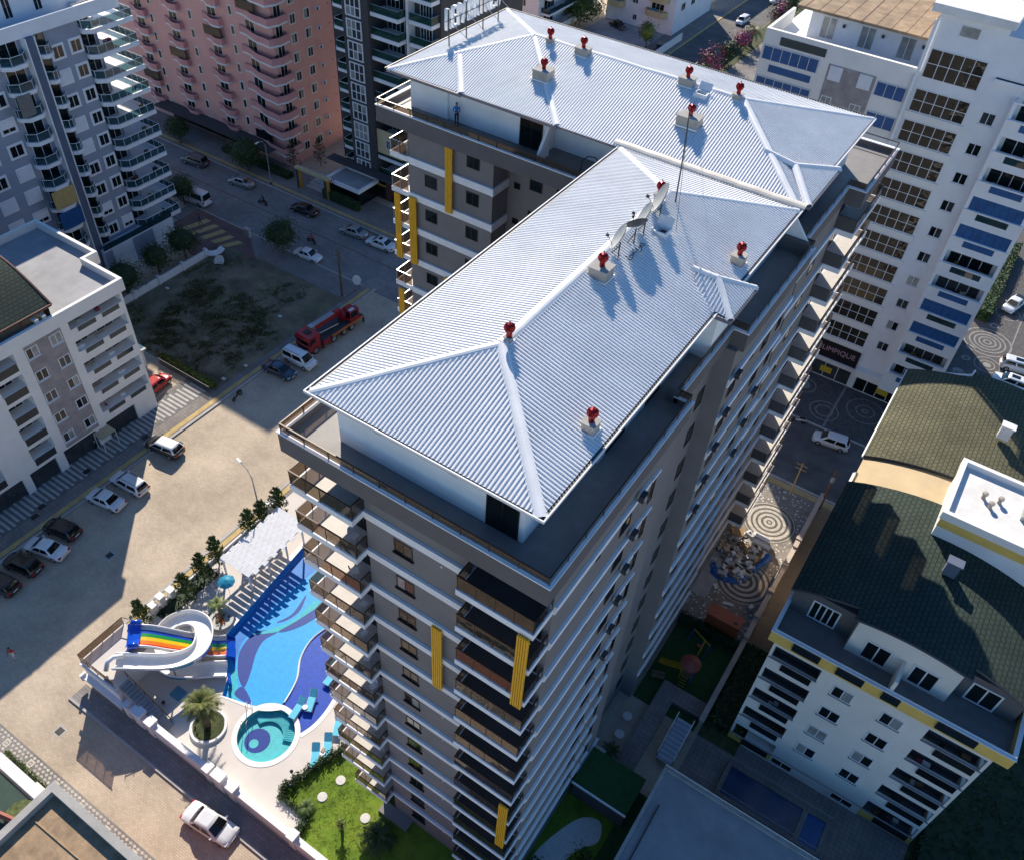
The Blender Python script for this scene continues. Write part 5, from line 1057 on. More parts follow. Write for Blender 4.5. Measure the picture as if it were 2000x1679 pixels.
# lift tower with white flat roof
TW = [(29.1,33.2),(46,33.2),(46,39.8),(29.1,39.8)]
MB().prism(inset(TW,.15), 17, 22.6).build('tower_wall', 'cool_white', G_); ring(MB(), TW, inset(TW,.35), 22.4, 23.1).build('tower_parapet', 'warm_white', G_); MB().prism(inset(TW,.3), 22.4, 22.62).build('tower_roof', 'flat_roof_white', G_); bx('yellow_band', 'yellow_band', G_, 29.2, 46, 33.24, 33.3, 21.6, 22.39)
window(G_, '-y', 33.35, 33.2, 34.2, 18.9, 19.7, 'rail_white', 'pane_dark', .1, 1); bx('roof_hatch', 'dish_grey', G_, 34.0, 36.5, 36.3, 38.4, 22.63, 23.0)
for x, y in ((31.3,36.9),(31.9,36.2),(32.4,37.1)): MB().lathe([(.16,0),(.13,.35),(.22,.4),(.22,.55),(.05,.6)], 10, (x,y,22.62)).build('roof_vent', 'chimney_plaster', G_)
for x, y, dz in ((31.5,47.2,0),(31.2,30.3,.1)): o = bx('chimney', 'white_paint' if y > 40 else 'pilaster_blue', G_, x-.45, x+.45, y-.3, y+.3, 20.6, 21.9); bx('chimney_cap', 'white_paint' if y > 40 else 'pilaster_blue', o, x-.55, x+.55, y-.4, y+.4, 21.9, 22.0)
# ---- H: low building with worn brown roof at the bottom left
H_ = thing('low_building', 'low building with a worn brown flat roof behind a parapet, at the bottom left corner', 'building', (-6,-22,0))
MB().box(-14.2,18,-40,-13.5,0,7.3).build('wall', 'terracotta', H_); HP = [(-14.6,-40),(18,-40),(18,-13.1),(-14.6,-13.1)]
ring(MB(), HP, inset(HP,.55), 7.1, 8.05).build('parapet', 'concrete', H_); MB().prism(inset(HP,.5), 7.3, 7.42).build('flat_roof', 'brown_roof', H_)
for i in range(5): MB().tube([(-14+i*.2,-15.5-i*3.2,7.45),(-6,-15.3-i*3.3,7.46),(4,-15.6-i*3.1,7.45)], .07, 5).build('roof_seam', 'brown_roof', H_)
pm('dark_green', (.015,.05,.035), .7, .15, 1)
HW = thing('yard_wall', 'thick white yard wall beside the patterned pavement', 'wall', (-20,-14,0)); MB().box(-24,-15.2,-14.3,-13.5,0,2.6).build('wall', 'white_paint', HW); bx('coping', 'cream_wall', HW, -19.5, -15.6, -13.49, -13.3, .0, 1.6)
AW = thing('yard_canopy', 'terracotta framed canopy with dark green cloth in the bottom left yard', 'canopy', (-20,-17,0)); MB().poly([(-30,-20,3.2),(-15.3,-20,3.2),(-15.3,-14.6,3.0),(-30,-14.6,3.0)]).build('cloth', 'dark_green', AW); MB().tube([(-22.4,-17.4,3.5),(-15.0,-15.6,3.6)], .22, 4).build('beam', 'terracotta', AW); MB().tube([(-25,-13.6,3.2),(-22.8,-13.7,3.2),(-23.2,-15.2,3.2)], .18, 4).build('beam', 'terracotta', AW); MB().lathe([(0,3.05),(1.1,3.05),(1.1,3.12),(0,3.15)], 20, (-17.4,-15.6,.1)).build('round_cover', 'weed', AW)
for x, y in ((-22.6,-14.9),(-16,-15.2)): bx('post', 'terracotta', AW, x-.1, x+.1, y-.1, y+.1, 0, 3)
# ---- lane between the blocks and the yard of the low grey roof
LNW = thing('lane_wall', 'tall pale boundary wall between the main block and the cream block', 'wall', (20.6,30,0))
pm('pale_wall', (.5,.42,.36), .85, .12, .8); mb = MB(); 
for y0, y1, h in ((21,30.6,1.3),(30.6,43,1.7),(43,51.6,1.9)): bx('wall', 'pale_wall', LNW, 20.5, 20.8, y0, y1-.002, 0, h); bx('coping', 'pale_wall', LNW, 20.42, 20.88, y0, y1-.02, h, h+.08)
for y in (33.0,36.4,40.2,44.0): bx('pier', 'pale_wall', LNW, 20.35, 20.95, y, y+.4, 0, 2.1)
brickmat('strip_paving', (.3,.23,.15), (.26,.2,.14), (.2,.16,.11), .3, .15, .08, var=.2)
slab('side_lane', 'strip_paving', rect(20.9,23.6,30,51.6), .05)
GRS = slab('shrub_bed', 'grass_soil', rect(20.85,24.2,20.5,31), .1)
slab('playground', 'turf', rect(14.6,20.45,20.5,30.5), .06); slab('garden_path', 'pavement_tile', [(16.3,12.9),(17.8,12.9),(17.8,21.6),(20.4,21.6),(20.4,23.2),(16.3,23.2)], .6, .0)
slab('neighbour_yard', 'pavement_tile', rect(20.85,42,13.5,21.69), .04); slab('side_bed', 'grass_soil', rect(38.5,60,8,40), .1)
NP = thing('neighbour_pool', 'dark rectangular swimming pool of the cream block', 'pool', (28,18,0)); pm('pool_dark', (.01,.045,.14), .2, .2, 1, spec=.8); pm('pool_dark2', (.01,.1,.3), .2, .2, 1)
ring(MB(), rect(24.0,32.9,16.6,19.8), rect(24.4,32.5,16.9,19.5), .05, .3).build('rim', 'pavement_tile', NP); bx('water', 'pool_dark', NP, 24.41, 30.6, 16.91, 19.49, .05, .18); bx('divider', 'pavement_tile', NP, 30.61, 31.0, 16.91, 19.49, .05, .3); bx('water', 'pool_dark2', NP, 31.01, 32.49, 16.91, 19.49, .05, .18)
for p in (24.1,32.7): 
    for y in (16.7,19.7): MB().tube([(p,y,.3),(p,y,1.2)], .03, 5).build('post', 'steel_light', NP)
for y in (16.7,19.7): MB().tube([(24.1,y,1.2),(32.7,y,1.2)], .03, 5).build('rail', 'steel_light', NP)
GB = thing('grey_roof_building', 'low building with a stained grey flat roof at the bottom right', 'building', (25,8,0)); MB().box(20.3,60,-30,14.0,0,3.6).build('wall', 'concrete', GB)
GP = [(20.0,-30),(60,-30),(60,14.5),(20.0,14.5)]; MB().prism(inset(GP,.3), 3.601, 3.8).build('flat_roof', 'flat_roof_grey', GB); ring(MB(), GP, inset(GP,.28), 3.5, 4.05).build('parapet', 'kerb', GB); bx('gutter', 'gutter_dark', GB, 20.9, 21.0, 2, 11.5, 3.81, 3.95); MB().tube([(20,14.45,4.3),(60,14.45,4.3)], .05, 5).build('rail', 'steel_light', GB)
for x in (24,28,32,36,40): MB().tube([(x,14.45,4.05),(x,14.45,4.3)], .04, 5).build('post', 'steel_light', GB)
GF = thing('garden_store', 'low garden store with green turf roof beside the main block', 'garden store', (17,11.5,0)); MB().box(14.6,19.1,9.75,13.0,0,2.85).build('wall', 'wall_dark', GF); MB().box(14.5,19.2,9.7,13.1,2.851,3.0).build('turf_roof', 'turf', GF); bx('edge', 'band_white', GF, 14.5, 19.2, 9.6, 9.699, 2.85, 3.05); bx('edge', 'band_white', GF, 13.9, 14.49, 10.6, 14.0, 2.6, 2.75)
slab('terrace_step', 'deck_tile', rect(14.32,15.3,10.6,14.2), 1.2, .5)
slab('gravel_bed', 'stone_pale', bez([(14.6,4.2),(15.2,6.5),(16.2,8.6),(17.6,9.2),(18.2,7.8),(17.2,6.4),(16.6,4.6),(15.6,2.6),(14.6,1.5)]), .575, .5); slab('turf_strip', 'turf', rect(18.6,19.95,-6,13.0), .6, .1)
FB = thing('foot_bridge', 'short blue-grey stair bridge with rails beside the grey roof', 'bridge', (19.5,18,0)); MB().sweep([(16.2,.6),(19.9,.6),(19.9,1.9),(16.2,1.0)], 'x', 18.9, 20.2).build('ramp', 'steel_light', FB)
for i in range(9): bx('tread', 'blue_grey', FB, 18.92, 20.18, 16.25+i*.4, 16.6+i*.4, 1.02+i*.1, 1.06+i*.1)
for x in (18.85,20.25): MB().tube([(x,16.2,1.9),(x,19.9,2.8)], .04, 5).build('rail', 'cream_wall', FB); [MB().tube([(x,16.3+i*1.2,1.0),(x,16.3+i*1.2,1.95+i*.28)], .03, 5).build('post', 'steel_dark', FB) for i in range(4)]
# ---- blocks at the top of the picture
T1 = thing('white_house', 'white house with yellow rounded balconies beside the north street', 'house', (-58,168,0))
MB().box(-66,-50,160,180,0,16).build('wall', 'cool_white', T1)
for k in range(4):
    z = 3.6+3*k
    for x0, x1 in ((-65.5,-61.5),(-56.5,-51.5)):
        P = [(x0,160),(x0+.2,159.1),(x0+.9,158.5),(x1-.9,158.5),(x1-.2,159.1),(x1,160)]; s = MB().prism(P, z-.3, z+.0).build('balcony', 'beige', T1); ring(MB(), P, [tuple(Vector(p).lerp(Vector(((x0+x1)/2,159.6)),.06)) for p in P], z, z+.95).build('parapet', 'beige', s); window(T1, '-y', 160, x0+1, x1-1, z+.1, z+2.2, 'rail_white', 'pane_dark', .1, 3); fbox('balcony_furniture', 'slide_teal', T1, '-y', 159.5, x0+1.5, x0+2.6, z+.3, z+1.2, .0, .8)
    window(T1, '-y', 160, -60, -58.6, z+.9, z+2.1, 'rail_white', 'pane_mid', .1, 2)
    for y0 in (163,168): window(T1, '+x', -50, y0, y0+2, z+.6, z+2.2, 'rail_white', 'pane_dark', .1, 2)
window(T1, '-y', 160, -59.5, -58.5, 1.2, 2.4, 'rail_white', 'pane_dark', .1, 2); slab('house_yard', 'flat_roof_grey', rect(-66,-47,146,159.9), .1); bx('yard_wall', 'warm_white', T1, -47.5, -47.2, 146, 159.5, 0, 1.5)
T2 = thing('balcony_block', 'pale block with blue glass balconies behind the main roof', 'building', (-74,150,0)); MB().box(-90,-70,138,165,0,24).build('wall', 'warm_white', T2)
for k in range(7):
    z = 2.6+3*k
    bx('balcony', 'cool_white', T2, -70, -68.0, 139, 150, z-.4, z); bx('parapet_glass', 'teal_glass' if k % 2 else 'awning_grey', T2, -68.1, -68.02, 139.1, 149.9, z, z+1.0); bx('parapet_glass', 'teal_glass', T2, -69.98, -68.1, 139.05, 139.1, z, z+1.0); window(T2, '+x', -70, 140, 144, z+.1, z+2.3, 'rail_white', 'pane_dark', .1, 3); window(T2, '-y', 138, -75, -73, z+.7, z+2.0, 'rail_white', 'pane_mid', .1, 3)
T3 = thing('distant_block', 'plain pale block beyond the north street', 'building', (-80,215,0)); MB().box(-110,-60,200,240,0,20).build('wall', 'cream_wall', T3)
for k in range(6): [window(T3, '-y', 200, x, x+1.6, 1.4+3*k, 2.8+3*k, 'rail_white', 'pane_dark', .1, 2) for x in (-108,-103,-98,-93,-88,-83,-78,-73,-68,-63)]
# gateway, pavilion and planting in front of the charcoal tower
AG = thing('garden_gateway', 'yellow and black timber gateway with steps, in front of the pink block', 'gateway', (-64,66,0))
for x in (-67.0,-61.4): bx('post', 'charcoal', AG, x-.25, x+.25, 65.4, 65.9, 0, 3.3); bx('post_trim', 'shop_yellow', AG, x+.251, x+.42, 65.4, 65.9, 0, 3.3)
bx('lintel', 'beige', AG, -67.4, -61.0, 65.3, 66.0, 3.3, 3.65)
for i in range(5): bx('step', 'pale_wall', AG, -66.4, -61.9, 66.4+i*.7, 67.08+i*.7, .13, .3+i*.18)
KI = thing('pavilion', 'flat-roofed dark glass pavilion in front of the charcoal tower', 'pavilion', (-59,68.5,0)); MB().box(-62,-56.2,66.9,70.9,.1,2.6).build('glass_wall', 'pane_dark', KI); ring(MB(), rect(-62.4,-55.7,66.4,71.2), rect(-62.0,-56.1,66.8,70.8), 2.6, 3.1).build('fascia', 'cool_white', KI); bx('flat_roof', 'flat_roof_grey', KI, -62, -56.1, 66.8, 70.8, 2.7, 2.9); pm('sign_red', (.45,.02,.03), .6, .1, 2); MB().tube([(-60.6+.35*cos(a),66.35,3.05+.35*sin(a)) for a in [.6+i*.55 for i in range(9)]], .07, 5).build('emblem', 'sign_red', KI)
bx('back_wall', 'cool_white', KI, -61.6, -56.5, 70.81, 71.0, 2.9, 4.1)
# ------------------------------------------------------------------ things on the main roof and terraces
def near_z(x, y): return 43.2+max(0,min(x-1.4, 13.45-x, y-.95, 29.75-y))*.2985
def far_z(x, y): return 43.2+max(0,min(x+17.6, 13.3-x, y-29.5, 45.1-y))*.2628
def roof_vent(x, y, zf, w_, dpt, h, lb, dx=0, dy=0):
    z = zf(x, y); t = thing('roof_ventilator', lb, 'roof vent', (x,y,z), 0, 'red turbine ventilators on the metal roof')
    MB().box(-w_/2,w_/2,-dpt/2,dpt/2,-.45,h).build('chimney', 'chimney_plaster', t); MB().box(-w_/2-.05,w_/2+.05,-dpt/2-.05,dpt/2+.05,h,h+.06).build('cap', 'concrete', t)
    MB().box(-w_/2-.07,w_/2+.07,-dpt/2-.07,dpt/2+.07,-.06,.03).build('flashing', 'ridge_metal', t)
    MB().lathe([(.14,0),(.14,.28)], 14, (dx,dy,h+.06)).build('neck', 'vent_red', t)
    mb = MB(); n = 20; prof = [(.12,.24),(.2,.29),(.26,.4),(.27,.5),(.23,.62),(.13,.69),(.03,.71)]; rows = []
    for r, zz in prof: rows.append([(dx+(r*(1 if k % 2 else .86))*cos(2*pi*k/(2*n)+zz*1.2), dy+(r*(1 if k % 2 else .86))*sin(2*pi*k/(2*n)+zz*1.2), h+.06+zz) for k in range(2*n+1)])
    mb.grid(rows); mb.build('turbine', 'vent_red', t); MB().lathe([(0,0),(.05,.01),(.04,.05),(0,.06)], 8, (dx,dy,h+.84)).build('bearing', 'steel_dark', t)
for a in ((8.25,14.5,near_z,.95,.9,.55,'red turbine vent on the biggest chimney block of the near roof ridge'),(12.75,21.9,near_z,.7,.6,.5,'red turbine vent beside the small hipped bay of the near roof'),(7.45,22.4,near_z,.45,.45,.4,'red turbine vent right behind the largest satellite dish'),(7.55,7.35,near_z,.3,.3,.2,'red turbine vent at the front tip of the near roof ridge'),(12.65,6.1,near_z,.6,.6,.45,'red turbine vent nearest the front right corner of the near roof'),
          (-8.6,36.9,far_z,.5,.4,.3,'leftmost small red turbine vent on the far roof ridge'),(-5.8,36.8,far_z,1.0,.7,.45,'red turbine vent on a chimney at the left of the far roof ridge'),(-6.9,33.4,far_z,1.2,1.0,.6,'red turbine vent on the large chimney at the left of the far roof slope'),(2.2,37.0,far_z,1.0,.7,.45,'red turbine vent on a chimney beside the open roof hatch'),(5.8,37.2,far_z,.6,.5,.3,'rightmost red turbine vent on the far roof ridge'),(4.2,33.5,far_z,1.5,.95,.6,'red turbine vent on the widest chimney, behind the antenna mast')): roof_vent(*a)
def dish(x, y, zf, r, rz, el, mat, lb, h=.75):
    z = zf(x, y); t = thing('satellite_dish', lb, 'satellite dish', (x,y,z), rz, 'satellite dishes on the near roof')
    MB().tube([(0,0,-.05),(0,0,h)], .04, 6).build('mast', 'steel_dark', t); MB().tube([(.5,0,-.12),(0,0,h*.75)], .025, 5).build('brace', 'steel_dark', t); MB().tube([(0,.45,-.02),(0,0,h*.75)], .025, 5).build('brace', 'steel_dark', t)
    prof = [(r*k/7, .26*r*(k/7)**2) for k in range(8)]; mb = MB(); n = 24
    rows = [[(rr*cos(2*pi*k/n), rr*sin(2*pi*k/n), zz) for k in range(n+1)] for rr, zz in prof]; mb.grid(rows); mb.grid([[(p[0]*1.01,p[1]*1.01,p[2]-.02) for p in q] for q in rows], 0, True)
    M = Matrix.Translation((0,0,h+r*.35)) @ Matrix.Rotation(pi/2-el, 4, 'Y') 
    o = mb.build('reflector', mat, t, True); o.matrix_local = M
    a = MB().tube([(r*.8,0,.18*r),(r*.35,0,r*.85)], .018, 5).box(r*.26,r*.44,-.05,.05,r*.8,r*1.0).build('feed_arm', 'steel_dark', t); a.matrix_local = M
dish(8.1,21.3,near_z,.85,RAD(205),RAD(25),'dish_grey','largest pale satellite dish, standing on the near roof ridge')
dish(8.15,19.3,near_z,.72,RAD(205),RAD(28),'dish_grey','pale satellite dish second from the far end of the ridge row')
dish(8.2,18.1,near_z,.6,RAD(140),RAD(38),'dish_dark','dark satellite dish turned the other way in the ridge row',.85)
dish(8.1,16.6,near_z,.72,RAD(205),RAD(28),'dish_grey','pale satellite dish beside the biggest chimney block')
t = thing('antenna_mast', 'thin tall antenna mast with a guy wire on the near roof', 'antenna', (8.15,23.15,near_z(8.15,23.15))); z = near_z(8.15,23.15)
MB().tube([(8.15,23.15,z-.1),(8.0,23.3,z+2.6),(7.75,23.5,z+5.2)], [.045,.04,.03], 6).build('mast', 'steel_dark', t); MB().tube([(7.75,23.5,z+5.0),(4.9,32.6,z+.4)], .012, 4).build('guy_wire', 'steel_dark', t); MB().tube([(7.75,23.5,z+5.2),(9.3,21.0,near_z(9.3,21.0))], .012, 4).build('guy_wire', 'steel_dark', t)
for nm, (x, y, zf), lb in (('roof_hatch',(8.75,20.15,near_z),'open dark roof hatch beside the satellite dishes'),('roof_hatch',(3.6,36.4,far_z),'open dark roof hatch on the far roof beside the chimney')):
    z = zf(x, y); t = thing(nm, lb, 'roof hatch', (x,y,z), 0); ring(MB(), rect(-.45,.45,-.35,.35), rect(-.36,.36,-.26,.26), -.2, .22).build('frame', 'ridge_metal', t); MB().box(-.355,.355,-.255,.255,-.1,.06).build('opening', 'frame_dark', t); MB().poly([(-.45,.36,.2),(.45,.36,.2),(.45,.7,.65),(-.45,.7,.65)]).build('lid', 'ridge_metal', t)
tag(MB().tube([(8.4+.45*cos(i*.5)*(1-i*.012), 17.6+.9*sin(i*.33), near_z(8.6,17.6)+.06) for i in range(40)], .02, 4).build('coaxial_cable', 'turf'), 'tangled green cable lying among the satellite dishes', 'cable')
# rooftop letters, seen from behind
t = thing('rooftop_sign', 'row of white rooftop sign letters seen from behind on dark posts', 'sign', (-16.2,38,43.6))
xs = -16.2
for i, ch in enumerate('REPABRTRES'):
    y = 34.9+i*.72; me = text_mesh(ch, 2.2, .13); me.materials.clear(); me.materials.append(MATS['band_white']); o = share('letter', me, t, (xs, y, 44.75)); o.rotation_euler = (pi/2, 0, pi/2); o.scale = (.52,1,1)
for y in (34.7,36.9,39.1,41.2): MB().tube([(xs+.25,y,near_z(1.4,5)+.35),(xs+.2,y,46.3)], .05, 5).build('post', 'steel_dark', t); MB().tube([(xs+.25,y,45.5),(xs+1.6,y+.9,44.0)], .02, 4).build('stay', 'steel_light', t)
for z in (44.75,45.5): MB().tube([(xs+.22,34.3,z),(xs+.22,41.6,z)], .03, 4).build('rail', 'steel_dark', t)
# ---------------------------------------------------------------- people
pm('skin', (.32,.18,.12), .6, .08, 6); pm('shirt_blue', (.03,.16,.5), .85, .15, 8); pm('trousers_dark', (.012,.014,.02), .85, .15, 8); pm('hair_dark', (.015,.01,.008), .7, .2, 9); pm('shirt_red', (.42,.03,.03), .85, .15, 8); pm('cloth_white', (.65,.63,.6), .9, .08, 8); pm('shirt_navy', (.02,.03,.1), .85, .15, 8)
def skin_body(name, parent, joints, edges, radii, mat_of, subd=1):
    """one continuous body: skin modifier over a joint skeleton, applied; faces take the clothing colour of their nearest joint"""
    me = bpy.data.meshes.new(name); me.from_pydata(joints, edges, []); ob = bpy.data.objects.new(name, me); COL.objects.link(ob)
    md = ob.modifiers.new('s', 'SKIN'); 
    for i, v in enumerate(me.skin_vertices[0].data): r = radii[i]; v.radius = r if isinstance(r, tuple) else (r, r); v.use_root = (i == 0)
    ss = ob.modifiers.new('d', 'SUBSURF'); ss.levels = subd; ss.render_levels = subd
    dg = bpy.context.evaluated_depsgraph_get(); nm = bpy.data.meshes.new_from_object(ob.evaluated_get(dg)); bpy.data.objects.remove(ob)
    names = []; 
    for mm in mat_of:
        if mm not in names: names.append(mm)
    nm.materials.clear()
    for q in names: nm.materials.append(MATS[q])
    J = [Vector(j) for j in joints]
    for p in nm.polygons:
        c = p.center; b = min(range(len(J)), key=lambda k: (J[k]-c).length/(max(radii[k]) if isinstance(radii[k], tuple) else radii[k])**.3); p.material_index = names.index(mat_of[b]); p.use_smooth = True
    o = bpy.data.objects.new(name, nm); COL.objects.link(o); o.parent = parent; WO[o] = (0,0,0); return o
def head(parent, c, hair='hair_dark', rz=0):
    """face with brow, nose, mouth and ears; hair cap, neck is part of the body"""
    mb = MB(); n = 14; rows = []
    for i, (z, r, fx) in enumerate(((-.13,.03,.035),(-.115,.055,.05),(-.085,.07,.045),(-.05,.08,.035),(-.02,.084,.03),(.02,.088,.02),(.06,.086,.01),(.095,.07,0),(.12,.04,0),(.128,.005,0))):
        row = []
        for k in range(n+1):
            a = 2*pi*k/n; x = r*1.12*cos(a)+fx*max(0,cos(a))**2; y = r*.86*sin(a)
            if i in (3,4) and k in (0, n): x += .028
            row.append((c[0]+x*cos(rz)-y*sin(rz), c[1]+x*sin(rz)+y*cos(rz), c[2]+z))
        rows.append(row)
    o = mb.grid(rows).build('head', 'skin', parent, True)
    for s in (-1, 1):
        for nm, mt, px, py, pz, r in (('ear','skin',0,.078*s,-.01,.022),('eye','hair_dark',.098,.034*s,.012,.011)): MB().lathe([(0,-r),(r*.8,-r*.5),(r,0),(r*.8,r*.5),(0,r)], 8, (c[0]+px*cos(rz)-py*sin(rz), c[1]+px*sin(rz)+py*cos(rz), c[2]+pz)).build(nm, mt, o, True)
    MB().box(-.002,.002,-.022,.022,-.004,.004).build('mouth', 'oxblood', o).matrix_local = Matrix.Translation((c[0]+.113*cos(rz), c[1]+.113*sin(rz), c[2]-.07)) @ Matrix.Rotation(rz, 4, 'Z')
    hb = MB(); rows = []
    for z, r in ((-.03,.088),(.03,.098),(.08,.092),(.115,.065),(.138,.02)): rows.append([(c[0]+(r*1.1*cos(a)-.012)*cos(rz)-r*.92*sin(a)*sin(rz), c[1]+(r*1.1*cos(a)-.012)*sin(rz)+r*.92*sin(a)*cos(rz), c[2]+z+(.045 if abs(a-pi) > 2.2 and z < .05 else 0)) for a in [2*pi*k/n for k in range(n+1)]])
    hb.grid(rows).build('hair', hair, parent, True)
def hand(parent, w_, d_, curl=.6, side=1):
    """palm with four unequal bent fingers and a thumb from its side"""
    w_ = Vector(w_); d_ = Vector(d_).normalized(); up_ = Vector((0,0,1)) if abs(d_.z) < .8 else Vector((1,0,0)); s = d_.cross(up_).normalized()*side; nn = s.cross(d_)
    mb = MB(); mb.tube([w_, w_+d_*.05, w_+d_*.09], [.026,.04,.036], 8)
    for k, L in enumerate((.07,.085,.08,.06)):
        b = w_+d_*.085+s*(.03-.02*k); mb.tube([b, b+(d_-nn*curl*.5)*L*.5, b+(d_-nn*curl*.5)*L*.5+(d_*.4-nn*curl)*L*.5], [.0095,.009,.007], 6)
    b = w_+d_*.03+s*.035; mb.tube([b, b+(d_*.5+s*.8)*.04, b+(d_*.9+s*.5)*.07], [.012,.011,.008], 6); mb.build('hand', 'skin', parent, True)
def person(loc, rz, lb, top, legs, pose, shoes='hair_dark', h=1.75):
    t = thing('person', lb, 'person', loc, rz); k = h/1.75
    J = [(0,0,.95),(0,0,1.12),(0,0,1.32),(0,0,1.44),(.01,0,1.53), (0,.1,.9),(0,-.1,.9)]; R = [(.13,.1),(.12,.1),(.15,.11),(.08,.07),.05,.09,.09]; M = [legs,top,top,top,'skin',legs,legs]; E = [(0,1),(1,2),(2,3),(3,4),(0,5),(0,6)]
    for s, (kn, an, el, wr) in ((1, pose[0]), (-1, pose[1])):
        hip = 5 if s > 0 else 6; b = len(J); J += [kn, an, (an[0]+.13, an[1], an[2]-.045)]; R += [.065,.042,.035]; M += [legs, legs, shoes]; E += [(hip,b),(b,b+1),(b+1,b+2)]
        sh = len(J); J += [(0,.19*s,1.4), el, wr]; R += [.062,.044,.03]; M += [top, top if top != 'skin' else 'skin', 'skin']; E += [(2,sh),(sh,sh+1),(sh+1,sh+2)]
    skin_body('body', t, J, E, R, M); head(t, (.02,0,1.63))
    for s, (kn, an, el, wr) in ((1, pose[0]), (-1, pose[1])): hand(t, wr, Vector(wr)-Vector(el), .7, s)
    if k != 1: t.scale = (k,k,k)
    return t
STAND = [((.02,.1,.5),(0,.11,.08),(.05,.27,1.12),(.2,.1,1.08)), ((.0,-.1,.5),(-.03,-.12,.08),(.06,-.27,1.12),(.22,-.06,1.1))]
WALK = [((.14,.1,.5),(.1,.1,.09),(-.1,.24,1.12),(-.02,.26,.88)), ((-.02,-.1,.5),(-.25,-.1,.13),(.1,-.24,1.13),(.26,-.22,.95))]
p = person((-12.45,30.9,40.0), RAD(-75), 'man in a blue shirt and dark trousers on the far roof terrace', 'shirt_blue', 'trousers_dark', STAND, h=1.72)
t = thing('phone', 'small pale phone held by the man on the roof terrace', 'phone', (-12.36,30.68,41.08), RAD(-75)); MB().box(-.01,.08,-.04,.04,-.01,.01).build('case', 'cloth_white', t)
person((-31.3,-7.6,0), RAD(-60), 'person in a red top and white shorts walking on the west street', 'shirt_red', 'cloth_white', WALK)
person((-70.6,49.2,.13), RAD(200), 'person in dark blue walking by the red forecourt', 'shirt_navy', 'shirt_navy', WALK)
person((-30.5,138,.13), RAD(100), 'person in white on the pavement of the north street', 'cloth_white', 'trousers_dark', WALK)
# ---------------------------------------------------------------- vehicles
for nm, c in (('car_white',(.7,.71,.72)),('car_black',(.01,.01,.011)),('car_silver',(.36,.37,.38)),('car_grey',(.1,.105,.11)),('car_blue',(.02,.035,.06)),('car_red',(.42,.012,.01))): pm(nm, c, .3, .03, 2, metal=.1 if 'silver' not in nm else .5, coat=.8)
pm('tyre', (.015,.015,.015), .85, .1, 6); pm('lamp_red', (.4,.01,.01), .25, 0); pm('lamp_clear', (.6,.62,.63), .15, 0, metal=.3); panemat('car_glass', (.006,.008,.01), .03, .05)
def wheel(t, x, y, r, w_):
    s = 1 if y > 0 else -1; o = MB(); n = 20; rows = []
    for dy, rr in ((-.5,.62),(-.5,.93),(-.4,1),(.4,1),(.5,.93),(.5,.62)): rows.append([(x+rr*r*cos(2*pi*k/n), y+dy*w_, r+rr*r*sin(2*pi*k/n)) for k in range(n+1)])
    o = o.grid(rows).build('wheel', 'tyre', t, True); m_ = MB(); rows = [[(x+q*r*cos(2*pi*k/10), y+s*w_*(.5 if q > .3 else .42), r+q*r*sin(2*pi*k/10)) for k in range(11)] for q in (.62,.5,.2,.02)]; m_.grid(rows, 0, s < 0).build('rim', 'steel_light', o)
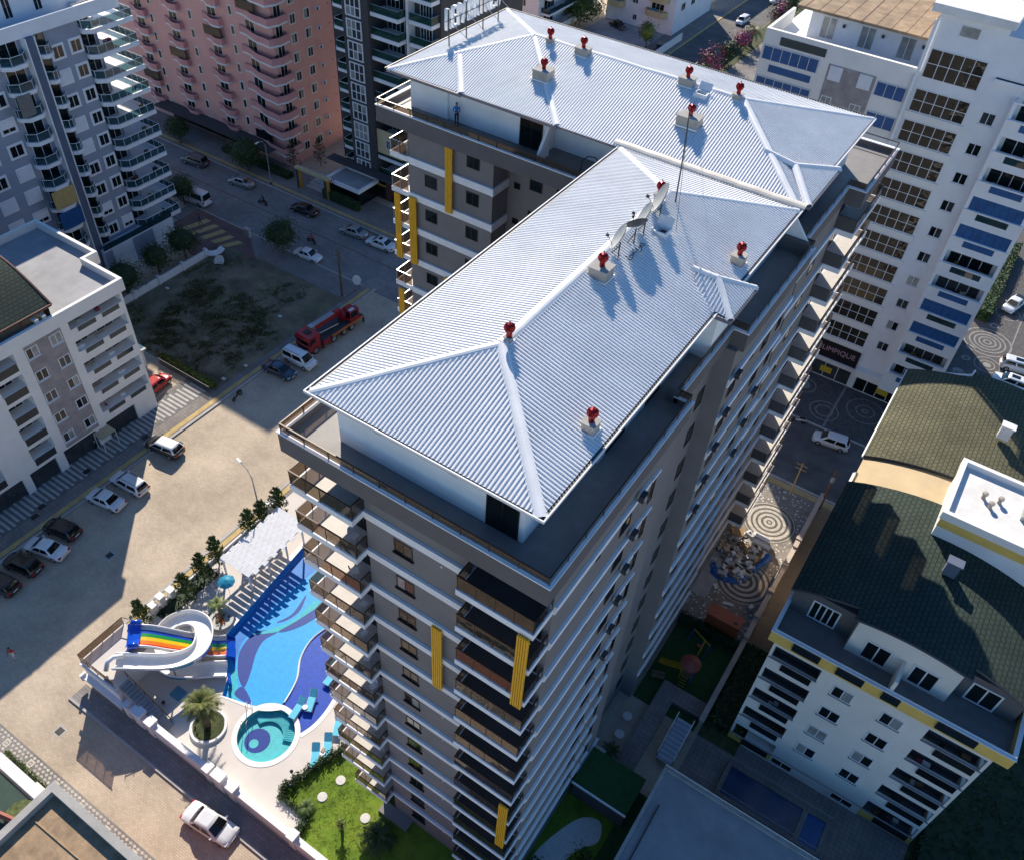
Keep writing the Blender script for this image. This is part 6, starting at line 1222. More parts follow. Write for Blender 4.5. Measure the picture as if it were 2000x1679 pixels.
def car(loc, rz, paint, lb, kind='sedan', L=4.15, W=1.7, H=1.42, roof=None, rails=False, sunroof=False, group='cars parked along the streets'):
    t = thing('car', lb, 'car', loc, rz, group); w_ = W/2; hl = L/2; k = {'sedan':(-.30,-.17,.1,.27),'hatch':(-.47,-.38,.12,.3),'wagon':(-.48,-.42,.1,.27),'suv':(-.48,-.4,.12,.29),'van':(-.49,-.46,.2,.36),'minibus':(-.49,-.47,.33,.44),'pickup':(-.12,-.08,.16,.3)}[kind]
    bz = .86 if kind in ('sedan','hatch','wagon') else .98 if kind in ('suv','pickup') else 1.05; cl = .2
    st = [(-.5,.84,.62),(-.485,.93,bz-.1),(-.4,.98,bz-(.02 if kind == 'sedan' else 0)),(-.2,1.0,bz+.02),(.1,1.0,bz),(.28,.99,bz-.06),(.4,.96,bz-.12),(.465,.9,bz-.2),(.49,.8,.55),(.5,.74,.45)]
    rows = []
    for fx, fw, z in st:
        x = fx*L; ww = fw*w_; c0 = cl if abs(fx) < .47 else .3
        rows.append([(x,-ww*.9,c0),(x,-ww,.42 if z > .5 else z*.8),(x,-ww*.99,z-.12),(x,-ww*.9,z-.02),(x,-ww*.45,z+.015),(x,0,z+.02),(x,ww*.45,z+.015),(x,ww*.9,z-.02),(x,ww*.99,z-.12),(x,ww,.42 if z > .5 else z*.8),(x,ww*.9,c0)])
    mb = MB(); mb.grid(rows, 0, True); mb.poly(rows[0]); mb.poly(rows[-1][::-1]); mb.poly([r[0] for r in rows]+[r[-1] for r in rows][::-1]); mb.build('body', paint, t, True)
    # cabin: belt outline to a narrower crowned roof
    b0, b1, f1, f0 = [q*L for q in k]; wb, wt = w_*.93, w_*.76
    lv = [(0,b0,f0,wb,bz-.02),(.5,b0*.5+b1*.5,f0*.5+f1*.5,(wb+wt)/2+.02,(bz+H)/2),(1,b1,f1,wt,H-.05),(1.05,b1+.12,f1-.15,wt*.7,H)]
    rows = []
    for q, xr, xf, ww, z in lv:
        xm = (xr+xf)/2; rows.append([(xr,-ww*.86,z),(xr+.1,-ww*.97,z),(xm,-ww,z),(xf-.12,-ww*.97,z),(xf,-ww*.84,z),(xf+.03,0,z),(xf,ww*.84,z),(xf-.12,ww*.97,z),(xm,ww,z),(xr+.1,ww*.97,z),(xr,ww*.86,z),(xr-.03,0,z),(xr,-ww*.86,z)])
    mb = MB(); mb.grid(rows); mb.poly(rows[-1][:-1]); mb.build('cabin', roof or paint, t, True)
    def face(nm, i0, i1, a, b, out):
        q = []
        for lv_, fr in ((0,a),(2,b)):
            pass
        P0, P1 = [Vector(p) for p in rows[0]], [Vector(p) for p in rows[2]]; bot = [P0[i].lerp(P1[i], a) for i in range(i0, i1+1)]; top = [P0[i].lerp(P1[i], b) for i in range(i0, i1+1)]; c = Vector(((b0+f0)/2,0,(bz+H)/2))
        if len(bot) == 2: e = (bot[1]-bot[0])*.06; bot = [bot[0]+e, bot[1]-e]; e = (top[1]-top[0])*.06; top = [top[0]+e, top[1]-e]
        nrm = (bot[-1]-bot[0]).cross(top[0]-bot[0]).normalized()
        if nrm.dot((bot[0]+top[-1])/2-c) < 0: nrm = -nrm
        mid0 = rows[1]; 
        MB().grid([[p+nrm*out for p in bot],[p+nrm*(out+.012) for p in [x.lerp(y,.5) for x,y in zip(bot,top)]],[p+nrm*out for p in top]]).build(nm, 'car_glass', t)
    face('windscreen', 4, 6, .08, .92, .05); face('rear_window', 10, 12, .12, .9, .05)
    for i in (2, 3, 8, 9):
        if kind == 'van' and i in (2,8) and False: continue
        face('side_window', i-1, i, .16, .88, .045)
    if rails:
        for s in (-1,1): MB().tube([(b1+.2,s*wt*.8,H+.02),(b1+.35,s*wt*.8,H+.07),(f1-.4,s*wt*.8,H+.07),(f1-.25,s*wt*.8,H+.02)], .025, 5).build('roof_rail', 'steel_dark', t)
    if sunroof: MB().box((b1+f1)/2-.1,f1-.25,-wt*.5,wt*.5,H-.01,H+.012).build('sunroof', 'car_glass', t)
    r = .31 if kind in ('sedan','hatch','wagon') else .35
    for x in (-.305*L,.31*L):
        for y in (-w_+.09, w_-.09): wheel(t, x, y, r, .2)
    for s in (-1,1):
        MB().box(.445*L,.485*L,s*w_*.72-.17,s*w_*.72+.17,bz-.34,bz-.22).build('headlight', 'lamp_clear', t); MB().box(-.502*L,-.47*L,s*w_*.74-.14,s*w_*.74+.14,bz-.26,bz-.1).build('tail_light', 'lamp_red', t); MB().box(f0-.35,f0-.22,s*(w_+.0)-.02,s*(w_+.0)+.14*s if s > 0 else s*w_+.02,bz+.02,bz+.16).build('mirror', paint, t) if s > 0 else MB().box(f0-.35,f0-.22,-w_-.14,-w_+.02,bz+.02,bz+.16).build('mirror', paint, t)
    MB().box(.497*L,.506*L,-.26,.26,.4,.51).build('number_plate', 'cloth_white', t); MB().box(-.508*L,-.499*L,-.26,.26,.55,.66).build('number_plate', 'cloth_white', t); MB().box(.47*L,.5*L,-w_*.6,w_*.6,.36,.4).build('grille', 'frame_dark', t)
    if kind == 'pickup': MB().box(-.47*L,-.14*L,-w_*.8,w_*.8,bz+.02,bz+.03).build('load_bed', 'frame_dark', t)
    return t
D = RAD
car((-40.3,16.6,.0), D(-171), 'car_black', 'black crossover with a white roof parked at the edge of the sunlit street', 'suv', 4.3, 1.78, 1.55, roof='car_white')
car((-39.2,11.1,0), D(-176), 'car_white', 'white estate car with dark roof rails parked beside the crossover', 'wagon', 4.4, 1.72, 1.5, rails=True)
car((-39.3,8.3,0), D(-171), 'car_white', 'white saloon parked next to the white estate car', 'sedan', 4.15)
car((-39.6,3.4,0), D(-168), 'car_black', 'black hatchback parked next to the street drain', 'hatch', 3.8, 1.7, 1.45)
car((-38.8,1.1,0), D(-165), 'car_white', 'white saloon parked between two black hatchbacks', 'sedan', 4.25)
car((-39.0,-1.3,0), D(-168), 'car_black', 'black hatchback second from the left picture edge', 'hatch', 3.8, 1.7, 1.5)
car((-38.9,-3.8,0), D(-170), 'car_black', 'black estate car cut by the left picture edge', 'wagon', 4.1, 1.72, 1.5)
car((-84.6,60.9,0), D(-172), 'car_grey', 'dark grey off-roader parked before the pink block', 'suv', 4.4, 1.8, 1.65, rails=True)
car((-74.4,60.8,0), D(-172), 'car_silver', 'silver saloon parked by the round tree at the pink block', 'sedan', 4.2)
car((-76.2,53.2,0), D(-176), 'car_white', 'white minibus behind a round tree on the cross street', 'minibus', 5.3, 1.9, 2.2)
car((-61.7,60.9,0), D(-175), 'car_black', 'black saloon parked below the gateway', 'sedan', 4.5, 1.78)
car((-52.1,60.9,0), D(-173), 'car_silver', 'silver saloon parked in front of the pavilion hedge', 'sedan', 4.3)
car((-47.1,60.9,0), D(-175), 'car_white', 'white coupe with a dark sunroof nearest the main block balconies', 'sedan', 4.6, 1.8, 1.4, sunroof=True)
car((-53.2,52.6,0), D(6), 'car_white', 'old boxy white saloon on the cross street beside the lot', 'sedan', 4.1, 1.62, 1.38)
car((-38.8,35.7,0), D(2), 'car_white', 'white passenger van beside the crane truck', 'van', 4.3, 1.8, 1.8, rails=True)
car((-39.4,32.9,0), D(4), 'car_blue', 'dark blue saloon parked left of the white van', 'sedan', 4.2)
car((-48.6,22.6,.13), D(100), 'car_red', 'red hatchback beside the white block near the hedge', 'hatch', 3.9, 1.68, 1.45)
car((-6.9,-7.9,0), D(6), 'car_white', 'white saloon on the south street below the garden wall', 'sedan', 4.5, 1.78, 1.44)
car((18.6,61.4,0), D(-172), 'car_white', 'white hatchback driving along the east street', 'hatch', 4.1, 1.76, 1.48)
car((30.8,103,.08), D(-105), 'car_white', 'white pickup parked among the stone rings', 'pickup', 4.6, 1.75, 1.6)
car((34.0,88.9,.08), D(9), 'car_white', 'white off-roader with a glass roof, farther of two at the right edge', 'suv', 4.5, 1.85, 1.62, sunroof=True)
car((33.8,85.0,.08), D(-179), 'car_white', 'white off-roader with a dark roof panel, nearer of two at the right edge', 'suv', 4.4, 1.82, 1.6, sunroof=True)
car((-41.2,178,0), D(-92), 'car_white', 'white car driving down the north street', 'suv', 4.4, 1.8, 1.55)
car((-61,156.5,.1), D(-20), 'car_black', 'black car parked in the yard of the white house', 'sedan', 4.3); car((-48.2,152,.12), D(95), 'car_black', 'black car parked on the pavement of the north street', 'hatch', 4.0); car((-40.4,196,0), D(-92), 'car_silver', 'pale car at the very top of the north street', 'sedan', 4.3)
# crane truck
CT = thing('crane_truck', 'red mobile crane truck parked beside the vacant lot', 'truck', (-39.3,41.8,0), D(-94)); pm('truck_red', (.36,.015,.02), .35, .08, 2, coat=.3); pm('truck_orange', (.5,.13,.03), .5, .15, 2)
MB().box(-4.6,3.0,-1.05,1.05,.75,1.15).build('chassis', 'steel_dark', CT); rows = [[(2.75,-1.15,z),(4.55+(.12 if z < 1.6 else -.1 if z > 2.3 else 0),-1.15,z),(4.62+(.12 if z < 1.6 else -.12 if z > 2.3 else 0),0,z),(4.55+(.12 if z < 1.6 else -.1 if z > 2.3 else 0),1.15,z),(2.75,1.15,z),(2.75,-1.15,z)] for z in (.55,1.5,1.6,2.3,2.75)]
mb = MB().grid(rows, 0, False); mb.poly(rows[-1][:-1]); mb.build('cab', 'truck_red', CT); MB().grid([[(4.62,-1.0,1.68),(4.69,0,1.68),(4.62,1.0,1.68)],[(4.52,-.95,2.5),(4.58,0,2.5),(4.52,.95,2.5)]]).build('windscreen', 'car_glass', CT)
for s in (-1,1): MB().poly([(3.5,s*1.165,1.75),(4.4,s*1.165,1.75),(4.3,s*1.165,2.45),(3.5,s*1.165,2.45)][::s]).build('side_window', 'car_glass', CT); MB().box(4.55,4.75,s*.95-.16,s*.95+.16,.75,.95).build('headlight', 'lamp_clear', CT); MB().box(4.3,4.5,s*1.35-.06,s*1.35+.06,1.7,2.2).build('mirror', 'frame_dark', CT)
MB().box(4.4,4.8,-1.15,1.15,.5,.75).build('bumper', 'truck_red', CT); MB().box(3.3,4.0,-.4,.4,2.76,2.85).build('roof_hatch', 'frame_dark', CT); MB().box(4.66,4.76,-.8,.8,1.05,1.4).build('grille', 'frame_dark', CT); MB().box(-4.5,2.3,-1.16,1.16,1.16,1.28).build('deck', 'steel_dark', CT); MB().box(-4.3,.9,1.161,1.3,1.0,1.3).build('side_board', 'truck_orange', CT); MB().box(1.2,2.4,1.0,1.25,.5,1.25).build('tool_locker', 'truck_red', CT)
tw = MB().box(-4.0,-2.0,-.95,.3,1.29,2.1).box(-3.9,-2.9,-.6,.3,2.1,2.5).build('turret', 'truck_red', CT); op = MB().box(-3.9,-2.4,.35,1.1,1.29,2.75).build('operator_cab', 'truck_red', CT); MB().box(-2.39,-2.36,.42,1.03,1.7,2.6).build('cab_window', 'car_glass', op); MB().box(-3.6,-2.5,1.101,1.12,1.8,2.6).build('cab_window', 'car_glass', op); MB().box(-3.4,-2.6,.5,.95,2.751,2.78).build('roof_light', 'lamp_clear', op)
bm = MB().box(-2.2,2.3,-.75,-.2,2.15,2.75).build('boom', 'truck_red', CT); 
for i in range(4): MB().box(-1.0,2.6,-.8+i*.17,-.68+i*.17,2.76,2.86).build('boom_rail', 'steel_light', bm)
MB().box(2.3,2.9,-.85,-.1,2.05,2.9).build('boom_head', 'steel_light', CT); MB().tube([(-1,.35,1.5),(2.2,.2,1.75)], .08, 6).build('hydraulic_ram', 'steel_light', CT)
for x in (3.6,-1.2,-2.5,.6):
    for y in (-1.0,1.0): wheel(CT, x, y, .5, .32)
for x in (2.5,-4.4):
    for s in (-1,1): MB().box(x-.12,x+.12,s*1.22-.1,s*1.22+.1,.25,1.0).build('outrigger', 'steel_dark', CT)
# two-wheelers
def scooter(loc, rz, lb, paint='car_black', rider=None, trike=False):
    t = thing('scooter', lb, 'scooter', loc, rz, 'scooters and motorcycles'); 
    for x in (-.62,.62): 
        o = MB(); n = 18; rows = [[(x+r*cos(2*pi*k/n), dy, .27+r*sin(2*pi*k/n)) for k in range(n+1)] for dy, r in ((-.05,.17),(-.06,.25),(0,.27),(.06,.25),(.05,.17))]; o.grid(rows).build('wheel', 'tyre', t, True)
    MB().tube([(-.75,0,.55),(-.3,0,.58),(0,0,.36),(.3,0,.34),(.45,0,.75)], [.13,.15,.1,.1,.07], 8).build('body', paint, t, True); MB().tube([(-.7,0,.72),(-.35,0,.76),(-.05,0,.72)], [.09,.13,.1], 8).build('seat', 'tyre', t, True); MB().tube([(.62,0,.3),(.5,0,.7),(.42,0,.98)], .04, 6).build('fork', 'steel_dark', t); MB().tube([(.36,-.33,1.02),(.42,0,.98),(.36,.33,1.02)], .022, 6).build('handlebar', 'steel_dark', t); MB().lathe([(0,-.06),(.08,-.03),(.09,.02),(.03,.07)], 8, (.5,0,.88)).build('headlight', 'lamp_clear', t); MB().box(-.9,-.6,-.09,.09,.5,.58).build('mudguard', paint, t)
    if rider:
        r = thing('person', rider[0], 'person', loc, rz); J = [(-.35,0,.85),(-.3,0,1.05),(-.22,0,1.25),(-.18,0,1.36),(-.14,0,1.44),(-.3,.11,.82),(-.3,-.11,.82)]; R = [(.13,.11),(.12,.1),(.15,.11),(.08,.07),.05,.09,.09]; M = ['trousers_dark',rider[1],rider[1],rider[1],'skin','trousers_dark','trousers_dark']; E = [(0,1),(1,2),(2,3),(3,4),(0,5),(0,6)]
        for s, hip in ((1,5),(-1,6)):
            b = len(J); J += [(.1,.19*s,.72),(.12,.17*s,.4),(.26,.17*s,.37)]; R += [.065,.045,.035]; M += ['trousers_dark','trousers_dark','hair_dark']; E += [(hip,b),(b,b+1),(b+1,b+2)]; q = len(J); J += [(-.2,.19*s,1.3),(.02,.3*s,1.12),(.28,.3*s,1.05)]; R += [.06,.044,.03]; M += [rider[1],rider[1],'skin']; E += [(2,q),(q,q+1),(q+1,q+2)]
        skin_body('body', r, J, E, R, M); head(r, (-.1,0,1.54))
        for s in (1,-1): hand(r, (.28,.3*s,1.05), (1,0,-.15), 1.2, s)
    return t
scooter((-67.9,58.7,0), D(185), 'scooter with a dark-clothed rider on the cross street', 'car_black', ('person in dark clothes riding a scooter on the cross street','shirt_navy'))
scooter((-55.4,55.6,0), D(175), 'scooter with a red-shirted rider beside the round tree', 'car_black', ('person in a red shirt riding a scooter past the round tree','shirt_red'))
scooter((-40.2,26.9,0), D(-80), 'dark scooter parked at the corner of the vacant lot', 'car_black'); scooter((14.3,62.6,0), D(-170), 'black and white scooter parked under the far balconies', 'car_white'); scooter((-47.0+.4,13.0,.13), D(-60), 'scooter parked under the small tan shelter', 'car_black')
t = thing('scooter_shelter', 'small tan canopy shelter against the white block', 'shelter', (-46.2,13.6,.13), 0); MB().poly([(-.1,-.9,2.0),(1.3,-.9,1.9),(1.3,.9,1.9),(-.1,.9,2.0)]).poly([(-.1,-.9,1.94),(-.1,.9,1.94),(1.3,.9,1.84),(1.3,-.9,1.84)]).build('canopy', 'sand_wall', t)
for x, y in ((1.25,-.85),(1.25,.85),(0,-.85),(0,.85)): MB().tube([(x,y,0),(x,y,1.92)], .04, 6).build('post', 'white_paint', t)
# ------------------------------------------------------------------ vegetation
for nm, c in (('leaf_dark',(.035,.068,.02)),('leaf_mid',(.065,.11,.026)),('leaf_light',(.12,.165,.035)),('leaf_yellow',(.19,.21,.045)),('leaf_deep',(.02,.042,.016)),('blossom',(.42,.1,.2)),('blossom_orange',(.5,.2,.03)),('palm_leaf',(.09,.115,.025)),('palm_dry',(.2,.17,.05))): pm(nm, c, .6, .25, 2.5, spec=.3)
def leaves(mb, c, r, n, size, mats=3, shell=.55, flat=1., seed=None):
    """leaf-sized faces scattered through clumps inside an ellipsoid"""
    cx, cy, cz = c; rx, ry, rz = r if isinstance(r, tuple) else (r, r, r)
    cl = []
    for i in range(max(6, n//28)):
        a = random.uniform(0,2*pi); u = random.uniform(-1,1); s = sqrt(1-u*u); q = shell+(1-shell)*random.random(); cl.append((cx+rx*q*s*cos(a), cy+ry*q*s*sin(a), cz+rz*q*u, random.choice(range(mats)), random.uniform(.75,1.2)))
    for i in range(n):
        k = random.choice(cl); g = .28*min(rx,ry,rz)*k[4]; p = Vector((k[0]+random.gauss(0,g), k[1]+random.gauss(0,g), k[2]+random.gauss(0,g*.8)))
        d_ = Vector((p.x-cx, p.y-cy, (p.z-cz))).normalized(); nn = (d_+Vector((random.uniform(-.7,.7),random.uniform(-.7,.7),random.uniform(-.3,.9)))).normalized(); u = nn.orthogonal().normalized(); t = random.uniform(0,6.28); u = u*cos(t)+nn.cross(u)*sin(t); v = nn.cross(u); s = size*random.uniform(.6,1.3)
        mb.poly([p-u*s, p+v*s*.45, p+u*s, p-v*s*.45], k[3] if random.random() < .75 else random.randrange(mats))
def limbs(t, h, r, crown_c, n=5, tr=.14):
    mb = MB(); mb.tube([(0,0,0),(.04,.02,h*.5),(0,.03,h)], [tr,tr*.8,tr*.6], 8)
    for i in range(n): a = 2*pi*i/n+.4; mb.tube([(0,.02,h*.8),(r*.3*cos(a),r*.3*sin(a),h+(crown_c-h)*.6),(r*.65*cos(a),r*.65*sin(a),crown_c+r*.15)], [tr*.5,tr*.35,tr*.15], 5)
    mb.build('trunk', 'bark', t)
def ball_tree(loc, r, h, lb, n=2200, mats=('leaf_dark','leaf_mid','leaf_deep'), size=.16, sq=.85, group='round clipped street trees', shell=.8):
    t = thing('tree', lb, 'tree', loc, 0, group); limbs(t, h, r, h+r*sq); mb = MB(); leaves(mb, (0,0,h+r*sq), (r,r,r*sq), n, size, 3, shell); leaves(mb, (0,0,h+r*sq), (r*.7,r*.7,r*sq*.7), n//3, size*1.2, 3, .2); o = mb.build('crown', list(mats), t)
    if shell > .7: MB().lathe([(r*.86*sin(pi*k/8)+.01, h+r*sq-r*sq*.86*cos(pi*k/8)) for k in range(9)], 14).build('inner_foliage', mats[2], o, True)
    return t
ball_tree((-56.6,51.2,.13), 2.05, 1.5, 'round clipped tree beside the old white saloon', 2300)
ball_tree((-76.6,51.6,.13), 1.7, 1.4, 'round clipped tree in front of the white minibus'); ball_tree((-91.2,63.9,.13), 1.6, 1.5, 'round clipped tree at the left end of the pink block'); ball_tree((-76.6,64.4,.13), 2.3, 1.4, 'large round clipped tree before the pink block corner', 2200)
ball_tree((-66.0,42.4,.1), 1.9, 1.3, 'clipped tree nearest the red forecourt beside the blue-grey tower', 1800, group='trees by the tower podium'); ball_tree((-66.0,37.9,.1), 1.7, 1.3, 'clipped tree in the middle of the tower podium garden', 1500, group='trees by the tower podium'); ball_tree((-65.4,32.4,.1), 2.0, 1.2, 'bushy tree nearest the white block in the podium garden', 1500, group='trees by the tower podium')
ball_tree((-68,152,.1), 4.6, 1.6, 'big spreading tree in the yard behind the main roof', 2600, ('leaf_dark','leaf_mid','leaf_light'), .3, .6, 'trees along the north street', .55); ball_tree((-51.2,150.5,.1), 1.6, 1.5, 'small green tree by the yard wall of the white house', 800, ('leaf_mid','leaf_light','leaf_yellow'), .22, 1.1, 'trees along the north street')
for x, y, r, lb, m_ in ((-35.0,140,2.2,'green bush at the near end of the north street verge',('leaf_dark','leaf_mid','leaf_light')),(-35.2,147,2.8,'pink flowering tree nearest the main roof on the verge',('blossom','blossom','leaf_dark')),(-34.6,154.5,2.2,'dark round bush between the pink trees on the verge',('leaf_deep','leaf_dark','leaf_deep')),(-35.0,162,2.2,'middle pink flowering tree on the verge',('blossom','leaf_dark','blossom')),(-34.2,181,2.6,'far pink flowering tree on the verge',('blossom','leaf_dark','blossom')),(-34.4,189,2.4,'farthest green bush on the north street verge',('leaf_dark','leaf_mid','leaf_deep'))): ball_tree((x,y,.14), r, .9, lb, 800, m_, .25, .85, 'trees along the north street', .5)
def conifer(loc, h, r, lb, n=520, group='young conifers along the pool garden', mats=('leaf_dark','leaf_mid','leaf_light')):
    t = thing('conifer', lb, 'tree', loc, 0, group); MB().tube([(0,0,0),(0,0,h*.95)], [.07,.02], 6).build('trunk', 'bark', t); mb = MB(); nb = 34
    for i in range(nb):
        f = (i+.5)/nb; z = h*(.08+.9*f); rr = r*(1-f)**.55*random.uniform(.7,1.15)+.1; a = i*2.4+random.uniform(-.3,.3); d_ = Vector((cos(a), sin(a), random.uniform(.25,.75))); side = Vector((-sin(a),cos(a),0))
        for k in range(n//nb):
            q = random.random()**.6; p = Vector((0,0,z))+d_*rr*q+side*random.gauss(0,.12*rr+.04)+Vector((0,0,random.gauss(0,.07))); u = (d_+Vector((random.gauss(0,.4),random.gauss(0,.4),random.gauss(.2,.4)))).normalized(); v = u.orthogonal().normalized(); s = random.uniform(.1,.2); mb.poly([p-v*s*.3, p+u*s, p+v*s*.3, p-u*s*.5], random.randrange(3))
    mb.build('crown', list(mats), t)
for x, y, h, lb in ((-24.0,17.2,3.2,'conifer nearest the lowest balconies, behind the pergola'),(-24.2,15.2,3.1,'conifer behind the street lamp at the pergola'),(-24.3,13.6,3.2,'conifer just left of the street lamp'),(-24.2,9.3,3.5,'leafiest conifer at the near end of the pergola'),(-24.0,7.3,3.3,'conifer left of the palm with orange flowers'),(-23.6,5.0,3.2,'slim conifer above the white pier blocks'),(-24.6,.9,3.0,'conifer beside the slide terrace corner')): conifer((x,y,.6), h+.5, .95, lb, 1900, mats=('leaf_mid','leaf_light','leaf_dark'))
conifer((-71.2,68.9,.13), 5.0, 1.3, 'dark cypress left of the gateway steps', 700, 'cypresses by the gateway', ('leaf_deep','leaf_dark','leaf_deep')); conifer((-69.0,72.5,.13), 4.6, 1.2, 'dark cypress behind the gateway', 700, 'cypresses by the gateway', ('leaf_deep','leaf_dark','leaf_deep'))
def palm(loc, h, R, nf, lb, mats=('palm_leaf','leaf_light','palm_dry'), droop=1., lean=(0,0), tr=.2):
    t = thing('palm_tree', lb, 'palm', loc, 0); top = Vector((lean[0],lean[1],h)); mb = MB(); pts = [Vector((0,0,0)).lerp(top, k/8) for k in range(9)]; mb.tube(pts, [tr*(1.15-.3*k/8)*(1.08 if k % 2 else .95) for k in range(9)], 10); mb.build('trunk', 'bark', t); mb = MB()
    for i in range(nf):
        a = i*2.399; el = .95-1.25*(i/nf)+random.uniform(-.1,.1); L = R*random.uniform(.85,1.1); d_ = Vector((cos(a)*cos(el), sin(a)*cos(el), sin(el))); side = Vector((-sin(a),cos(a),0)); prev = top.copy(); n = 7
        for k in range(n):
            f = k/n; p = top+d_*L*f+Vector((0,0,-droop*.55*L*f*f)); q = top+d_*L*(f+1/n)+Vector((0,0,-droop*.55*L*(f+1/n)**2)); wv = .27*R*sin(pi*min(1,.18+f*.82))
            for s in (-1,1):
                for j in range(3):
                    b = p.lerp(q, j/3); tip = b+side*s*wv*random.uniform(.8,1.1)+(q-p).normalized()*wv*.55+Vector((0,0,-.22*wv)); e = (q-p)*.3; mb.poly([b, b+e, tip], random.choice((0,0,0,1,2)))
    mb.build('fronds', list(mats), t)
palm((-12.75,-2.6,.85), 3.0, 1.65, 44, 'palm in the round lawn planter beside the paddling pool', lean=(-.35,.25), tr=.22, droop=.75)
palm((-19.3,5.05,.9), 2.3, 1.05, 16, 'young palm rising from the orange flower planter', ('leaf_light','leaf_yellow','leaf_light'), lean=(-.15,.1), tr=.1, droop=1.1)
palm((-34.8,167,.14), 3.2, 2.6, 24, 'palm on the verge of the north street', tr=.3); palm((-1.6,-3.0,.56), .5, .9, 18, 'low palm in the corner of the lawn hedge', ('leaf_mid','leaf_dark','leaf_light'), tr=.12); palm((4.3,-1.6,.56), .9, 1.6, 24, 'shaded palm at the foot of the main block', ('leaf_dark','leaf_mid','leaf_deep'), tr=.2); palm((15.6,14.6,.56), .5, 1.0, 16, 'dark palm against the side of the main block', ('leaf_dark','leaf_mid','leaf_deep'), tr=.1)
# planters
t = thing('round_planter', 'round white-rimmed lawn planter of the big palm', 'planter', (-12.75,-2.6,.6), 0); MB().lathe([(1.5,0),(1.5,.24),(1.32,.24),(1.32,.16),(0,.2)], 36).build('wall', 'white_paint', t); MB().lathe([(1.27,.22),(.6,.3),(0,.32)], 24).build('turf', 'grass_soil', t); mb = MB(); leaves(mb, (0,0,.33), (1.15,1.15,.14), 420, .09, 3, .3); mb.build('ground_cover', ['leaf_dark','leaf_mid','leaf_deep'], t)
t = thing('flower_planter', 'grey stone planter filled with orange flowers at the pool edge', 'planter', (-19.3,5.0,.6), 0); MB().lathe([(1.05,0),(1.1,.45),(.8,.45),(.78,.3),(0,.34)], 20).build('wall', 'dish_grey', t); mb = MB(); leaves(mb, (0,0,.42), (.7,.7,.16), 500, .08, 3, .2); mb.build('flowers', ['blossom_orange','leaf_dark','blossom_orange'], t)
def hedge(name, lb, boxes, n, size, mats=('leaf_dark','leaf_mid','leaf_deep'), cat='hedge'):
    t = thing(name, lb, cat, (*boxes[0][:1], boxes[0][2], 0)); mb = MB(); core = MB()
    for x0, x1, y0, y1, z0, z1 in boxes:
        core.box(x0+.12,x1-.12,y0+.12,y1-.12,z0,z1-.12); A = (x1-x0)*(y1-y0)+(z1-z0)*2*((x1-x0)+(y1-y0))
        for i in range(int(n*A)):
            f = random.random(); x, y, z = random.uniform(x0,x1), random.uniform(y0,y1), random.uniform(z0,z1); k = random.choice('tttxXyY')
            if k == 't': z = z1+random.gauss(0,.05)
            elif k == 'x': x = x0
            elif k == 'X': x = x1
            elif k == 'y': y = y0
            else: y = y1
            p = Vector((x+random.gauss(0,.06),y+random.gauss(0,.06),z)); u = Vector((random.gauss(0,1),random.gauss(0,1),random.gauss(0,.7))).normalized(); v = u.orthogonal().normalized(); s = size*random.uniform(.6,1.3); mb.poly([p-u*s,p+v*s*.5,p+u*s,p-v*s*.5], random.randrange(3))
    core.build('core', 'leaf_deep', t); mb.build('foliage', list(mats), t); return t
hb = [(-4.2+.155*i*2-.25, -4.2+.155*i*2+.35, -3.2+i*.95, -3.2+(i+1)*.95, .5, 1.1) for i in range(6)]
hedge('lawn_hedge', 'low clipped hedge between the lawn and the lounger terrace', hb, 90, .09); hedge('lawn_hedge', 'low hedge along the wall side of the lawn', [(-4.0,-1.2,-3.7,-3.2,.5,1.0),(-1.3,-.7,-5.0,-3.7,.5,1.1)], 90, .09)
hedge('lot_hedge', 'yellow-green hedge on the low wall of the vacant lot', [(-52.0,-43.4,26.1,26.75,.2,1.0)], 70, .13, ('leaf_light','leaf_yellow','leaf_mid')); hedge('pavilion_hedge', 'clipped dark hedge in front of the glass pavilion', [(-62.2,-55.6,65.5,66.35,.13,1.5)], 60, .12)
hedge('garden_border', 'dark planted strip behind the white pier blocks of the garden', [(-24.8,-23.3,2.2,8.4,.5,.8)], 40, .12, ('leaf_deep','leaf_dark','leaf_deep')); hedge('playground_hedge', 'dark hedge strip behind the orange container', [(14.4,20.3,29.5,30.3,.1,1.1)], 40, .12, ('leaf_deep','leaf_dark','leaf_deep'))
hedge('lane_shrubs', 'dark shrubs along the lane wall beside the cream block', [(21.0,24.0,22,30.5,.1,1.3)], 40, .16, ('leaf_deep','leaf_dark','leaf_mid'), 'shrubs'); hedge('yard_shrubs', 'dark shrubs filling the bed at the bottom right corner', [(39,46,12,38,.1,1.2)], 16, .22, ('leaf_deep','leaf_dark','leaf_deep'), 'shrubs'); hedge('pink_block_hedge', 'dark green hedge before the pink block', [(-84,-70,66.0,67.4,.13,1.0)], 40, .14, ('leaf_deep','leaf_dark','leaf_mid')); hedge('court_hedge', 'dark green hedge beside the white tower car court', [(26.4,28.6,97,118,.1,1.8)], 22, .18); hedge('yard_hedge', 'sunny green plants behind the bottom left yard wall', [(-24,-18.5,-13.3,-13.0,.1,1.0)], 60, .1, ('leaf_light','leaf_mid','leaf_dark'))
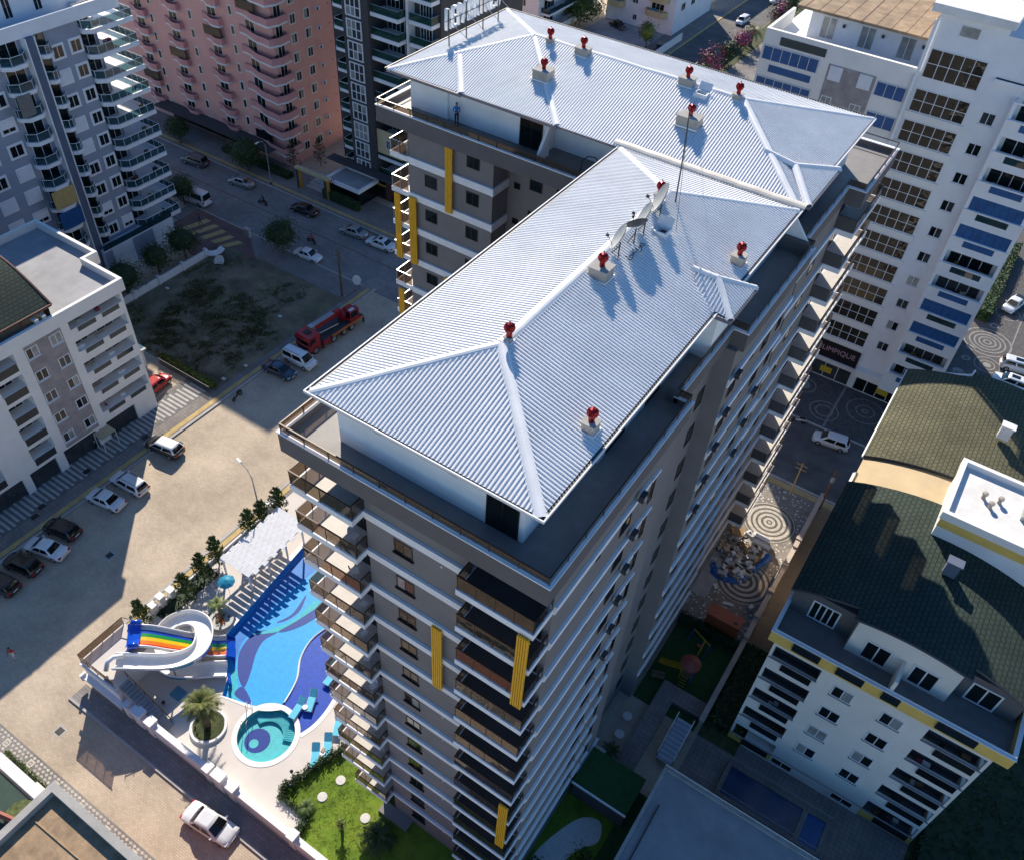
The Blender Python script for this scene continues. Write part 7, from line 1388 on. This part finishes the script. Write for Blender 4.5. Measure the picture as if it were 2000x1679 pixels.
for x, y, r, lb in ((15.0,3.6,.6,'dark shrub on the pale gravel nearest the wall'),(15.5,2.0,.55,'dark shrub at the near end of the gravel'),(18.2,5.6,1.3,'large dark red shrub beside the gravel'),(16.6,2.8,.4,'small dark topiary ball at the left of the gravel curve'),(17.0,3.5,.35,'small dark topiary ball in the middle of the gravel curve'),(17.4,4.2,.35,'small dark topiary ball at the right of the gravel curve')):
    t = thing('shrub', lb, 'shrub', (x,y,.56), 0, 'shrubs on the gravel bed'); mb = MB(); leaves(mb, (0,0,r*.8), (r,r,r*.8), int(420*r), .11, 3, .6); mb.build('foliage', ['leaf_deep','leaf_dark','leaf_deep'], t); MB().tube([(0,0,0),(0,0,r*.8)], .04, 5).build('stem', 'bark', t)
ball_tree((1.6,-2.6,.56), .55, .9, 'thin young tree standing on the lawn', 160, ('leaf_light','leaf_yellow','leaf_mid'), .09, .8, 'young garden trees', .4)
for i, (x, y) in enumerate(((15.2,18.2),(15.4,16.4))): tag(MB().lathe([(.0,.0),(.4,.0),(.42,.03),(.38,.07),(0,.075)], 14, (x,y,.57)).build('stepping_stone', 'stone_pale'), ['round stepping stone in the shaded garden, farther one','round stepping stone in the shaded garden, nearer one'][i], 'stepping stone')
# ------------------------------------------------------------------ boundary walls, poles, street furniture
LWA = thing('lot_wall', 'low rendered wall with piers along the tower side of the vacant lot', 'wall', (-64,36,0))
for i in range(4): y = 28.6+i*4.0; bx('wall', 'white_paint', LWA, -64.35, -64.1, y, y+3.6, 0, 1.0); bx('pier', 'white_paint', LWA, -64.5, -63.95, y+3.6, y+3.99, 0, 1.25)
MB().tube([(-64.2+1.1*sin(a),44.5+1.1-1.1*cos(a),.55) for a in [i*.3 for i in range(9)]], .5, 4).build('curved_end', 'white_paint', LWA)
FN = thing('iron_fence', 'low dark iron fence along the striped pavement', 'fence', (-47,26,0))
for i in range(34): x = -51.6+i*.25; bx('bar', 'steel_dark', FN, x-.02, x+.02, 25.6, 25.64, .13, 1.05)
for z in (.3,.98): bx('rail', 'steel_dark', FN, -51.7, -43.2, 25.59, 25.65, z, z+.04)
GH = thing('gate_hut', 'small flat-roofed white gate hut beside the vacant lot', 'hut', (-54,24,0)); mb = MB(); hole_wall(mb, '+x', -52.6, 22.6, 24.6, 0, 2.5, [(23.1,24.1,.9,2.0)], .2); mb.build('wall', 'warm_white', GH); bx('wall', 'warm_white', GH, -55.5, -52.801, 22.6, 22.8, 0, 2.5); bx('wall', 'warm_white', GH, -55.5, -52.801, 24.4, 24.6, 0, 2.5); bx('flat_roof', 'flat_roof_white', GH, -55.8, -52.3, 22.3, 24.9, 2.501, 2.7)
PW = thing('utility_pole', 'wooden utility pole with insulators at the corner of the lot', 'pole', (-43.6,48.7,.1)); MB().tube([(-43.6,48.7,0),(-43.6,48.75,7.2)], [.16,.11], 8).build('pole', 'bark', PW)
for z in (6.9,6.3): MB().tube([(-44.3,48.7,z),(-42.9,48.7,z)], .05, 5).build('cross_arm', 'bark', PW); [MB().lathe([(.04,0),(.06,.06),(.03,.14)], 6, (-44.2+k*.65,48.7,z+.03)).build('insulator', 'dish_grey', PW) for k in range(3)]
PE2 = thing('utility_pole', 'brown utility pole with a transformer beside the east forecourt', 'pole', (20.9,51.2,.1)); MB().tube([(20.9,51.2,0),(20.9,51.2,6.0)], [.15,.1], 8).build('pole', 'wood', PE2); MB().tube([(20.2,51.2,5.6),(21.6,51.2,5.6)], .05, 5).build('cross_arm', 'wood', PE2); MB().lathe([(.18,0),(.2,.1),(.2,.5),(.1,.6)], 10, (20.9,50.9,4.6)).build('transformer', 'dish_grey', PE2)
PE3 = thing('utility_pole', 'thin pale pole with cross arms on the east forecourt', 'pole', (17.6,51.0,.06)); MB().tube([(17.6,51,0),(17.6,51.0,5.2)], [.09,.06], 8).build('pole', 'awning_tan', PE3)
for z in (4.9,4.3): MB().tube([(17.0,51,z),(18.2,51,z)], .04, 5).build('cross_arm', 'awning_tan', PE3)
def cabinet(loc, w_, d_, h, lb): t = thing('utility_cabinet', lb, 'cabinet', loc, 0); MB().box(-w_/2,w_/2,-d_/2,d_/2,.08,h).build('body', 'dish_grey', t); MB().box(-w_/2-.04,w_/2+.04,-d_/2-.04,d_/2+.04,h,h+.05).build('roof', 'steel_light', t); MB().box(-w_/2+.05,w_/2-.05,-d_/2-.012,-d_/2-.001,.2,h-.1).build('door', 'steel_light', t); MB().box(-w_/2,w_/2,-d_/2,d_/2,0,.079).build('plinth', 'concrete', t)
cabinet((-63.2,51.2,.13), .9, .5, 1.3, 'grey utility cabinet on the kerb of the cross street')
t = thing('street_sign', 'white oval sign board standing at the corner of the lot', 'sign', (-42.6,50.6,.13), RAD(30)); MB().tube([(0,0,0),(0,0,1.6)], .04, 6).build('post', 'steel_light', t); P = [(.55*cos(a),1.9+.75*sin(a)) for a in [i*pi/10 for i in range(20)]]; MB().sweep(P, 'y', -.05, .05).build('board', 'white_paint', t)
t = thing('armchair', 'discarded white armchair lying on the vacant lot', 'armchair', (-61.5,44.2,.15), RAD(35)); MB().box(-.45,.45,-.4,.4,.15,.42).build('seat', 'cloth_white', t); MB().box(-.45,.45,.3,.45,.421,.95).build('backrest', 'cloth_white', t); [MB().box(s*.5-.08,s*.5+.08,-.4,.45,.1,.62).build('armrest', 'cloth_white', t) for s in (-1,1)]
for i, (x, y) in enumerate(((-62.8,36.0),(-58.3,45.2),(-47.2,40.5),(-43.7,31.2),(-44.0,28.0))): tag(MB().box(x,x+.5,y,y+.35,.12,.2).box(x+.1,x+.4,y+.05,y+.3,.2,.26).build('litter', 'cloth_white'), ['scrap of white litter near the lot wall','scrap of white litter near the cross street edge of the lot','scrap of white litter behind the crane truck','scrap of pale litter by the dark blue saloon','scrap of pale litter near the lot hedge'][i], 'litter', 'scraps of litter on the lot')
# pier blocks along the garden pavement
GP2 = thing('garden_pier_wall', 'row of white pier blocks along the pavement side of the pool garden', 'wall', (-25,5,0)); bx('wall', 'white_paint', GP2, -25.0, -24.85, 1.8, 17.4, .0, .95)
for y, h in ((2.0,1.7),(2.9,2.0),(4.0,1.7),(16.6,1.8),(17.3,2.0)): o = bx('pier', 'white_paint', GP2, -25.2, -24.6, y, y+.55, 0, h); bx('pier_cap', 'white_paint', o, -25.26, -24.54, y-.05, y+.6, h, h+.1)
# ------------------------------------------------------------------ east forecourt: heap of cast-off furniture, container, playground
pm('tarp_blue', (.01,.12,.4), .5, .15, 2); pm('cardboard', (.4,.25,.12), .9, .15, 3)
RH = thing('debris_heap', 'heap of cast-off furniture, bags and boards on a blue tarpaulin', 'debris', (16.6,40,0.06)); random.seed(11)
def tarp(pts, w_, hgt):
    P = [Vector(p) for p in pts]; rows = []
    for i, p in enumerate(P):
        d_ = (P[min(i+1,len(P)-1)]-P[max(i-1,0)]).normalized(); s = Vector((-d_.y,d_.x)); rows.append([(p.x+s.x*w_*k/4+random.uniform(-.08,.08), p.y+s.y*w_*k/4+random.uniform(-.08,.08), .08+hgt*sin(pi*k/4)*random.uniform(.3,1.1)) for k in range(5)])
    MB().grid(rows).build('tarpaulin', 'tarp_blue', RH, True)
def dens(pts, n=4):
    return [tuple(Vector(pts[i]).lerp(Vector(pts[i+1]), j/n)) for i in range(len(pts)-1) for j in range(n)]+[pts[-1]]
tarp(dens([(14.3,37.6),(14.8,36.6),(15.9,36.2),(17.3,36.7),(18.3,38.0)]), 1.0, .45); tarp(dens([(18.4,39.0),(18.9,40.5),(19.1,42.0)]), .7, .5)
def crumple(c, r, n=7):
    mb = MB(); rows = []
    for i in range(5): zz = -1+2*i/4; rr = sqrt(max(0.03,1-zz*zz)); rows.append([(c[0]+r*rr*random.uniform(.75,1.15)*cos(2*pi*k/n), c[1]+r*rr*random.uniform(.75,1.15)*sin(2*pi*k/n), c[2]+r*.7*zz) for k in range(n)]); rows[-1].append(rows[-1][0])
    return mb.grid(rows)
for i in range(150):
    a = random.uniform(0,2*pi); q = sqrt(random.random()); x = 16.5+2.1*q*cos(a); y = 39.9+3.6*q*sin(a)+.5*cos(a); z = .15+.75*(1-q)*random.uniform(.6,1); k = random.random(); mt = random.choice(['cloth_white','cloth_white','slide_white','slide_white','cardboard','wood','dish_grey','kerb','towel','curtain'])
    if k < .4: crumple((x,y,z), random.uniform(.12,.28)).build('bag', mt, RH)
    else:
        o = bx('board' if k < .7 else 'box', mt, RH, x, x+random.uniform(.3,.9), y, y+random.uniform(.2,.55), z, z+(.05 if k < .7 else random.uniform(.2,.4))); o.rotation_euler = (random.uniform(-.5,.5), random.uniform(-.5,.5), random.uniform(0,3))
bx('tabletop', 'cardboard', RH, 14.7, 15.9, 41.6, 42.6, .9, .96).rotation_euler = (.2,-.15,.3); bx('mattress', 'cloth_white', RH, 16.7, 18.6, 42.2, 42.7, .5, .75); bx('cabinet', 'slide_white', RH, 16.4, 18.2, 43.2, 43.7, .1, .55)
t = thing('barrel', 'brown barrel with a pale blue lid beside the debris heap', 'barrel', (14.7,43.5,.06), 0); MB().lathe([(.33,0),(.38,.4),(.35,.85)], 14).build('body', 'brown_trim', t); MB().lathe([(.36,.85),(.36,.92),(0,.94)], 14).build('lid', 'cool_white', t)
for i, (x, y, w_, lb) in enumerate(((17.3,33.9,.9,'white board lying on the stone rings'),(19.8,34.6,.5,'white sack leaning on the lane wall'),(16.2,35.3,.6,'pale plank near the tarpaulin edge'))): o = tag(MB().box(0,w_,0,.35,0,.06 if i != 1 else .5).build(['board','sack','plank'][i], 'cloth_white'), lb, 'debris'); o.location = (x,y,.08); o.rotation_euler = (0,0,.3+i)
CN = thing('orange_container', 'orange metal storage container behind the playground', 'container', (18.2,31.2,0)); pm('container_orange', (.42,.1,.035), .55, .12, 1.5, wear=((.3,.08,.04), 1.5, .58, .5)); bx('body', 'container_orange', CN, 16.7, 19.8, 30.5, 31.7, .15, 2.3); bx('roof', 'container_orange', CN, 16.62, 19.88, 30.42, 31.78, 2.301, 2.42)
for i in range(12): bx('rib', 'container_orange', CN, 16.85+i*.24, 16.95+i*.24, 30.44, 30.498, .2, 2.25)
bx('hatch', 'steel_dark', CN, 19.2, 19.5, 30.8, 31.0, 2.421, 2.5)
PG2 = thing('play_tower', 'playground tower with a red cone roof and yellow slide', 'play tower', (17.7,24.8,.06), 0); pm('play_yellow', (.5,.3,.02), .4, .1, 2); pm('play_red', (.32,.07,.05), .5, .1, 2); pm('play_blue', (.03,.1,.3), .4, .1, 2)
MB().lathe([(.92,2.35),(.5,2.62),(.04,2.92),(0,2.93)], 18).build('roof', 'play_red', PG2)
for x, y in ((-.5,-.5),(.5,-.5),(-.5,.5),(.5,.5)): MB().tube([(x,y,0),(x,y,2.4)], .06, 6).build('post', 'play_blue' if x > 0 else 'play_yellow', PG2)
MB().box(-.6,.6,-.6,.6,1.05,1.15).build('platform', 'wood', PG2); MB().grid([[(-.6,y,1.15+z),(-1.4,y,.75+z),(-2.3,y,.32+z),(-2.7,y,.28+z)] for y, z in ((-.28,.2),(-.26,0),(.26,0),(.28,.2))]).grid([[(-.6,y,1.1+z),(-1.4,y,.7+z),(-2.3,y,.27+z),(-2.7,y,.23+z)] for y, z in ((-.28,.2),(-.26,0),(.26,0),(.28,.2))], 0, True).build('slide', 'play_yellow', PG2)
for i in range(5): MB().tube([(-.3,-.7-i*.2,1.0-i*.2),(.3,-.7-i*.2,1.0-i*.2)], .03, 5).build('rung', 'play_yellow', PG2)
SW = thing('swing_frame', 'blue and yellow playground swing frame near the container', 'swing', (17.4,27.9,.06), 0); MB().tube([(-1.0,.6,1.9),(.9,-.2,1.9)], .05, 6).build('top_bar', 'play_yellow', SW)
for x, y in ((-1.0,.6),(.9,-.2)):
    for s in (-.45,.45): MB().tube([(x,y,1.9),(x+s*.4,y+s,0)], .04, 6).build('leg', 'play_blue', SW)
MB().tube([(.35,-1.6,1.6),(.35,.0,1.9)], .045, 6).build('beam', 'play_yellow', SW); MB().box(-.25,.25,.05,.35,.45,.5).build('seat', 'play_red', SW); [MB().tube([(s,.2,.5),(s,.15,1.85)], .012, 4).build('chain', 'steel_light', SW) for s in (-.22,.22)]
BN = thing('park_bench', 'small wooden bench in the shaded playground', 'bench', (15.6,23.2,.06), RAD(20)); MB().box(-.6,.6,-.2,.2,.4,.45).build('seat', 'wood', BN); MB().box(-.6,.6,.2,.25,.5,.85).build('backrest', 'wood', BN); [MB().box(s*.5-.04,s*.5+.04,-.18,.22,0,.4).build('leg', 'steel_dark', BN) for s in (-1,1)]
tag(MB().tube([(33.2+1.2*cos(i*.42)*(1-i*.01)+i*.05, 15.6+.7*sin(i*.42), .12+.002*i) for i in range(46)], .05, 5).build('hose', 'black_rubber'), 'coiled dark hose lying in the yard of the cream block', 'hose')
# air conditioning units on the right-hand face of the main block
def aircon(loc, lb):
    t = thing('air_conditioner', lb, 'air conditioner', loc, 0, 'air conditioners on the side of the main block'); MB().box(.02,.3,-.27,.27,0,.4).build('casing', 'steel_dark', t); MB().lathe([(.0,0),(.16,0),(.16,.02),(0,.02)], 14).build('fan', 'dish_grey', t).matrix_local = Matrix.Translation((.3,-.05,.2)) @ Matrix.Rotation(pi/2, 4, 'Y'); [MB().box(0,.32,s*.2-.02,s*.2+.02,-.05,-.002).build('bracket', 'steel_light', t) for s in (-1,1)]
WD = ['top','second','third','fourth','fifth','sixth']
for k in range(6): aircon((14.48,9.4,FL[k]+.07), f'{WD[k]} dark air conditioner in the column nearest the front corner of the side face')
for k in range(5): aircon((14.68,20.9,FL[k]+.07), f'{WD[k]} dark air conditioner in the column at the near edge of the second bay')
for k in range(3): aircon((14.68,27.3,FL[k+2]+.07), f'{WD[k]} dark air conditioner in the column midway along the second bay')
# balcony furniture in the sunlit corner stack
def chair(loc, rz, lb): 
    t = thing('balcony_chair', lb, 'chair', loc, rz, 'white chairs on the corner balconies'); MB().box(-.2,.2,-.2,.2,.4,.44).build('seat', 'slide_white', t); MB().grid([[(-.2,.2,.44),(0,.24,.44),(.2,.2,.44)],[(-.19,.26,.7),(0,.3,.7),(.19,.26,.7)],[(-.12,.3,.88),(0,.33,.9),(.12,.3,.88)]]).build('backrest', 'slide_white', t); [MB().tube([(x,y,0),(x*.9,y*.9,.4)], .018, 5).build('leg', 'slide_white', t) for x in (-.18,.18) for y in (-.18,.18)]
for k in range(1, 10): chair((3.3-.15*(k % 3), .75+.1*(k % 2), FL[k]+.001), RAD(40+50*k), f'white chair behind the glass on the {["","second","third","fourth","fifth","sixth","seventh","eighth","ninth","tenth"][k]} corner balcony from the top')
t = thing('drying_rack', 'drying rack hung with striped towels on the fifth corner balcony', 'drying rack', (1.1,2.2,FL[4]), 0); [MB().tube([(0,y,.0),(0,y,.9)], .015, 4).build('leg', 'steel_light', t) for y in (0,1.2)]
for i in range(5): MB().tube([(-.25+i*.12,0,.9),(-.25+i*.12,1.2,.9)], .01, 4).build('bar', 'steel_light', t)
for i, mt in enumerate(('shirt_navy','curtain_red','sign_pink','curtain_red')): MB().box(-.26,.24,.08+i*.28,.3+i*.28,.5,.93).build('towel', mt, t)
tag(MB().tube([(-1.9,30.9,40.02),(-1.9,31.0,40.7),(-1.6,31.3,41.0),(-1.2,31.6,40.9),(-1.0,31.8,40.4),(-1.0,31.9,40.02)], .04, 6).build('cable_loop', 'steel_dark'), 'dark looped cable standing on the far terrace', 'cable')
